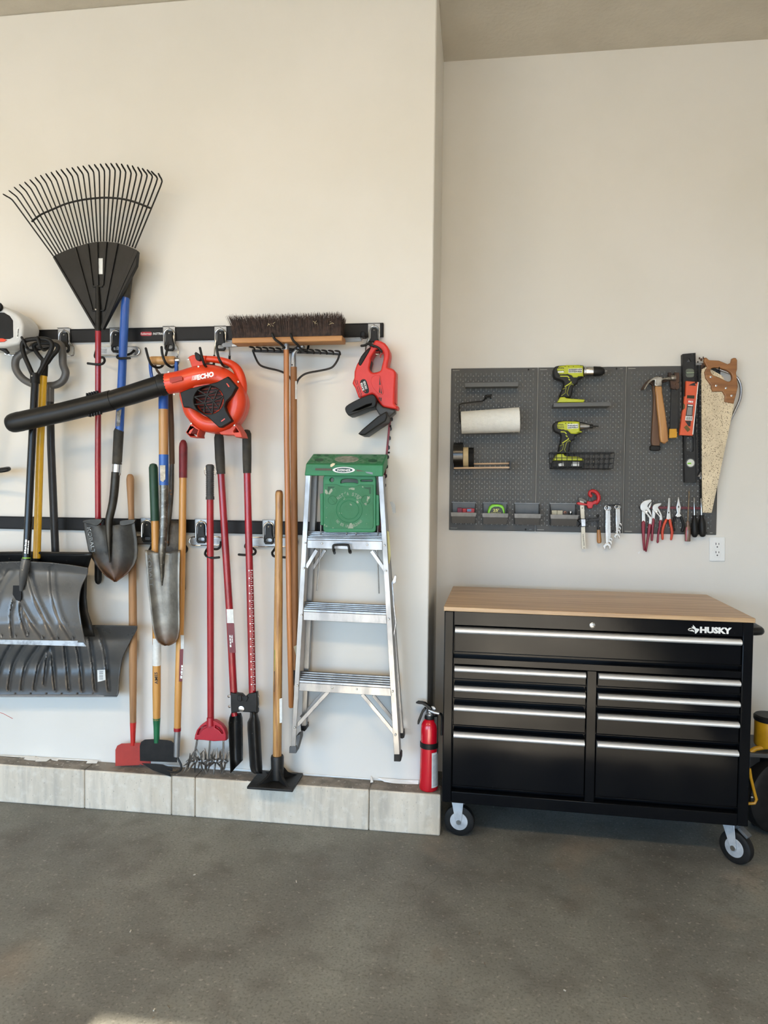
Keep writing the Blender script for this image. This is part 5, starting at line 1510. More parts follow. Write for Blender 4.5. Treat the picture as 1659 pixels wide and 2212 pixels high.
# ------------------------------------------------------------------ fire extinguisher
fb = PZ(924.5, 1711, HC)
fb = Vector((fb.x, -0.052, HC))
fx = thing('fire_extinguisher', fb, 'red fire extinguisher standing on the curb beside the black tool chest', 'fire extinguisher')
FRED = mat('extinguisher_red', (196, 14, 36), 0.26, 0, (186, 12, 32), scale=6, coat=0.4)
FY = -0.052
def fz(py): return P(924, py, FY).z - HC
rr = 20.3 * S(924, 1640, FY)
prof = [(rr * 0.86, 0.0), (rr * 0.97, 0.004), (rr, 0.012), (rr * 0.985, fz(1690)), (rr * 0.94, fz(1640)), (rr * 0.90, fz(1600)), (rr * 0.90, fz(1572)), (rr * 0.84, fz(1564)), (rr * 0.70, fz(1558)), (rr * 0.5, fz(1554)), (rr * 0.36, fz(1551)), (rr * 0.33, fz(1547))]
part('cylinder', MB().lathe(prof, fb, (0, 0, 1), 32), FRED, fx)
part('strap', MB().lathe([(rr * 0.93, fz(1613)), (rr * 0.97, fz(1612)), (rr * 0.97, fz(1602)), (rr * 0.93, fz(1601))], fb, (0, 0, 1), 32, cap=False), BLACKP, fx)
part('valve', MB().lathe([(rr * 0.34, fz(1549)), (rr * 0.40, fz(1545)), (rr * 0.40, fz(1542)), (rr * 0.25, fz(1539)), (rr * 0.22, fz(1533)), (rr * 0.3, fz(1529))], fb + Vector((0.001, 0, 0)), (0, 0, 1), 18), ZINC, fx)
part('neck_ring', MB().lathe([(rr * 0.52, fz(1552)), (rr * 0.55, fz(1549)), (rr * 0.5, fz(1545))], fb, (0, 0, 1), 18), BLACKP, fx)
part('nozzle', MB().tube([P(926, 1534, FY - 0.006), P(938, 1539, FY - 0.01), P(949, 1541.5, FY - 0.012)], [0.006, 0.0075, 0.0065], 12), ZINC, fx)
part('pressure_gauge', MB().lathe([(0.013, 0), (0.013, 0.006), (0.011, 0.008)], P(935, 1531, FY + 0.008), (0.1, -1, 0), 18), ZINC, fx)
plate('lever', [(898, 1519), (903, 1516), (911, 1517), (919, 1519), (930, 1527), (934, 1533), (928, 1534), (920, 1527), (912, 1522), (903, 1521)], FY - 0.012, 0.022, BLACKP, fx, bevel=0.002)
plate('carry_handle', [(917, 1529), (921, 1532), (915, 1540), (910, 1553), (905, 1565), (901.5, 1565), (902, 1558), (907, 1545), (911, 1536)], FY - 0.010, 0.02, BLACKP, fx, bevel=0.002)
pl_ = []
lm = MB()
import itertools
rows = []
for i in range(2):
    z = (fz(1694), fz(1620))[i]
    rad = (rr * 0.992, rr * 0.925)[i]
    rows.append([fb + Vector((math.sin(a) * (rad + 0.0006), -math.cos(a) * (rad + 0.0006), z)) for a in [math.radians(22 + 62 * k / 10) for k in range(11)]])
part('instruction_label', MB().grid(rows), LABEL, fx)
lm = MB()
for k in range(26):
    z = fz(1690) + (fz(1626) - fz(1690)) * k / 25
    rad = rr * (0.992 + (0.925 - 0.992) * k / 25) + 0.0009
    a0, a1 = math.radians(30), math.radians(72)
    rows = [[fb + Vector((math.sin(a) * rad, -math.cos(a) * rad, z + dz)) for a in [a0 + (a1 - a0) * j / 6 for j in range(7)]] for dz in (0, 0.0022)]
    lm.grid(rows)
part('label_print', lm, mat('grey_print', (150, 152, 160), 0.6), fx)
plate('wall_bracket', [(938, 1549), (945, 1548), (945.5, 1628), (939.5, 1628)], FY - 0.014, 0.03, BLACKP, fx, bevel=0.002)
part('hose', MB().tube([P(*q) for q in cat_rom([(948, 1541, FY - 0.012), (953, 1543, FY - 0.008), (955, 1552, FY - 0.002), (954.5, 1570, FY), (954, 1588, FY)], 3, closed=False)], 0.0052, 10), BLACKP, fx)
# ------------------------------------------------------------------ tool chest
CHX, CHY, CPHI = 0.0714, -0.1600, math.radians(-1.4416)
CW, CD, CZT, CZB = 1.168, 0.611, 0.9663, 0.1692
EX = Vector((math.cos(CPHI), math.sin(CPHI), 0)); EY = Vector((-math.sin(CPHI), math.cos(CPHI), 0))
def K(a, b, z): return Vector((CHX, CHY, 0)) + EX * a + EY * b + Vector((0, 0, z))
def KA(px, py):
    d = CF + CR * ((px - 829.5) / FPX) + CU * ((1106 - py) / FPX)
    o = Vector((CHX, CHY, 0))
    t = (o - CAM).dot(EY) / d.dot(EY)
    q = CAM + d * t - o
    return q.dot(EX), q.z
def kbox(mb, a0, b0, z0, a1, b1, z1):
    v = [K(a, b, z) for a in (a0, a1) for b in (b0, b1) for z in (z0, z1)]
    return mb.add(v, [[0, 1, 3, 2], [4, 6, 7, 5], [0, 4, 5, 1], [2, 3, 7, 6], [0, 2, 6, 4], [1, 5, 7, 3]])
CHESTM = mat('chest_black_enamel', (13, 14, 17), 0.13, 0, (16, 17, 19), scale=3, spec=0.11, rvar=0.05, speck=(52, 54, 58), speck_scale=110, speck_at=0.76)
HANDLEM = mat('brushed_aluminium', (226, 227, 228), 0.42, 0.55, (212, 213, 214), scale=5, stretch=(0.3, 8, 8))
TOPW = wood('bench_top_wood', (200, 168, 128), (160, 128, 94), 0.42, axis='x', scale=0.7, coat=0.1)
ch = thing('tool_chest', K(CW / 2, CD / 2, 0), 'glossy black rolling tool chest with nine drawers and a wooden top', 'tool chest')
ZT0 = CZT - 0.0175
part('wooden_top', kbox(MB(), 0, 0, ZT0, CW, CD, CZT), TOPW, ch, bevel=0.002)
aL = KA(978, 1500)[0]; aM0 = KA(1268, 1500)[0]; aM1 = KA(1289, 1500)[0]; aR = KA(1602, 1500)[0]
Z = lambda py: CZT - (py - 1308) * 0.001884
zb = CZB
part('body', kbox(MB(), 0.004, 0.045, zb, CW - 0.004, CD - 0.004, ZT0), CHESTM, ch, bevel=0.004)
part('corner_post', kbox(MB(), 0.003, 0.006, zb, aL, 0.06, ZT0), CHESTM, ch, bevel=0.004)
part('corner_post', kbox(MB(), aR, 0.006, zb, CW - 0.003, 0.06, ZT0), CHESTM, ch, bevel=0.004)
part('name_panel', kbox(MB(), aL, 0.006, Z(1347), aR, 0.05, ZT0), CHESTM, ch, bevel=0.002)
part('cross_rail', kbox(MB(), aL, 0.008, Z(1431), aR, 0.05, Z(1417)), CHESTM, ch, bevel=0.002)
part('middle_post', kbox(MB(), aM0, 0.008, Z(1706), aM1, 0.05, Z(1431)), CHESTM, ch, bevel=0.002)
part('base_rail', kbox(MB(), aL, 0.006, zb, aR, 0.05, Z(1706)), CHESTM, ch, bevel=0.003)
def drawer(a0, a1, ptop, pbot, hp0, hp1):
    d = part('drawer', kbox(MB(), a0 + 0.003, 0.008, Z(pbot), a1 - 0.003, 0.045, Z(ptop)), CHESTM, ch, bevel=0.002)
    z0, z1 = Z(hp1), Z(hp0)
    zc = (z0 + z1) / 2; h = z1 - z0
    pr = []
    for t in range(9):
        ang = -PI / 2 + PI * t / 8
        pr.append((-math.cos(ang) * 0.016, zc + math.sin(ang) * h / 2))
    pr += [(0.009, z1), (0.009, z0)]
    mb = MB().prism([K(a0 + 0.006, b + 0.002, z) for b, z in pr], EX * (a1 - a0 - 0.012))
    part('drawer_pull', mb, HANDLEM, d, bevel=0.0006)
    # folded lower lip
    part('drawer_lip', kbox(MB(), a0 + 0.003, 0.002, Z(pbot) - 0.0, a1 - 0.003, 0.012, Z(pbot) + 0.003), CHESTM, d, bevel=0.0008)
    return d
drawer(aL, aR, 1349, 1405, 1351.5, 1363.5)
for a0, a1 in ((aL, aM0), (aM1, aR)):
    drawer(a0, a1, 1433, 1463, 1435, 1446)
    drawer(a0, a1, 1475, 1505, 1477, 1488)
    drawer(a0, a1, 1517, 1563, 1519, 1530)
    drawer(a0, a1, 1574.5, 1693.5, 1576.5, 1588)
la, lz = KA(1280, 1351)
part('lock', MB().lathe([(0.011, 0), (0.011, 0.003), (0.009, 0.0045)], K(la, 0.006, lz), -EY, 20), CHROME, ch)
part('keyhole', kbox(MB(), la - 0.0012, 0.0008, lz - 0.003, la + 0.0012, 0.0016, lz + 0.003), DARKINK, ch)
def ktext(s, pa, pb, hpx, bold=0.0, shear=0.0):
    a0, z0 = KA(*pa); a1, z1 = KA(*pb)
    cu = bpy.data.curves.new('tmp', 'FONT'); cu.body = s; cu.offset = bold; cu.shear = shear; cu.resolution_u = 2
    ob = bpy.data.objects.new('tmp', cu); me = bpy.data.meshes.new_from_object(ob); bpy.data.objects.remove(ob); bpy.data.curves.remove(cu)
    xs_ = [v.co.x for v in me.vertices]; x0, x1 = min(xs_), max(xs_); cap = max(v.co.y for v in me.vertices)
    h = hpx * 0.00183
    return MB().add([K(a0 + (v.co.x - x0) / (x1 - x0) * (a1 - a0), 0.005, z0 + (z1 - z0) * (v.co.x - x0) / (x1 - x0) + v.co.y / cap * h) for v in me.vertices], [list(p.vertices) for p in me.polygons])
part('brand_lettering', ktext('HUSKY', (1512.6, 1366.8), (1581.5, 1369.3), 12.3, bold=0.06), WHITEINK, ch, smooth=0)
def klogo(pts):
    q = [KA(1480 + x * .1079, 1260 + y * .1079) for x, y in pts]
    return MB().prism([K(a, 0.0052, z) for a, z in q], EY * 0.0006)
part('brand_emblem', klogo([(60, 930), (95, 903), (150, 905), (158, 895), (130, 880), (170, 872), (162, 835), (212, 885), (222, 905), (285, 918), (290, 942), (228, 1012), (203, 1010), (206, 970), (196, 930), (165, 912), (110, 915), (75, 938)]), WHITEINK, ch, smooth=0)
part('brand_emblem', klogo([(62, 938), (100, 948), (150, 935), (185, 955), (196, 985), (160, 970), (110, 962), (80, 955)]), WHITEINK, ch, smooth=0)
pth = [K(CW - 0.01, 0.07, 0.905), K(CW + 0.035, 0.075, 0.905), K(CW + 0.048, 0.11, 0.905), K(CW + 0.05, 0.30, 0.905), K(CW + 0.048, 0.50, 0.905), K(CW + 0.035, 0.535, 0.905), K(CW - 0.01, 0.54, 0.905)]
part('side_handle', MB().tube([Vector(q) for q in cat_rom([tuple(q) for q in pth], 4, closed=False)], 0.0165, 12), BLACKM, ch)

CASTZ = mat('caster_zinc', (206, 210, 214), 0.4, 0.45, (186, 190, 195), scale=25)
def caster(c, ang, brake, name='caster', trail=0.028):
    """swivel caster: c = contact point on the floor; ang = heading of the wheel's axle"""
    ax = Vector((math.cos(ang), math.sin(ang), 0))        # axle direction
    fw = Vector((-math.sin(ang), math.cos(ang), 0))
    r = 0.0635
    hub = c + Vector((0, 0, r))
    piv = hub - fw * trail
    t = part(name, MB().box(Vector((piv.x, piv.y, zb - 0.003)), (0.085, 0.085, 0.006), Matrix((ax, fw, Vector((0, 0, 1)))).transposed()), CASTZ, ch, bevel=0.001)
    prof = [(0.034, -0.017), (r - 0.010, -0.018), (r - 0.002, -0.014), (r, -0.006), (r, 0.006), (r - 0.002, 0.014), (r - 0.010, 0.018), (0.034, 0.017)]
    part('tyre', MB().lathe(prof, hub, ax, 36), RUBBER, t)
    part('hub', MB().lathe([(0.037, -0.0178), (0.036, -0.019), (0.024, -0.0195), (0.012, -0.021), (0.012, 0.021), (0.024, 0.0195), (0.036, 0.019), (0.037, 0.0178)], hub, ax, 28), CASTZ, t)
    part('axle_bolt', MB().lathe([(0.010, -0.0285), (0.010, -0.024), (0.006, -0.024), (0.006, 0.024), (0.010, 0.024), (0.010, 0.0285)], hub, ax, 12), BOLT, t)
    for sg in (-1, 1):
        o0 = ax * (sg * 0.0235)
        zt_ = zb - 0.006
        poly = [Vector((piv.x, piv.y, zt_)) - fw * 0.026, Vector((piv.x, piv.y, zt_)) + fw * 0.028, hub + fw * 0.012 + Vector((0, 0, 0.004)), hub + fw * 0.008 - Vector((0, 0, 0.011)), hub - fw * 0.008 - Vector((0, 0, 0.011)), hub - fw * 0.014 + Vector((0, 0, 0.004))]
        part('fork', MB().prism([q + o0 - ax * 0.0015 for q in poly], ax * 0.003), CASTZ, t, bevel=0.001)
    part('fork_crown', MB().box(Vector((piv.x, piv.y, zb - 0.009)), (0.05, 0.056, 0.006), Matrix((ax, fw, Vector((0, 0, 1)))).transposed()), CASTZ, t, bevel=0.001)
    if brake:
        part('brake_pedal', MB().box(hub + fw * 0.03 + Vector((0, 0, 0.068)), (0.03, 0.045, 0.012), Matrix((ax, fw, Vector((0, 0, 1)))).transposed() @ rotm('X', -32)), FOOTR, t, bevel=0.002)
    return t
c0 = PZ(992, 1805, 0); c1_ = PZ(1592, 1866, 0)
caster(Vector((c0.x, c0.y + 0.01, 0)), math.radians(262), False, trail=0.008)
caster(Vector((c1_.x, c1_.y + 0.01, 0)), math.radians(222), True)
caster(K(0.08, CD - 0.08, 0), math.radians(85), False)
caster(K(CW - 0.08, CD - 0.08, 0), math.radians(70), False)

# ------------------------------------------------------------------ machine at the right edge
YELM = mat('machine_yellow', (214, 158, 30), 0.4, 0, (196, 142, 24), scale=9)
mc = thing('wheeled_machine', Vector((1.62, 0.16, 0)), 'yellow and black wheeled machine half hidden behind the tool chest, cut off at the right', 'machine')
MY = 0.12
def mx(px, py): return P(px, py, MY)
tc_ = mx(1688, 1716)
rt = 0.165
tc_ = Vector((tc_.x, MY + 0.05, rt))
part('tyre', MB().lathe([(0.09, -0.05), (rt - 0.02, -0.055), (rt - 0.004, -0.045), (rt, -0.02), (rt, 0.02), (rt - 0.004, 0.045), (rt - 0.02, 0.055), (0.09, 0.05)], tc_, (0.35, -1, 0), 40), RUBBER, mc)
part('wheel_hub', MB().lathe([(0.092, -0.045), (0.05, -0.03), (0.02, -0.052), (0.02, 0.05)], tc_, (0.35, -1, 0), 28), BLACKM, mc)
part('yellow_housing', MB().lathe([(0.055, 0), (0.058, 0.008), (0.058, 0.105), (0.055, 0.115)], P(1661, 1610, MY + 0.03), (0, 0, 1), 24), YELM, mc)
part('black_lid', MB().lathe([(0.060, 0.106), (0.062, 0.112), (0.062, 0.124), (0.056, 0.13)], P(1661, 1610, MY + 0.03), (0, 0, 1), 24), BLACKP, mc)
part('deck', MB().span(P(1612, 1636, MY - 0.02), P(1612, 1626, MY - 0.02) + Vector((0.42, 0.24, 0))), mat('machine_grey', (70, 70, 70), 0.5), mc, bevel=0.004)
part('frame_arm', MB().tube([P(1621, 1624, MY), P(1632, 1617, MY), P(1650, 1614, MY), P(1690, 1613, MY)], 0.010, 10), YELM, mc)
part('lever', MB().tube([P(1619, 1660, MY - 0.05), P(1622, 1680, MY - 0.05), P(1628, 1705, MY - 0.05), P(1634, 1727, MY - 0.05), P(1630, 1735, MY - 0.05), P(1616, 1736, MY - 0.05)], 0.006, 8), YELM, mc)
part('lever_bolt', MB().ball(P(1624, 1722, MY - 0.055), 0.006, 8), BOLT, mc)
part('side_frame', MB().span(P(1616, 1720, MY + 0.02), P(1616, 1634, MY + 0.02) + Vector((0.05, 0.16, 0))), BLACKM, mc, bevel=0.004)
part('leg', MB().span(Vector((1.40, 0.2, 0.0)), Vector((1.43, 0.23, 0.28))), BLACKM, mc, bevel=0.002)

# ------------------------------------------------------------------ wall outlet
ol = thing('wall_outlet', P(1549, 1212, T), 'white double wall outlet below the right pegboard', 'outlet')
plate('cover_plate', rounded(1532.5, 1160, 1566.5, 1212.5, 1.5), T - 0.007, 0.0065, WHITEP, ol, bevel=0.003)
for cy in (1177.5, 1195.5):
    rec = plate('receptacle', [(1543, cy - 7.5), (1546, cy - 9), (1553, cy - 9), (1556.5, cy - 7.5), (1558, cy), (1556.5, cy + 7.5), (1553, cy + 9), (1546, cy + 9), (1543, cy + 7.5), (1541.5, cy)], T - 0.0085, 0.003, WHITEP, ol, bevel=0.0008)
    for q in ([(1545.8, cy - 5), (1547.2, cy - 5), (1547.2, cy - 0.5), (1545.8, cy - 0.5)], [(1552.2, cy - 4.5), (1553.6, cy - 4.5), (1553.6, cy - 0.5), (1552.2, cy - 0.5)], circle(1549.5, cy + 4, 1.5, 1.6, 10)):
        plate('slot', q, T - 0.0088, 0.001, DARKINK, rec, bevel=0)
part('screw', MB().ball(P(1550, 1186.5, T - 0.0075), 0.0018, 6), WHITEP, ol)
plate('paint_chip', [(1378, 1194), (1383, 1190), (1380, 1197)], T - 0.0007, 0.0005, WHITEP, bpy.data.objects['wall_right'], bevel=0)

# ------------------------------------------------------------------ pegboard panels
PEG = mat('pegboard_grey', (84, 83, 81), 0.5, 0.0, (79, 78, 76), scale=7, spec=0.3)
PX = [0.0570, 0.4840, 0.9020, 1.3350]
PZ0, PZ1 = 1.2345, 2.0405
YP = T - 0.0055
PITCH = 0.0254
peg_lab = ['grey perforated pegboard panel nearest the wall corner, with the paper towel roll', 'grey perforated pegboard panel in the middle, behind the two cordless drivers', 'grey perforated pegboard panel on the right, behind the hammers and saw']
SLOTP = [(0.0010, 0.0), (0.0010, 0.0040), (0.0030, 0.0056), (0.0, 0.0070), (-0.0030, 0.0056), (-0.0010, 0.0040), (-0.0010, 0.0), (-0.0010, -0.0055), (0.0, -0.0064), (0.0010, -0.0055)]
for i in range(3):
    x0, x1 = PX[i] + 0.0018, PX[i + 1] - 0.0018
    o = thing('pegboard_panel', ((x0 + x1) / 2, T, PZ0), peg_lab[i], 'pegboard', 'pegboard panels')
    n_ = 16
    gx0 = (x0 + x1) / 2 - (n_ - 1) / 2 * PITCH
    gz0 = PZ1 - 0.031
    mb = MB()
    cw = PITCH / 2
    xa, xb = gx0 - cw / 2, gx0 + (2 * n_ - 2) * cw + cw / 2
    za, zc_ = gz0 + PITCH / 2, gz0 - 29 * PITCH - PITCH / 2
    def quad(ax_, az, bx_, bz):
        mb.add([(ax_, YP, az), (bx_, YP, az), (bx_, YP, bz), (ax_, YP, bz)], [[0, 1, 2, 3]])
    quad(x0, PZ1, x1, za); quad(x0, zc_, x1, PZ0); quad(x0, za, xa, zc_); quad(xb, za, x1, zc_)
    for r in range(30):
        zc0 = gz0 - r * PITCH
        for c in range(2 * n_ - 1):
            xc = gx0 + c * cw
            L, R_, B, T2 = xc - cw / 2, xc + cw / 2, zc0 - PITCH / 2, zc0 + PITCH / 2
            if c % 2 == 0:
                hole = [(xc + a, zc0 + b) for a, b in SLOTP]
                rim = [(R_, zc0), (R_, zc0 + 0.0036), (R_, T2), (xc, T2), (L, T2), (L, zc0 + 0.0036), (L, zc0), (L, B), (xc, B), (R_, B)]
            else:
                zd = zc0 - 0.0068
                hole = [(xc + 0.0030 * math.cos(a), zd + 0.0030 * math.sin(a)) for a in [2 * PI * k / 8 for k in range(8)]]
                rim = [(R_, zd), (R_, T2), (xc, T2), (L, T2), (L, zd), (L, B), (xc, B), (R_, B)]
            k_ = len(hole)
            vs_ = [(a, YP, b) for a, b in rim] + [(a, YP, b) for a, b in hole] + [(a, YP + 0.0016, b) for a, b in hole]
            fs = []
            for j in range(k_):
                j2 = (j + 1) % k_
                fs.append([j, j2, k_ + j2, k_ + j])
                fs.append([k_ + j, k_ + j2, 2 * k_ + j2, 2 * k_ + j])
            mb.add(vs_, fs)
    part('perforated_sheet', mb, PEG, o, smooth=0)
    fl = MB()
    fl.span((x0, YP, PZ0), (x0 + 0.0015, T - 0.0002, PZ1)); fl.span((x1 - 0.0015, YP, PZ0), (x1, T - 0.0002, PZ1))
    fl.span((x0, YP, PZ1 - 0.0015), (x1, T - 0.0002, PZ1)); fl.span((x0, YP, PZ0), (x1, T - 0.0002, PZ0 + 0.0015))
    part('folded_edge', fl, PEG, o, smooth=0)
    for zz in (PZ1 - 0.0095, PZ0 + 0.0095):
        for xx, w in ((x0 + 0.024, 0.034), (x1 - 0.022, 0.012)):
            part('mounting_slot', MB().box((xx, YP - 0.0004, zz), (w, 0.0008, 0.0032)), mat('slot_light', (170, 168, 162), 0.7), o, bevel=0.0003)
        part('mounting_screw', MB().ball((x1 - 0.045, YP - 0.0006, zz), 0.0045, 8, (1, 0.4, 1)), BLACKM, o)
# ------------------------------------------------------------------ things on the pegboard
def ca(x, y): return (960 + x * .1266, 780 + y * .1266)
def cdr(x, y): return (1180 + x * .113, 780 + y * .113)
def ce(x, y): return (1380 + x * .1447, 760 + y * .1447)
def cf(x, y): return (1330 + x * .2171, 740 + y * .2171)
def cg(x, y): return (1170 + x * .2471, 1040 + y * .2471)
def chb(x, y): return (960 + x * .1808, 1060 + y * .1808)
SHELFM = mat('shelf_grey', (98, 98, 97), 0.45, 0, (92, 92, 91), scale=8, spec=0.35)
BINM = mat('bin_dark_grey', (58, 59, 60), 0.4, 0, (52, 53, 54), scale=10, spec=0.35)
BINL = mat('bin_lip_grey_rim_glint', (122, 123, 124), 0.36, 0, (98, 100, 102), scale=10, spec=0.4)  # lip grey, kept pale so the back rim's glossy highlights are painted in
YF = YP - 0.0006      # face of the pegboard

def shelf(q, depth, label):
    """q: four front-face pixels (tl, tr, br, bl)"""
    yf_ = YF - depth
    o = thing('tool_shelf', P(*q[3], yf_), label, 'shelf', 'pegboard shelves')
    Fp = [P(*z, yf_) for z in q]
    part('front_lip', MB().prism(Fp, (0, 0.0025, 0)), SHELFM, o, bevel=0.0008)
    zt = (Fp[0].z + Fp[1].z) / 2; zb_ = (Fp[2].z + Fp[3].z) / 2
    part('tray', MB().span((Fp[3].x + 0.001, yf_ + 0.002, zb_ + 0.001), (Fp[2].x - 0.001, YF, zb_ + 0.0035)), SHELFM, o, bevel=0.0005)
    for x in (Fp[3].x + 0.001, Fp[2].x - 0.003):
        part('side', MB().span((x, yf_ + 0.002, zb_), (x + 0.002, YF, zt - 0.002)), SHELFM, o, bevel=0.0005)
    return o, zb_ + 0.0036
shelf([(1004, 827), (1120, 825), (1119.5, 834.5), (1004.5, 836)], 0.07, 'empty small grey shelf above the paper towel roll')
_, zsh = shelf([(1195.8, 870.4), (1318, 868), (1318, 876.8), (1195.8, 879)], 0.09, 'small grey shelf under the upper cordless drill')

# paper towels
hold = thing('towel_holder', P(1052, 858, YF), 'bent black wire holder through the paper towel roll', 'holder')
base = [(1047, 857), (1050, 855), (1062, 854)]
part('base_clip', MB().tube([P(a, b, YF - 0.006) for a, b in base], 0.004, 8), BLACKM, hold)
for q in ((1050, 854), (1061, 853), (1050, 861), (1060, 860)):
    part('clip_peg', MB().ball(P(*q, YF - 0.005), 0.004, 8), BLACKM, hold)
w = [(1060, 857, YF - 0.006), (1048, 859, YF - 0.01), (1046, 864, YF - 0.03), (1042, 867, YF - 0.07), (1025, 868, YF - 0.075), (998, 871.5, YF - 0.08), (992.5, 874, YF - 0.085), (992, 885, YF - 0.085), (993, 900, YF - 0.085), (994, 911, YF - 0.085), (1000, 912.5, YF - 0.085), (1060, 909.5, YF - 0.085), (1122, 906.5, YF - 0.085), (1126, 906, YF - 0.085)]
part('wire', MB().tube([P(*q) for q in w], 0.0036, 8), BLACKM, hold)
PAPER = mat('paper_towel', (238, 236, 228), 0.9, 0, (232, 230, 222), scale=60, bump=0.5, bscale=190, spec=0.1)
A = P(996.5, 913, YF - 0.085); B = P(1122, 906.7, YF - 0.085)
ax = (B - A)
r0, r1 = 24 * S(996, 913, YF - 0.085), 26.8 * S(1122, 907, YF - 0.085)
mb = MB().lathe([(0.02, 0.002), (r0 - 0.002, 0.0), (r0, 0.002), (r1, ax.length - 0.002), (r1 - 0.002, ax.length), (0.02, ax.length - 0.002)], A, ax, 40)
pt = thing('paper_towel_roll', A, 'white paper towel roll on the left pegboard panel', 'paper towel')
part('roll', mb, PAPER, pt)
part('core', MB().lathe([(0.018, -0.001), (0.0205, -0.001), (0.0205, ax.length + 0.001), (0.018, ax.length + 0.001)], A, ax, 20, cap=False), mat('cardboard', (170, 140, 104), 0.8), pt)
part('loose_edge', MB().tube([A + Vector((0.004, -r0 * 0.985, 0.004)), B + Vector((-0.004, -r1 * 0.985, 0.004))], 0.0009, 5), PAPER, pt)

# tape rack
rk_ = thing('tape_rack', P(1040, 1012, YF), 'tape rack with two pale wooden dowels on the left pegboard panel', 'rack')
DOW = wood('pale_dowel', (216, 184, 152), (196, 162, 128), 0.5, axis='x')
part('dowel', MB().tube([P(979.5, 1011.3, YF - 0.105), P(1102, 1009.8, YF - 0.105)], 2.0 * 0.00225, 10), DOW, rk_)
part('dowel', MB().tube([P(981, 1002.5, YF - 0.045), P(1101.5, 1001, YF - 0.045)], 1.9 * 0.0023, 10), DOW, rk_)
plate('end_bracket', [(1101, 995), (1103.5, 995), (1104, 1013), (1100.5, 1013.5)], YF - 0.115, 0.115, BLACKM, rk_, bevel=0.0008)
plate('end_bracket', [(978.2, 1000), (980, 1000), (980.5, 1013), (978.2, 1013)], YF - 0.115, 0.115, BLACKM, rk_, bevel=0.0008)
def tape(x0, x1, ptop, pbot, m, m2, label):
    yc = YF - 0.072
    c = (ptop + pbot) / 2
    A = P(x0, c, yc); B = P(x1, c - 0.15, yc)
    r = (pbot - ptop) / 2 * S(x0, c, yc)
    L = (B - A).length
    o = thing('tape_roll', Vector((A.x, yc, A.z - r)), label, 'tape')
    part('tape_body', MB().lathe([(r * 0.62, 0.0005), (r - 0.001, 0), (r, 0.001), (r, L - 0.001), (r - 0.001, L), (r * 0.62, L - 0.0005)], A, B - A, 36, cap=False), m, o)
    part('core', MB().lathe([(r * 0.57, 0), (r * 0.63, 0), (r * 0.63, L), (r * 0.57, L), (r * 0.57, 0)], A, B - A, 30, cap=False), m2, o)
CARD = MATS['cardboard']
tape(979.5, 1000.5, 956, 1009.5, mat('gloss_black_tape', (14, 14, 15), 0.25, spec=0.5), CARD, 'wide glossy black tape roll, leftmost on the tape rack')
tape(1000.8, 1011.8, 966, 1009.3, mat('masking_tape', (214, 190, 144), 0.6), CARD, 'narrow tan masking tape roll on the tape rack')
tape(1012.2, 1023.5, 967, 1009, mat('matte_black_tape', (22, 22, 22), 0.7, spec=0.2), CARD, 'narrow matte black tape roll, rightmost on the tape rack')

# cordless drivers
DYEL = mat('driver_yellow_green', (186, 192, 36), 0.42, 0, (176, 182, 30), scale=14)
DBLK = mat('driver_black', (26, 26, 26), 0.55, 0, (34, 34, 34), scale=20, spec=0.3)
STK = mat('silver_sticker', (206, 206, 200), 0.35, 0.3, (168, 166, 158), scale=80)
def lathe_x(px0, py0, px1, prof, y, m, parent, name, n=22):
    """prof: (fraction along the axis, radius px)"""
    A = P(px0, py0, y); B = P(px1, py0 - 0.002 * (px1 - px0), y)
    s = S(px0, py0, y)
    d = B - A
    return part(name, MB().lathe([(r * s, f * d.length) for f, r in prof], A, d, n), m, parent)
d1 = thing('cordless_drill', P(1230, 868, YF - 0.05), 'yellow-green cordless drill with black chuck standing on the pegboard shelf', 'drill')
DYY = YF - 0.085
plate('housing', [cdr(*q) for q in cat_rom([(140, 200), (150, 130), (190, 95), (300, 78), (500, 72), (715, 78), (720, 190), (715, 300), (610, 345), (602, 420), (525, 465), (505, 560), (470, 690), (360, 695), (252, 690), (300, 560), (335, 470), (340, 400), (300, 365), (190, 330), (150, 280)], 2)], DYY, 0.06, DBLK, d1, bevel=0.008)
plate('yellow_shell', [cdr(*q) for q in [(195, 150), (240, 92), (400, 70), (640, 68), (712, 85), (718, 295), (622, 300), (595, 320), (505, 312), (480, 280), (410, 255), (262, 275), (215, 222)]], DYY - 0.003, 0.066, DYEL, d1, bevel=0.009)
for k in range(4):
    for j in range(3):
        bar(cdr(215 + k * 32 + j * 8, 118 + j * 62), cdr(240 + k * 32 + j * 8, 145 + j * 62), 1.5, DYY - 0.0036, 0.001, DARKINK, d1, 'vent_slot')
plate('vent_badge', [cdr(*q) for q in [(220, 195), (335, 190), (338, 218), (222, 222)]], DYY - 0.0042, 0.001, WHITEINK, d1, bevel=0)
for q in ((360, 98), (430, 108), (520, 105), (660, 90)):
    part('screw', MB().ball(P(*cdr(*q), DYY - 0.0035), 0.0022, 6), DARKINK, d1)
stk = plate('sticker', [cdr(*q) for q in [(422, 148), (688, 136), (690, 222), (424, 226)]], DYY - 0.0036, 0.001, STK, d1, bevel=0)
scribble(cdr(435, 212), cdr(680, 205), 2.2, DYY - 0.0041, DARKINK, stk, 'sticker_print', 8, 7)
scribble(cdr(435, 178), cdr(680, 170), 2.2, DYY - 0.0041, DARKINK, stk, 'sticker_print', 9, 8)
plate('gear_badge', [cdr(*q) for q in [(505, 275), (605, 275), (590, 312), (520, 312)]], DYY - 0.0055, 0.003, DYEL, d1, bevel=0.0008)
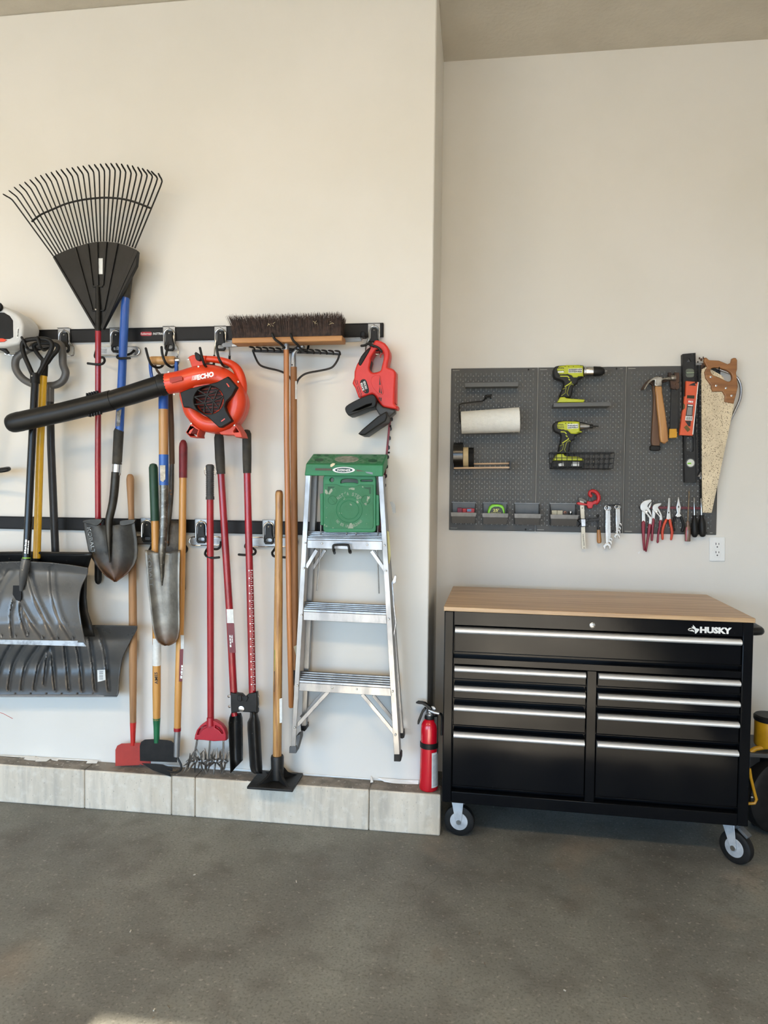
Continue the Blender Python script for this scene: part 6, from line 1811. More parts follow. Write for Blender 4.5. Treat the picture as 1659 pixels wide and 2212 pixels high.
for a, b in (((265, 288), (412, 290)), ((410, 290), (440, 322)), ((430, 342), (456, 368)), ((466, 392), (482, 408)), ((480, 410), (355, 490)), ((310, 540), (385, 505)), ((383, 505), (365, 610)), ((365, 610), (288, 665)), ((520, 462), (495, 430)), ((495, 430), (440, 472)), ((440, 472), (397, 610)), ((397, 610), (425, 665))):
    thin = b[1] > 500 or a[1] > 425
    bar(cdr(*a), cdr(*b), 0.7 if thin else 2.4, DYY - 0.0014, 0.002, DYEL, d1, 'accent_stripe')
plate('trigger', [cdr(*q) for q in [(555, 345), (605, 345), (602, 415), (540, 455), (552, 400)]], DYY + 0.012, 0.035, DBLK, d1, bevel=0.003)
plate('foot', [cdr(*q) for q in [(212, 788), (235, 750), (270, 690), (350, 684), (385, 706), (480, 716), (735, 733), (736, 752), (715, 785)]], DYY - 0.012, 0.075, DYEL, d1, bevel=0.004)
lathe_x(*cdr(715, 195), cdr(890, 0)[0], [(0, 11.5), (0.12, 12), (0.2, 11), (0.3, 11.3), (1.0, 11)], DYY + 0.03, CHROME, d1, 'gear_collar')
lathe_x(*cdr(885, 195), cdr(1112, 0)[0], [(0, 10.2), (0.1, 10.6), (0.6, 10.2), (0.85, 8.6), (1.0, 5.5)], DYY + 0.03, BLACKP, d1, 'chuck')
lathe_x(*cdr(1108, 190), cdr(1168, 0)[0], [(0, 4.5), (0.25, 4), (0.3, 2), (0.85, 1.6), (1.0, 0.3)], DYY + 0.03, ZINC, d1, 'jaw_tip')

bk = thing('wire_basket', P(1258, 1012, YF - 0.05), 'small black wire basket on the middle pegboard panel', 'basket')
byf, byb = YF - 0.115, YF - 0.008
wr = 0.0016
def wires(pairs, name='wire', r=wr):
    for a, b in pairs:
        part(name, MB().tube([a, b], r, 6), BLACKM, bk)
FTL, FTR = P(1190.5, 978, byf), P(1327.5, 976.8, byf)
zt_b, zb_b = (FTL.z + FTR.z) / 2, P(1258, 1011.5, byf).z
xl, xr = FTL.x, FTR.x
xl2, xr2 = P(1193, 1011, byf).x, P(1324, 1011, byf).x
def bx_(f, lev): return (xl + (xr - xl) * f) * (1 - lev) + (xl2 + (xr2 - xl2) * f) * lev
wires([(Vector((xl, byf, zt_b)), Vector((xr, byf, zt_b))), (Vector((xl, byb, zt_b)), Vector((xr, byb, zt_b))), (Vector((xl, byf, zt_b)), Vector((xl, byb, zt_b))), (Vector((xr, byf, zt_b)), Vector((xr, byb, zt_b)))], 'rim', 0.0026)
for lev in (0.35, 0.67, 1.0):
    z = zt_b + (zb_b - zt_b) * lev
    a, b = bx_(0, lev), bx_(1, lev)
    wires([(Vector((a, byf, z)), Vector((b, byf, z))), (Vector((a, byb, z)), Vector((b, byb, z))), (Vector((a, byf, z)), Vector((a, byb, z))), (Vector((b, byf, z)), Vector((b, byb, z)))])
for k in range(13):
    f = k / 12
    wires([(Vector((bx_(f, 0), byf, zt_b)), Vector((bx_(f, 1), byf, zb_b))), (Vector((bx_(f, 0), byb, zt_b)), Vector((bx_(f, 1), byb, zb_b)))])
    if k % 2 == 0:
        wires([(Vector((bx_(f, 1), byf, zb_b)), Vector((bx_(f, 1), byb, zb_b)))])
for k in (1, 2, 3):
    y_ = byf + (byb - byf) * k / 4
    wires([(Vector((xl2, y_, zb_b)), Vector((xr2, y_, zb_b)))])

d2 = thing('impact_driver', P(1230, 1010, YF - 0.06), 'yellow-green impact driver standing in the black wire basket', 'impact driver')
IY = YF - 0.092
plate('housing', [cdr(*q) for q in cat_rom([(135, 1250), (150, 1190), (200, 1152), (330, 1142), (500, 1148), (640, 1155), (645, 1330), (690, 1345), (685, 1365), (612, 1400), (548, 1440), (545, 1505), (472, 1540), (455, 1640), (430, 1760), (340, 1765), (245, 1760), (250, 1640), (292, 1470), (265, 1385), (165, 1340)], 2)], IY, 0.058, DBLK, d2, bevel=0.007)
plate('yellow_shell', [cdr(*q) for q in [(200, 1215), (230, 1165), (335, 1146), (560, 1150), (640, 1160), (645, 1330), (690, 1345), (690, 1362), (562, 1398), (470, 1390), (405, 1330), (290, 1320), (215, 1285)]], IY - 0.003, 0.064, DYEL, d2, bevel=0.007)
for k in range(4):
    for j in range(3):
        bar(cdr(215 + k * 30 + j * 8, 1205 + j * 45), cdr(238 + k * 30 + j * 8, 1228 + j * 45), 1.4, IY - 0.0036, 0.001, DARKINK, d2, 'vent_slot')
stk = plate('sticker', [cdr(*q) for q in [(402, 1205), (615, 1200), (615, 1285), (405, 1298)]], IY - 0.0036, 0.001, STK, d2, bevel=0)
scribble(cdr(415, 1282), cdr(605, 1274), 2.2, IY - 0.0041, DARKINK, stk, 'sticker_print', 8, 9)
scribble(cdr(415, 1246), cdr(605, 1238), 2.2, IY - 0.0041, DARKINK, stk, 'sticker_print', 9, 10)
for q in ((370, 1190), (430, 1190), (482, 1190), (430, 1370), (250, 1372)):
    part('screw', MB().ball(P(*cdr(*q), IY - 0.0035), 0.0025, 6), DARKINK, d2)
for a, b in (((275, 1352), (355, 1355)), ((355, 1355), (390, 1395)), ((375, 1418), (405, 1450)), ((415, 1470), (430, 1488)), ((430, 1490), (305, 1570)), ((255, 1625), (335, 1585)), ((333, 1585), (315, 1690)), ((315, 1690), (250, 1740)), ((466, 1545), (445, 1515)), ((445, 1515), (390, 1555)), ((390, 1555), (348, 1690)), ((348, 1690), (370, 1740))):
    thin = b[1] > 1580 or a[1] > 1510
    bar(cdr(*a), cdr(*b), 0.7 if thin else 2.4, IY - 0.0014, 0.002, DYEL, d2, 'accent_stripe')
plate('trigger', [cdr(*q) for q in [(505, 1425), (548, 1430), (545, 1500), (480, 1530), (495, 1480)]], IY + 0.012, 0.034, DBLK, d2, bevel=0.003)
plate('foot', [cdr(*q) for q in [(150, 1900), (165, 1850), (215, 1778), (330, 1772), (352, 1808), (420, 1825), (600, 1828), (680, 1848), (716, 1880), (712, 1905)]], IY - 0.008, 0.075, DYEL, d2, bevel=0.004)
bt = plate('battery', [cdr(*q) for q in [(130, 1905), (712, 1902), (705, 2028), (115, 2028)]], IY - 0.008, 0.075, DBLK, d2, bevel=0.004)
for q in ([(232, 1965), (330, 1930), (332, 2005), (240, 2010)], [(495, 1930), (630, 1932), (628, 2010), (480, 2005)]):
    plate('battery_label', [cdr(*z) for z in q], IY - 0.0088, 0.001, LABEL, bt, bevel=0)
lathe_x(*cdr(635, 1245), cdr(822, 0)[0], [(0, 9.5), (0.15, 9.2), (0.5, 7.5), (0.85, 5.2), (1.0, 4.2)], IY + 0.03, CHROME, d2, 'nose')
lathe_x(*cdr(818, 1247), cdr(892, 0)[0], [(0, 3.8), (0.1, 4.2), (0.9, 4.2), (1.0, 3)], IY + 0.03, BLACKP, d2, 'collet')
lathe_x(*cdr(888, 1248), cdr(1003, 0)[0], [(0, 1.6), (0.8, 1.4), (1.0, 0.4)], IY + 0.03, BLACKM, d2, 'bit')

# storage bins
binlab = ['grey pegboard bin with small red boxes, leftmost of the four', 'grey pegboard bin holding the green tape measure', 'empty grey pegboard bin, third from the left', 'grey pegboard bin with beige blocks, rightmost of the four']
bins = [((973.5, 1106.7), (1029, 1107.2), 1115.3, 1130.3, (979, 1085.3), (1030.5, 1086)), ((1041.5, 1108.3), (1098.3, 1108.7), 1117.3, 1132.2, (1045, 1086), (1098.5, 1087)),
        ((1110.8, 1109.3), (1169, 1110.3), 1118.8, 1133.5, (1112.5, 1087), (1167, 1087.8)), ((1188.8, 1111.3), (1249.5, 1112.5), 1120.5, 1135.5, (1186.5, 1087.5), (1240.5, 1088.2))]
BININFO = []
for i, (l, r, lipb, low, bl0, br0) in enumerate(bins):
    yf_ = YF - 0.082
    o = thing('storage_bin', P((l[0] + r[0]) / 2, low, yf_ + 0.04), binlab[i], 'bin', 'pegboard bins')
    FL, FR = P(*l, yf_), P(*r, yf_)
    zt, zl, zb2 = (FL.z + FR.z) / 2, P(l[0], lipb, yf_).z, P(l[0], low, yf_).z
    xL, xR = FL.x, FR.x
    zback = P(*bl0, YF - 0.006).z
    part('front_lip', MB().prism([Vector((xL, yf_, zt)), Vector((xR, yf_, zt)), Vector((xR - 0.002, yf_ + 0.003, zl)), Vector((xL + 0.002, yf_ + 0.003, zl))], (0, 0.003, 0)), BINL, o, bevel=0.0008)
    part('front_wall', MB().prism([Vector((xL + 0.005, yf_ + 0.004, zl + 0.001)), Vector((xR - 0.005, yf_ + 0.004, zl + 0.001)), Vector((xR - 0.007, yf_ + 0.012, zb2)), Vector((xL + 0.007, yf_ + 0.012, zb2))], (0, 0.003, 0)), BINM, o, bevel=0.0006)
    for sx, x in ((1, xL + 0.004), (-1, xR - 0.006)):
        pr = [Vector((x, yf_ + 0.003, zt)), Vector((x, YF - 0.006, zback)), Vector((x, YF - 0.004, zb2)), Vector((x, yf_ + 0.013, zb2))]
        part('side_wall', MB().prism(pr, (0.002, 0, 0)), BINM, o, bevel=0.0005)
    part('back_wall', MB().span((xL + 0.004, YF - 0.006, zb2), (xR - 0.004, YF - 0.003, zback)), mat('bin_inner_grey', (92, 92, 91), 0.35, 0, (80, 80, 79), scale=14, spec=0.3), o, bevel=0.0005)
    part('back_rim', MB().span((xL + 0.002, YF - 0.011, zback - 0.003), (xR - 0.002, YF - 0.003, zback + 0.004)), BINL, o, bevel=0.001)  # pale colour stands in for the gloss highlight along the rim
    part('floor', MB().span((xL + 0.006, yf_ + 0.012, zb2), (xR - 0.006, YF - 0.004, zb2 + 0.002)), BINM, o, smooth=0)
    BININFO.append((xL, xR, yf_, zb2 + 0.0022, zt))
# what the bins hold
xL, xR, yb_, z0, zt = BININFO[0]
MAROONBOX = mat('magenta_box', (128, 22, 62), 0.5); REDBOX = mat('small_red_box', (186, 30, 40), 0.5); BLUEL = mat('blue_box_label', (96, 150, 196), 0.5)
def boxthing(name, x0, x1, y0, y1, zb_, zt_, m, label, cat):
    b = Vector(((x0 + x1) / 2, (y0 + y1) / 2, zb_))
    o = thing(name, b, label, cat)
    part('carton', MB().span((x0, y0, zb_), (x1, y1, zt_)), m, o, bevel=0.0015)
    part('flap', MB().span((x0 + 0.001, y0 - 0.0006, zt_ - 0.006), (x1 - 0.001, y0 + 0.0005, zt_ - 0.001)), m, o, bevel=0.0003)
    return o
px_ = lambda a, b, y: P(a, b, y).x
zz = P(990, 1097, yb_ + 0.03).z
boxthing('small_box', px_(988, 1100, yb_ + .03), px_(998.5, 1100, yb_ + .03), yb_ + 0.03, yb_ + 0.055, z0, zz, MAROONBOX, 'small magenta box in the leftmost bin', 'box')
boxthing('small_box', px_(999, 1100, yb_ + .03), px_(1007, 1100, yb_ + .03), yb_ + 0.03, yb_ + 0.055, z0, zz - 0.003, REDBOX, 'plain small red box in the leftmost bin, between two others', 'box')
o = boxthing('small_box', px_(1007.5, 1100, yb_ + .03), px_(1025, 1100, yb_ + .03), yb_ + 0.028, yb_ + 0.055, z0, zz - 0.002, REDBOX, 'small red box with a blue label in the leftmost bin', 'box')
plate('label', [(1009, 1099.5), (1018, 1099.5), (1018, 1105), (1009, 1105)], yb_ + 0.0272, 0.0006, BLUEL, o, bevel=0)
xL, xR, yb_, z0, zt = BININFO[1]
tmz = thing('tape_measure', Vector((px_(1072, 1105, yb_ + .03), yb_ + 0.04, z0)), 'lime green tape measure marked 25 standing in a bin', 'tape measure')
LIME = mat('lime_plastic', (134, 214, 40), 0.4, 0, (124, 202, 34), scale=12)
zlow = 1128
plate('case', [(1053, zlow), (1053.5, 1104), (1057, 1094), (1063, 1089.5), (1076, 1089.5), (1086, 1091.5), (1089.5, 1098), (1091, 1110), (1091, zlow)], yb_ + 0.02, 0.042, LIME, tmz, bevel=0.005)
plate('dial_face', [(1057, zlow - 3), (1058, 1106), (1062, 1097.5), (1068, 1094.5), (1078, 1094.5), (1084, 1098), (1087, 1106), (1087.5, zlow - 3)], yb_ + 0.0185, 0.004, mat('dial_dark', (30, 34, 30), 0.5), tmz, bevel=0.001)
GOLDINK = mat('pale_yellow_print', (226, 220, 120), 0.5)
part('size_lettering', text_mb("25'", (1065, 1105), (1078, 1105), 6.2, yb_ + 0.0178, bold=0.03), GOLDINK, tmz, smooth=0)
part('name_lettering', text_mb('LEVERLOCK', (1059.5, 1110.2), (1083, 1110.2), 3.4, yb_ + 0.0178, bold=0.02), GOLDINK, tmz, smooth=0)
xL, xR, yb_, z0, zt = BININFO[3]
BEIGE = mat('beige_block', (186, 180, 158), 0.7)
zz = P(1200, 1102.5, yb_ + 0.03).z
for a, b, lab in ((1191.5, 1203.2, 'beige block in the rightmost bin, left of its pair'), (1203.8, 1215.5, 'beige block in the rightmost bin, right of its pair')):
    x0_, x1_ = px_(a, 1105, yb_ + .03), px_(b, 1105, yb_ + .03)
    single('beige_block', MB().span((x0_, yb_ + 0.03, z0), (x1_, yb_ + 0.055, zz)), BEIGE, lab, 'block', 'beige blocks in the bin', base=((x0_ + x1_) / 2, yb_ + 0.042, z0), bevel=0.0015)
cc = P(1221, 1107.5, yb_ + 0.03)
single('copper_coupling', MB().lathe([(0.0045, 0), (0.006, 0.0005), (0.006, 0.014), (0.0045, 0.0145), (0.0045, 0)], cc, (0, 1, 0), 16, cap=False), mat('copper', (196, 122, 92), 0.35, 0.8), 'small copper coupling in the rightmost bin', 'coupling', base=(cc.x, cc.y, cc.z - 0.006))
cc = P(1232.5, 1110, yb_ + 0.035)
single('steel_socket', MB().lathe([(0.007, -0.014), (0.008, -0.012), (0.008, 0.010), (0.0085, 0.012), (0.005, 0.012), (0.005, 0.0)], cc, (0, 0, 1), 16), CHROME, 'small chrome socket in the rightmost bin', 'socket', base=(cc.x, cc.y, cc.z - 0.014))
# ------------------------------------------------------------------ hand tools on the right panel
HICK = wood('hickory', (190, 140, 84), (158, 106, 56), 0.45, coat=0.1)
HICKD = wood('dark_old_hickory', (112, 80, 54), (78, 54, 38), 0.55)
FORGED = mat('worn_hammer_steel', (176, 172, 164), 0.35, 0.85, (120, 114, 106), scale=30)
RUSTY = mat('rusty_iron', (92, 68, 54), 0.75, 0.3, (62, 48, 42), scale=26, bump=0.3)
BARBLK = mat('pry_bar_black', (32, 32, 32), 0.4, 0, (46, 45, 43), scale=20, spec=0.35)
HAMY = YF - 0.055
def hookpin(px, py, label, depth=0.05):
    o = thing('peg_hook', P(px, py, YF), label, 'hook', 'pegboard pegs')
    part('shank', MB().tube([P(px, py, YF), P(px, py + 1, YF - depth), P(px, py - 4, YF - depth - 0.008)], 0.0026, 8), BLACKM, o)
    part('base', MB().box(P(px, py, YF - 0.0015), (0.012, 0.003, 0.02)), BLACKM, o, bevel=0.0008)
    return o

h2_ = thing('claw_hammer', P(1416, 972, YF - 0.03), 'older claw hammer with dark brown handle and black butt, behind the other hammer', 'hammer')
H2Y = YF - 0.022
plate('handle', [ce(*q) for q in cat_rom([(205, 500), (250, 490), (268, 640), (285, 900), (312, 1120), (318, 1400), (196, 1396), (192, 1220), (212, 900), (218, 640)], 2)], H2Y, 0.02, HICKD, h2_, bevel=0.006)
plate('head', [ce(*q) for q in [(40, 570), (60, 520), (110, 450), (170, 405), (240, 400), (300, 420), (420, 400), (430, 440), (300, 470), (250, 520), (205, 500), (160, 460), (100, 510), (55, 565)]], H2Y + 0.002, 0.02, RUSTY, h2_, bevel=0.003)
plate('butt', [ce(*q) for q in [(190, 1395), (318, 1400), (328, 1420), (322, 1462), (300, 1476), (190, 1472), (172, 1450), (176, 1412)]], H2Y - 0.005, 0.028, BLACKP, h2_, bevel=0.005)

h1_ = thing('claw_hammer', P(1436, 952, YF - 0.05), 'claw hammer with bright steel head and honey wooden handle, in front', 'hammer')
plate('handle', [ce(*q) for q in cat_rom([(246, 512), (342, 506), (352, 600), (375, 750), (405, 950), (443, 1330), (328, 1342), (305, 1120), (275, 850), (258, 650)], 2)], HAMY, 0.022, HICK, h1_, bevel=0.007)
plate('head', [ce(*q) for q in cat_rom([(78, 562), (95, 515), (140, 445), (190, 400), (250, 368), (310, 360), (345, 372), (365, 392), (420, 380), (480, 372), (482, 420), (420, 412), (370, 415), (345, 440), (345, 512), (235, 506), (240, 425), (190, 440), (140, 490), (100, 558)], 2)], HAMY - 0.003, 0.026, FORGED, h1_, bevel=0.004)
A = P(*ce(470, 393), HAMY + 0.01)
part('face', MB().lathe([(0.010, 0), (0.013, 0.004), (0.013, 0.022), (0.0115, 0.024)], A, (1, 0, 0.05), 18), FORGED, h1_)

pb = thing('pry_bar', P(1454, 945, YF - 0.03), 'flat black pry bar with rusty claw head and yellow tip', 'pry bar')
PBY = YF - 0.028
plate('bar', [ce(*q) for q in [(485, 530), (602, 540), (598, 700), (580, 1160), (466, 1158), (480, 800)]], PBY, 0.006, BARBLK, pb, bevel=0.0015)
plate('claw_head', [ce(*q) for q in [(443, 308), (482, 306), (495, 340), (525, 345), (540, 305), (602, 312), (608, 450), (555, 475), (545, 545), (535, 470), (560, 450), (606, 470), (606, 545), (572, 568), (548, 552), (525, 562), (482, 545), (470, 430), (445, 360)]], PBY - 0.012, 0.02, RUSTY, pb, bevel=0.002)
plate('yellow_tip', [ce(*q) for q in [(457, 1150), (567, 1148), (574, 1265), (560, 1282), (450, 1288)]], PBY - 0.003, 0.011, YELM, pb, bevel=0.002)

# long black level
BLV = mat('level_black', (34, 34, 35), 0.5, 0, (44, 44, 44), scale=20, spec=0.3, speck=(120, 118, 112), speck_scale=60, speck_at=0.72)
lv = thing('long_level', P(1492, 1042, YF - 0.02), 'long black spirit level hanging behind the orange torpedo level', 'level')
LVY = YF - 0.026
plate('web', [(1475, 764.5), (1502.7, 762), (1503.5, 850), (1505.5, 1042), (1480, 1042), (1477, 880)], LVY, 0.014, BLV, lv, holes=[[cf(733, 155), cf(755, 190), cf(710, 193)], rounded(*cf(698, 258), *cf(782, 345), 5), rounded(*cf(700, 935), *cf(775, 1085), 3)], bevel=0.0015)
for a, b in (((1475.3, 765), (1480.5, 1042)), ((1502, 762.5), (1505, 1042))):
    bar(a, b, 1.5, LVY - 0.008, 0.03, BLV, lv, 'flange')
VIAL = mat('vial_glass', (150, 160, 140), 0.15, 0, (138, 148, 128), spec=0.6)
plate('vial_window', rounded(*cf(696, 256), *cf(784, 347), 5), LVY + 0.004, 0.005, mat('clouded_window', (112, 116, 104), 0.3, 0, (98, 102, 92), scale=20), lv, bevel=0.001)
part('vial', MB().tube([P(*cf(702, 302), LVY), P(*cf(778, 300), LVY)], 0.0045, 10), VIAL, lv)
plate('vial_ring', circle(*cf(745, 1198), 10.2, 10.2, 22), LVY - 0.002, 0.004, mat('level_ring_grey', (96, 97, 98), 0.5), lv, bevel=0.001)
plate('vial_window', circle(*cf(746, 1198), 8.2, 8.2, 22), LVY - 0.0035, 0.003, mat('white_vial', (222, 226, 216), 0.25), lv, bevel=0.0008)
part('vial', MB().tube([P(*cf(715, 1203), LVY - 0.005), P(*cf(750, 1201), LVY - 0.005)], 0.003, 8), LIME, lv)

# orange torpedo level
ORL = mat('torpedo_orange', (216, 92, 54), 0.45, 0, (206, 84, 48), scale=12)
tl = thing('torpedo_level', P(1482, 940, YF - 0.05), 'short orange torpedo level with a barcode label', 'level')
TLY = YF - 0.052
plate('body', [ce(*q) for q in [(706, 435), (893, 450), (872, 620), (806, 1252), (612, 1242), (650, 900), (665, 858), (690, 842), (690, 792), (676, 770), (682, 668), (700, 655)]], TLY, 0.02, ORL, tl, bevel=0.002)
plate('white_edge', [ce(*q) for q in [(882, 450), (894, 452), (812, 1235), (798, 1234)]], TLY - 0.0008, 0.002, WHITEP, tl, bevel=0.0003)
plate('black_notch', [ce(*q) for q in [(742, 500), (800, 470), (845, 455), (862, 430), (866, 462), (835, 478), (852, 508)]], TLY - 0.0008, 0.0015, DARKINK, tl, bevel=0.0003)
plate('vial_slot', [ce(*q) for q in [(722, 648), (832, 652), (828, 700), (718, 692)]], TLY - 0.0008, 0.0015, mat('vial_dark', (44, 46, 26), 0.25), tl, bevel=0.0003)
lab = plate('paper_label', [ce(*q) for q in [(732, 700), (826, 712), (790, 1030), (690, 1022)]], TLY - 0.0008, 0.001, mat('torpedo_label_grey', (62, 60, 60), 0.6), tl, bevel=0)
plate('red_patch', [ce(*q) for q in [(728, 700), (828, 710), (822, 790), (722, 778)]], TLY - 0.0014, 0.001, mat('label_red', (212, 84, 70), 0.5), lab, bevel=0)
plate('red_patch', [ce(*q) for q in [(735, 790), (806, 796), (804, 812), (733, 806)]], TLY - 0.0014, 0.001, WHITEINK, lab, bevel=0)
scribble(ce(738, 755), ce(812, 762), 4.6, TLY - 0.0018, WHITEINK, lab, 'label_print', 3, 11)
mb = MB()
for k in range(7):
    f = k / 6
    a = ce(720 + k * 11, 945); b = ce(733 + k * 10, 825)
    A_, B_2 = P(*a, TLY - 0.0018), P(*b, TLY - 0.0018)
    mb.tube([A_, B_2], 0.0005, 4)
part('label_print', mb, WHITEINK, lab, smooth=0)
plate('barcode_patch', [ce(*q) for q in [(698, 958), (802, 962), (797, 1028), (690, 1020)]], TLY - 0.0014, 0.001, LABEL, lab, bevel=0)
mb = MB()
for k in range(9):
    a = ce(708 + k * 10, 972); b = ce(704 + k * 10, 1014)
    mb.tube([P(*a, TLY - 0.0019), P(*b, TLY - 0.0019)], 0.00035 + 0.0003 * ((k * 7) % 3), 4)
part('barcode', mb, DARKINK, lab, smooth=0)
plate('black_notch', [ce(*q) for q in [(690, 1032), (778, 1030), (770, 1112), (742, 1112)]], TLY - 0.0008, 0.0015, DARKINK, tl, bevel=0.0003)
plate('vial_slot', [ce(*q) for q in [(672, 1128), (715, 1092), (772, 1160), (728, 1198)]], TLY - 0.0008, 0.0015, mat('amber_vial', (104, 84, 44), 0.25), tl, bevel=0.0003)
plate('side_vial', [ce(*q) for q in [(668, 770), (690, 782), (690, 848), (666, 856)]], TLY + 0.003, 0.012, mat('vial_olive', (92, 80, 44), 0.25), tl, bevel=0.001)

# hand saw
SAWM = mat('speckled_saw_steel', (222, 206, 176), 0.42, 0.35, (200, 184, 156), scale=9, speck=(96, 78, 58), speck_scale=240, speck_at=0.6)
SAWW = wood('saw_handle_wood', (160, 108, 62), (122, 78, 42), 0.45, axis='x', scale=1.4, coat=0.1)
sw = thing('hand_saw', P(1526, 1108, YF - 0.03), 'hand saw with speckled steel blade and brown wooden handle', 'saw')
SWY = YF - 0.045
plate('blade', [cf(853, 270), cf(900, 240), cf(1060, 330), cf(1180, 600), cf(1175, 640), cf(955, 1694), cf(868, 1692), cf(862, 1500)], SWY, 0.0016, SAWM, sw, holes=[circle(*cf(933, 1652), 1.1, 1.1, 10)], bevel=0.0002)
mb = MB()
for k in range(120):
    f = k / 119
    y = 300 + (1685 - 300) * f
    a = cf(854.5 + 8 * f, y); b = cf(854.5 + 8 * f, y + 10)
    mb.prism([P(a[0], a[1], SWY + 0.0004), P(b[0], b[1], SWY + 0.0004), P((a[0] + b[0]) / 2 - 1.1, (a[1] + b[1]) / 2, SWY + 0.0004)], (0, 0.0008, 0))
part('teeth', mb, SAWM, sw, smooth=0)
hout = [(985, 85), (1010, 83), (1050, 122), (1200, 130), (1330, 182), (1380, 160), (1395, 98), (1420, 88), (1452, 90), (1472, 125), (1470, 260), (1455, 312), (1468, 400), (1482, 520), (1450, 660), (1418, 772), (1285, 745), (1288, 655), (1250, 592), (1100, 592), (1075, 492), (1000, 395), (982, 300), (1022, 232), (975, 140)]
hhole = [(1072, 285), (1095, 243), (1150, 235), (1290, 265), (1375, 320), (1396, 395), (1372, 435), (1330, 441), (1270, 415), (1200, 380), (1110, 345)]
plate('handle', [ce(*q) for q in hout], SWY - 0.010, 0.022, SAWW, sw, holes=[[ce(*q) for q in cat_rom(hhole, 3)]], bevel=0.0045)
for q in ((1075, 375), (1155, 505), (1300, 540), (1385, 655)):
    part('rivet', MB().lathe([(0.0048, 0), (0.0048, 0.0014), (0.003, 0.002)], P(*ce(*q), SWY - 0.010), (0, -1, 0), 14), CHROME, sw)

# bow saw behind
bs = thing('bow_saw', P(1514, 1080, YF - 0.015), 'bow saw with bent steel tube frame, mostly hidden behind the hand saw', 'saw')
tb = [(1497, 787), (1508, 786.5), (1530, 790), (1560, 800), (1588, 812), (1598, 826), (1601, 842), (1598, 864), (1585, 893), (1568, 925), (1548, 965), (1532, 1000), (1520, 1025), (1512, 1034)]
part('tube_frame', MB().tube([P(a, b, YF - 0.02) for a, b in cat_rom(tb, 3, closed=False)], 2.6 * 0.0023, 10), ZINC, bs)
bar((1507.5, 780), (1513.5, 1092), 2.6, YF - 0.012, 0.001, BLACKM, bs, 'saw_blade')
mb = MB()
for k in range(52):
    f = k / 51
    x, y = 1506.8 + 6 * f, 800 + 285 * f
    mb.prism([P(x, y, YF - 0.012), P(x, y + 4.6, YF - 0.012), P(x - 2.6, y + 2.3, YF - 0.012)], (0, 0.001, 0))
part('saw_teeth', mb, BLACKM, bs, smooth=0)
part('wing_nut', MB().ball(P(1515, 777, YF - 0.02), 0.006, 8, (1, 0.6, 1.2)).ball(P(1519, 773, YF - 0.02), 0.005, 8, (0.6, 0.5, 1.4)).ball(P(1511, 774, YF - 0.02), 0.005, 8, (0.8, 0.5, 1.2)), RUSTY, bs)
part('end_clamp', MB().box(P(1517, 796, YF - 0.02), (0.014, 0.012, 0.05)), RUSTY, bs, bevel=0.003)
part('blade_clip', MB().lathe([(0.004, 0), (0.009, 0.02), (0.009, 0.026)], P(1514, 1020, YF - 0.02), (-0.4, -0.2, -1), 12), ZINC, bs)

# magnetic bar with pliers and screwdrivers
mgb = thing('magnetic_bar', P(1460, 1099, YF), 'narrow dark red magnetic tool bar behind the pliers', 'tool bar')
bar((1383, 1096), (1516, 1098), 5.4, YF - 0.010, 0.010, mat('bar_maroon', (104, 34, 44), 0.45, 0, (92, 28, 38), scale=20), mgb, 'strip')
part('end_cap', MB().lathe([(0.0075, 0), (0.0075, 0.01)], P(1383, 1096, YF), (0, -1, 0), 16), BLACKP, mgb)
part('end_cap', MB().lathe([(0.0075, 0), (0.0075, 0.01)], P(1517, 1098, YF), (0, -1, 0), 16), BLACKP, mgb)
PLM = mat('plier_steel', (222, 223, 222), 0.28, 0.7, (206, 207, 206), scale=20)
MARG = mat('maroon_dip', (140, 36, 56), 0.42, 0, (128, 30, 48), scale=16)
ORG = mat('orange_dip', (206, 72, 40), 0.42, 0, (194, 64, 34), scale=16)
PLY = YF - 0.020
def pl(name, pts, m, parent, dy=0.0, thick=0.009, bevel=0.0018, smooth=True):
    q = [cf(*z) for z in (cat_rom(pts, 2) if smooth else pts)]
    return plate(name, q, PLY + dy, thick, m, parent, bevel=bevel)
p1 = thing('slip_joint_pliers', P(*cf(300, 2075), PLY), 'large slip joint pliers with maroon handles, leftmost on the magnetic bar', 'pliers')
pl('jaw', [(262, 1655), (295, 1690), (297, 1800), (262, 1800)], PLM, p1, 0.004, smooth=False)
pl('jaw', [(246, 1640), (252, 1605), (285, 1575), (345, 1560), (358, 1578), (335, 1600), (318, 1628), (335, 1650), (362, 1725), (357, 1812), (330, 1812), (334, 1748), (290, 1692), (255, 1668)], PLM, p1, -0.004)
pl('lower_jaw', [(330, 1622), (345, 1600), (358, 1588), (352, 1622), (340, 1650), (328, 1642)], PLM, p1, -0.002)
pl('joint_slot', [(298, 1672), (312, 1668), (352, 1722), (345, 1732)], DARKINK, p1, -0.0048, 0.001, 0.0)
part('joint_nut', MB().lathe([(0.006, 0), (0.006, 0.002), (0.003, 0.003)], P(*cf(312, 1680), PLY - 0.004), (0, -1, 0), 6), BOLT, p1)
pl('handle', [(262, 1785), (296, 1785), (292, 1900), (298, 2060), (288, 2068), (278, 2062), (265, 1920)], MARG, p1, -0.001, 0.014, 0.005)
pl('handle', [(328, 1805), (357, 1805), (346, 1890), (314, 2072), (303, 2078), (297, 2070), (318, 1910)], MARG, p1, -0.005, 0.014, 0.005)
p2 = thing('slip_joint_pliers', P(*cf(410, 1990), PLY), 'smaller slip joint pliers with maroon handles, second on the magnetic bar', 'pliers')
pl('jaw', [(366, 1655), (396, 1695), (388, 1770), (362, 1766)], PLM, p2, 0.004, smooth=False)
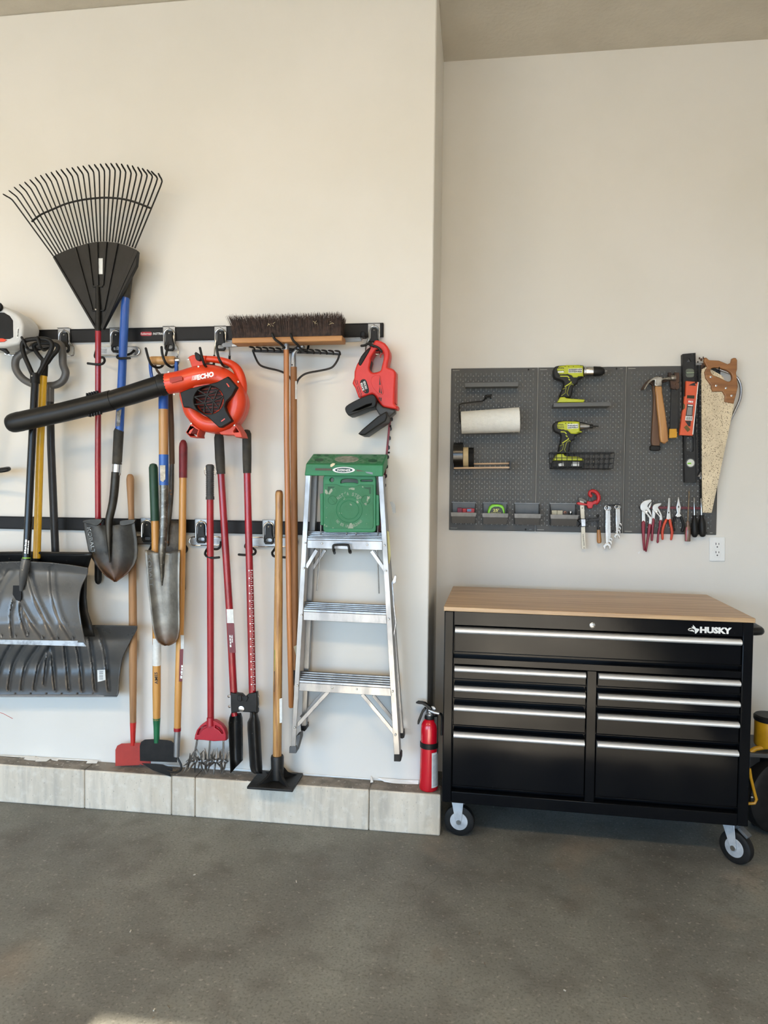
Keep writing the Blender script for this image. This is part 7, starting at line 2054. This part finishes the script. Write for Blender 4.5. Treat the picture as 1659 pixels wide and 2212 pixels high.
pl('jaw', [(366, 1648), (375, 1618), (405, 1602), (448, 1596), (456, 1606), (440, 1625), (422, 1640), (440, 1670), (464, 1728), (462, 1772), (436, 1772), (438, 1738), (400, 1695), (376, 1672)], PLM, p2, -0.004)
pl('joint_slot', [(405, 1672), (415, 1668), (442, 1712), (436, 1718)], DARKINK, p2, -0.0048, 0.001, 0.0)
part('joint_nut', MB().lathe([(0.005, 0), (0.005, 0.002), (0.0025, 0.003)], P(*cf(412, 1678), PLY - 0.004), (0, -1, 0), 6), BOLT, p2)
pl('handle', [(362, 1758), (390, 1758), (380, 1860), (374, 1966), (362, 1974), (353, 1964), (358, 1870)], MARG, p2, -0.001, 0.014, 0.005)
pl('handle', [(436, 1765), (462, 1765), (450, 1840), (436, 1920), (432, 1985), (420, 1996), (411, 1985), (420, 1890), (432, 1830)], MARG, p2, -0.005, 0.014, 0.005)
p3 = thing('needle_nose_pliers', P(*cf(520, 1965), PLY), 'needle nose pliers with orange handles', 'pliers')
pl('jaws', [(524, 1550), (532, 1545), (543, 1550), (541, 1660), (552, 1762), (502, 1762), (515, 1685)], PLM, p3, -0.002, smooth=False)
bar(cf(533, 1552), cf(528, 1690), 0.5, PLY - 0.0025, 0.0008, DARKINK, p3, 'jaw_gap')
pl('stamp', [(522, 1685), (534, 1685), (534, 1700), (522, 1700)], DARKINK, p3, -0.0028, 0.001, 0.0, smooth=False)
pl('handle', [(500, 1755), (522, 1760), (500, 1810), (480, 1880), (480, 1955), (470, 1964), (460, 1956), (455, 1880), (475, 1800)], ORG, p3, -0.004, 0.014, 0.005)
pl('handle', [(530, 1760), (552, 1755), (565, 1815), (578, 1880), (566, 1955), (554, 1968), (545, 1958), (552, 1885), (538, 1820)], ORG, p3, -0.004, 0.014, 0.005)
p4 = thing('needle_nose_pliers', P(*cf(625, 1885), PLY), 'needle nose pliers with black handles', 'pliers')
pl('jaws', [(622, 1536), (628, 1536), (638, 1590), (650, 1640), (640, 1700), (662, 1735), (588, 1735), (612, 1695), (604, 1640), (615, 1590)], PLM, p4, -0.002, smooth=False)
pl('stamp', [(622, 1625), (632, 1625), (632, 1645), (622, 1645)], DARKINK, p4, -0.0028, 0.001, 0.0, smooth=False)
pl('handle', [(590, 1728), (612, 1728), (592, 1775), (588, 1825), (596, 1868), (586, 1878), (574, 1868), (565, 1805), (575, 1760)], BLACKP, p4, -0.004, 0.014, 0.005)
pl('handle', [(640, 1728), (662, 1728), (680, 1780), (688, 1835), (678, 1880), (664, 1888), (652, 1870), (668, 1830), (660, 1790)], BLACKP, p4, -0.004, 0.014, 0.005)
def screwdriver(sh, w, h0, h1, wpx, m, label, prof=None, wob=None, shm=CHROME):
    y = PLY - 0.004
    o = thing('screwdriver', P(*cf(h1[0], h1[1]), y), label, 'screwdriver')
    s = S(*cf(*h0), y)
    part('shaft', MB().tube([P(*cf(*sh), y), P(*cf(sh[0] * 0.97 + h0[0] * 0.03, sh[1] * 0.97 + h0[1] * 0.03), y), P(*cf(h0[0], h0[1]), y)], [w * 0.5 * s, w * s, w * s], 8), shm, o)
    A = P(*cf(*h0), y); B = P(*cf(*h1), y)
    part('handle', MB().lathe([(r * wpx * s, f * (B - A).length) for f, r in prof], A, B - A, 12), m, o)
    return o, A, B, s
prof_b = [(0, 0.55), (0.03, 0.62), (0.12, 0.55), (0.22, 0.78), (0.4, 1.0), (0.7, 1.0), (0.88, 0.9), (0.97, 0.65), (1, 0.3)]
prof_c = [(0, 0.35), (0.05, 0.55), (0.12, 0.5), (0.2, 0.45), (0.32, 0.9), (0.5, 1.0), (0.95, 1.0), (1, 0.9)]
RUSTS = mat('rusty_shaft', (150, 126, 92), 0.45, 0.6, (118, 96, 70), scale=40)
o, A, B, s = screwdriver((731, 1475), 1.0, (718, 1778), (715, 1978), 6.2, mat('smoky_clear_handle', (118, 92, 78), 0.2, 0, (104, 80, 68), spec=0.5), 'screwdriver with rusty shaft and smoky red handle', prof_c, shm=RUSTS)
part('red_stripe', MB().tube([A.lerp(B, 0.3) + Vector((-0.006, -0.007, 0)), A.lerp(B, 0.97) + Vector((-0.008, -0.008, 0))], 0.004, 8), mat('clear_red', (176, 30, 48), 0.2), o)
screwdriver((780, 1538), 1.3, (783, 1718), (787, 1938), 7.0, BLACKP, 'black-handled screwdriver, middle of the three on the magnetic bar', prof_b)
screwdriver((848, 1548), 1.3, (855, 1716), (866, 1934), 7.6, BLACKP, 'black-handled screwdriver beside the saw tip, rightmost of the three', prof_b)

# ------------------------------------------------------------------ bar clamp and wrenches
cl_ = thing('bar_clamp', P(*cg(368, 590), YF - 0.03), 'bar clamp with cream steel bar, red head and wooden screw handle', 'clamp')
CLY = YF - 0.03
CREAM = mat('cream_bar', (214, 208, 192), 0.5, 0.2, (200, 194, 178), scale=14)
CRED = mat('clamp_red', (190, 34, 40), 0.42, 0, (178, 28, 34), scale=12)
plate('bar', [cg(*q) for q in [(333, 165), (370, 165), (376, 300), (387, 588), (352, 590), (342, 320)]], CLY, 0.006, CREAM, cl_, bevel=0.001)
for q in ((355, 232), (371, 580)):
    part('bar_pin', MB().ball(P(*cg(*q), CLY - 0.0005), 0.003, 8), BOLT, cl_)
scribble(cg(375, 560), cg(366, 460), 2.4, CLY - 0.0008, mat('faded_print', (150, 146, 132), 0.6), cl_, 'bar_print', 6, 12)
plate('head_casting', [cg(*q) for q in [(310, 186), (325, 180), (395, 196), (400, 172), (445, 178), (478, 160), (490, 190), (452, 205), (442, 236), (408, 236), (396, 210), (330, 206), (312, 200)]], CLY - 0.012, 0.028, CRED, cl_, bevel=0.003)
arc = [(438, 132), (422, 118), (424, 95), (442, 84), (468, 90), (490, 112), (500, 142), (492, 172), (470, 195)]
part('hook_arm', MB().tube([P(*cg(*q), CLY - 0.002) for q in cat_rom(arc, 3, closed=False)], [0.008 + 0.0012 * min(k, 6) / 6 for k in range(25)], 10), CRED, cl_)
part('hook_pin', MB().ball(P(*cg(437, 100), CLY - 0.012), 0.003, 8), DARKINK, cl_)
plate('grey_pad', [cg(*q) for q in [(325, 142), (345, 140), (395, 168), (392, 186), (340, 165), (322, 160)]], CLY - 0.01, 0.02, mat('pad_grey', (120, 118, 114), 0.6), cl_, bevel=0.002)
plate('slider', [cg(*q) for q in [(316, 340), (342, 325), (412, 328), (415, 345), (388, 360), (418, 378), (410, 392), (350, 398), (318, 398), (345, 370)]], CLY - 0.010, 0.028, BLACKM, cl_, bevel=0.002)
plate('slider_face', [cg(*q) for q in [(345, 330), (382, 330), (384, 390), (350, 392)]], CLY - 0.0108, 0.002, ZINC, cl_, bevel=0.0005)
bar(cg(395, 342), cg(505, 330), 6, CLY - 0.008, 0.018, BLACKM, cl_, 'screw_arm')
part('screw', MB().tube([P(*cg(492, 295), CLY - 0.002), P(*cg(496, 415), CLY - 0.002)], 0.0035, 8), BLACKM, cl_)
part('screw_ball', MB().ball(P(*cg(492, 300), CLY - 0.002), 0.007, 10), BLACKM, cl_)
part('ferrule', MB().tube([P(*cg(496, 400), CLY - 0.002), P(*cg(498, 425), CLY - 0.002)], 0.0065, 12), BLACKM, cl_)
A = P(*cg(498, 422), CLY - 0.002); B = P(*cg(504, 538), CLY - 0.002)
part('wooden_grip', MB().lathe([(0.0075, 0), (0.0085, 0.006), (0.0105, 0.03), (0.0115, 0.05), (0.0105, 0.062), (0.006, 0.066)], A, B - A, 16), HICK, cl_)

WR = mat('chrome_wrench', (214, 216, 218), 0.2, 0.9, (196, 198, 200), scale=24)
def wrench(top, bot, ring, wsh, jaw, y, label, group):
    o = thing('combination_wrench', P(*cg(*bot), y), label, 'wrench', group)
    s = S(*cg(*top), y)
    d = (bot[0] - top[0], bot[1] - top[1])
    L = math.hypot(*d); d = (d[0] / L, d[1] / L); n = (-d[1], d[0])
    def q(a, b): return cg(top[0] + d[0] * a + n[0] * b, top[1] + d[1] * a + n[1] * b)
    plate('ring_end', [q(ring * math.cos(t), ring * math.sin(t)) for t in [2 * PI * k / 20 for k in range(20)]], y - 0.002, 0.009, WR, o, holes=[[q(ring * 0.58 * math.cos(t), ring * 0.58 * math.sin(t)) for t in [2 * PI * k / 12 for k in range(12)]]], bevel=0.0015)
    plate('shank', [q(ring * 0.85, -wsh), q(L - jaw * 0.7, -wsh * 1.1), q(L - jaw * 0.7, wsh * 1.1), q(ring * 0.85, wsh)], y, 0.006, WR, o, bevel=0.0015)
    j = jaw
    pts = [q(L - j * 1.05, 0), q(L - j * 0.85, j * 0.62), q(L - j * 0.2, j * 0.98), q(L + j * 0.55, j * 0.82), q(L + j * 0.62, j * 0.42), q(L - j * 0.05, j * 0.42), q(L - j * 0.32, 0.0), q(L - j * 0.05, -j * 0.42), q(L + j * 0.62, -j * 0.42), q(L + j * 0.55, -j * 0.82), q(L - j * 0.2, -j * 0.98), q(L - j * 0.85, -j * 0.62)]
    plate('open_end', pts, y - 0.002, 0.009, WR, o, bevel=0.0015)
    return o
gl_, gs_ = 'long wrenches nested on a peg', 'short wrenches nested on a peg'
wrench((590, 235), (596, 512), 20, 10, 26, YF - 0.020, 'chrome wrench at the back of the long wrench nest', gl_)
wrench((580, 233), (588, 540), 22, 11, 29, YF - 0.032, 'chrome wrench in the middle of the long wrench nest', gl_)
wrench((570, 232), (574, 572), 24, 12, 34, YF - 0.044, 'longest chrome wrench, front of the long wrench nest', gl_)
wrench((678, 224), (682, 380), 15, 7, 20, YF - 0.018, 'shortest chrome wrench at the back of the small wrench nest', gs_)
wrench((670, 224), (674, 412), 16, 7.5, 21, YF - 0.028, 'second chrome wrench of the small nest, just longer than the shortest', gs_)
wrench((662, 224), (669, 442), 17, 8, 23, YF - 0.038, 'third chrome wrench of the small nest, just shorter than the front one', gs_)
wrench((654, 224), (662, 482), 18, 8.5, 27, YF - 0.048, 'chrome wrench at the front of the small wrench nest', gs_)
hk = thing('peg_hook', P(*cg(620, 205), YF), 'black double peg carrying both wrench nests', 'hook')
bar(cg(575, 208), cg(690, 206), 3, YF - 0.006, 0.006, BLACKM, hk, 'cross_bar')
for x in (580, 668):
    part('peg', MB().tube([P(*cg(x, 210), YF), P(*cg(x, 222), YF - 0.03), P(*cg(x - 6, 222), YF - 0.055), P(*cg(x - 6, 214), YF - 0.06)], 0.002, 8), BLACKM, hk)
hookpin(1425, 817, 'black peg under the claw hammer heads', 0.05)
hookpin(1456, 812, 'black peg under the pry bar claw', 0.035)
hookpin(*ce(855, 470), 'black peg at the top of the orange torpedo level', 0.05)
hookpin(*ce(1200, 255), 'black peg inside the hand saw handle', 0.06)

# ------------------------------------------------------------------ debris on the floor
CRUMB = mat('grit', (120, 112, 100), 0.9)
PALE = mat('pale_chip', (206, 202, 192), 0.9)
fl_ = bpy.data.objects['floor']
rnd = random.Random(11)
for k, (a, b) in enumerate(((282, 2012), (1035, 2018), (1047, 2083), (333, 2182), (364, 2176), (331, 2199), (1220, 2140), (560, 1990), (1350, 2155), (640, 1905), (930, 1870), (1105, 1960), (420, 1890))):
    q = PZ(a, b, 0.0)
    L = rnd.uniform(0.006, 0.016)
    an = rnd.uniform(0, PI)
    part('grit_crumb', MB().box((q.x, q.y, 0.0012), (L, 0.003, 0.0024), rotm('Z', math.degrees(an))), PALE if k % 3 == 0 else CRUMB, fl_, smooth=0)

for o in bpy.data.objects:
    if '_o' in o:
        del o['_o']
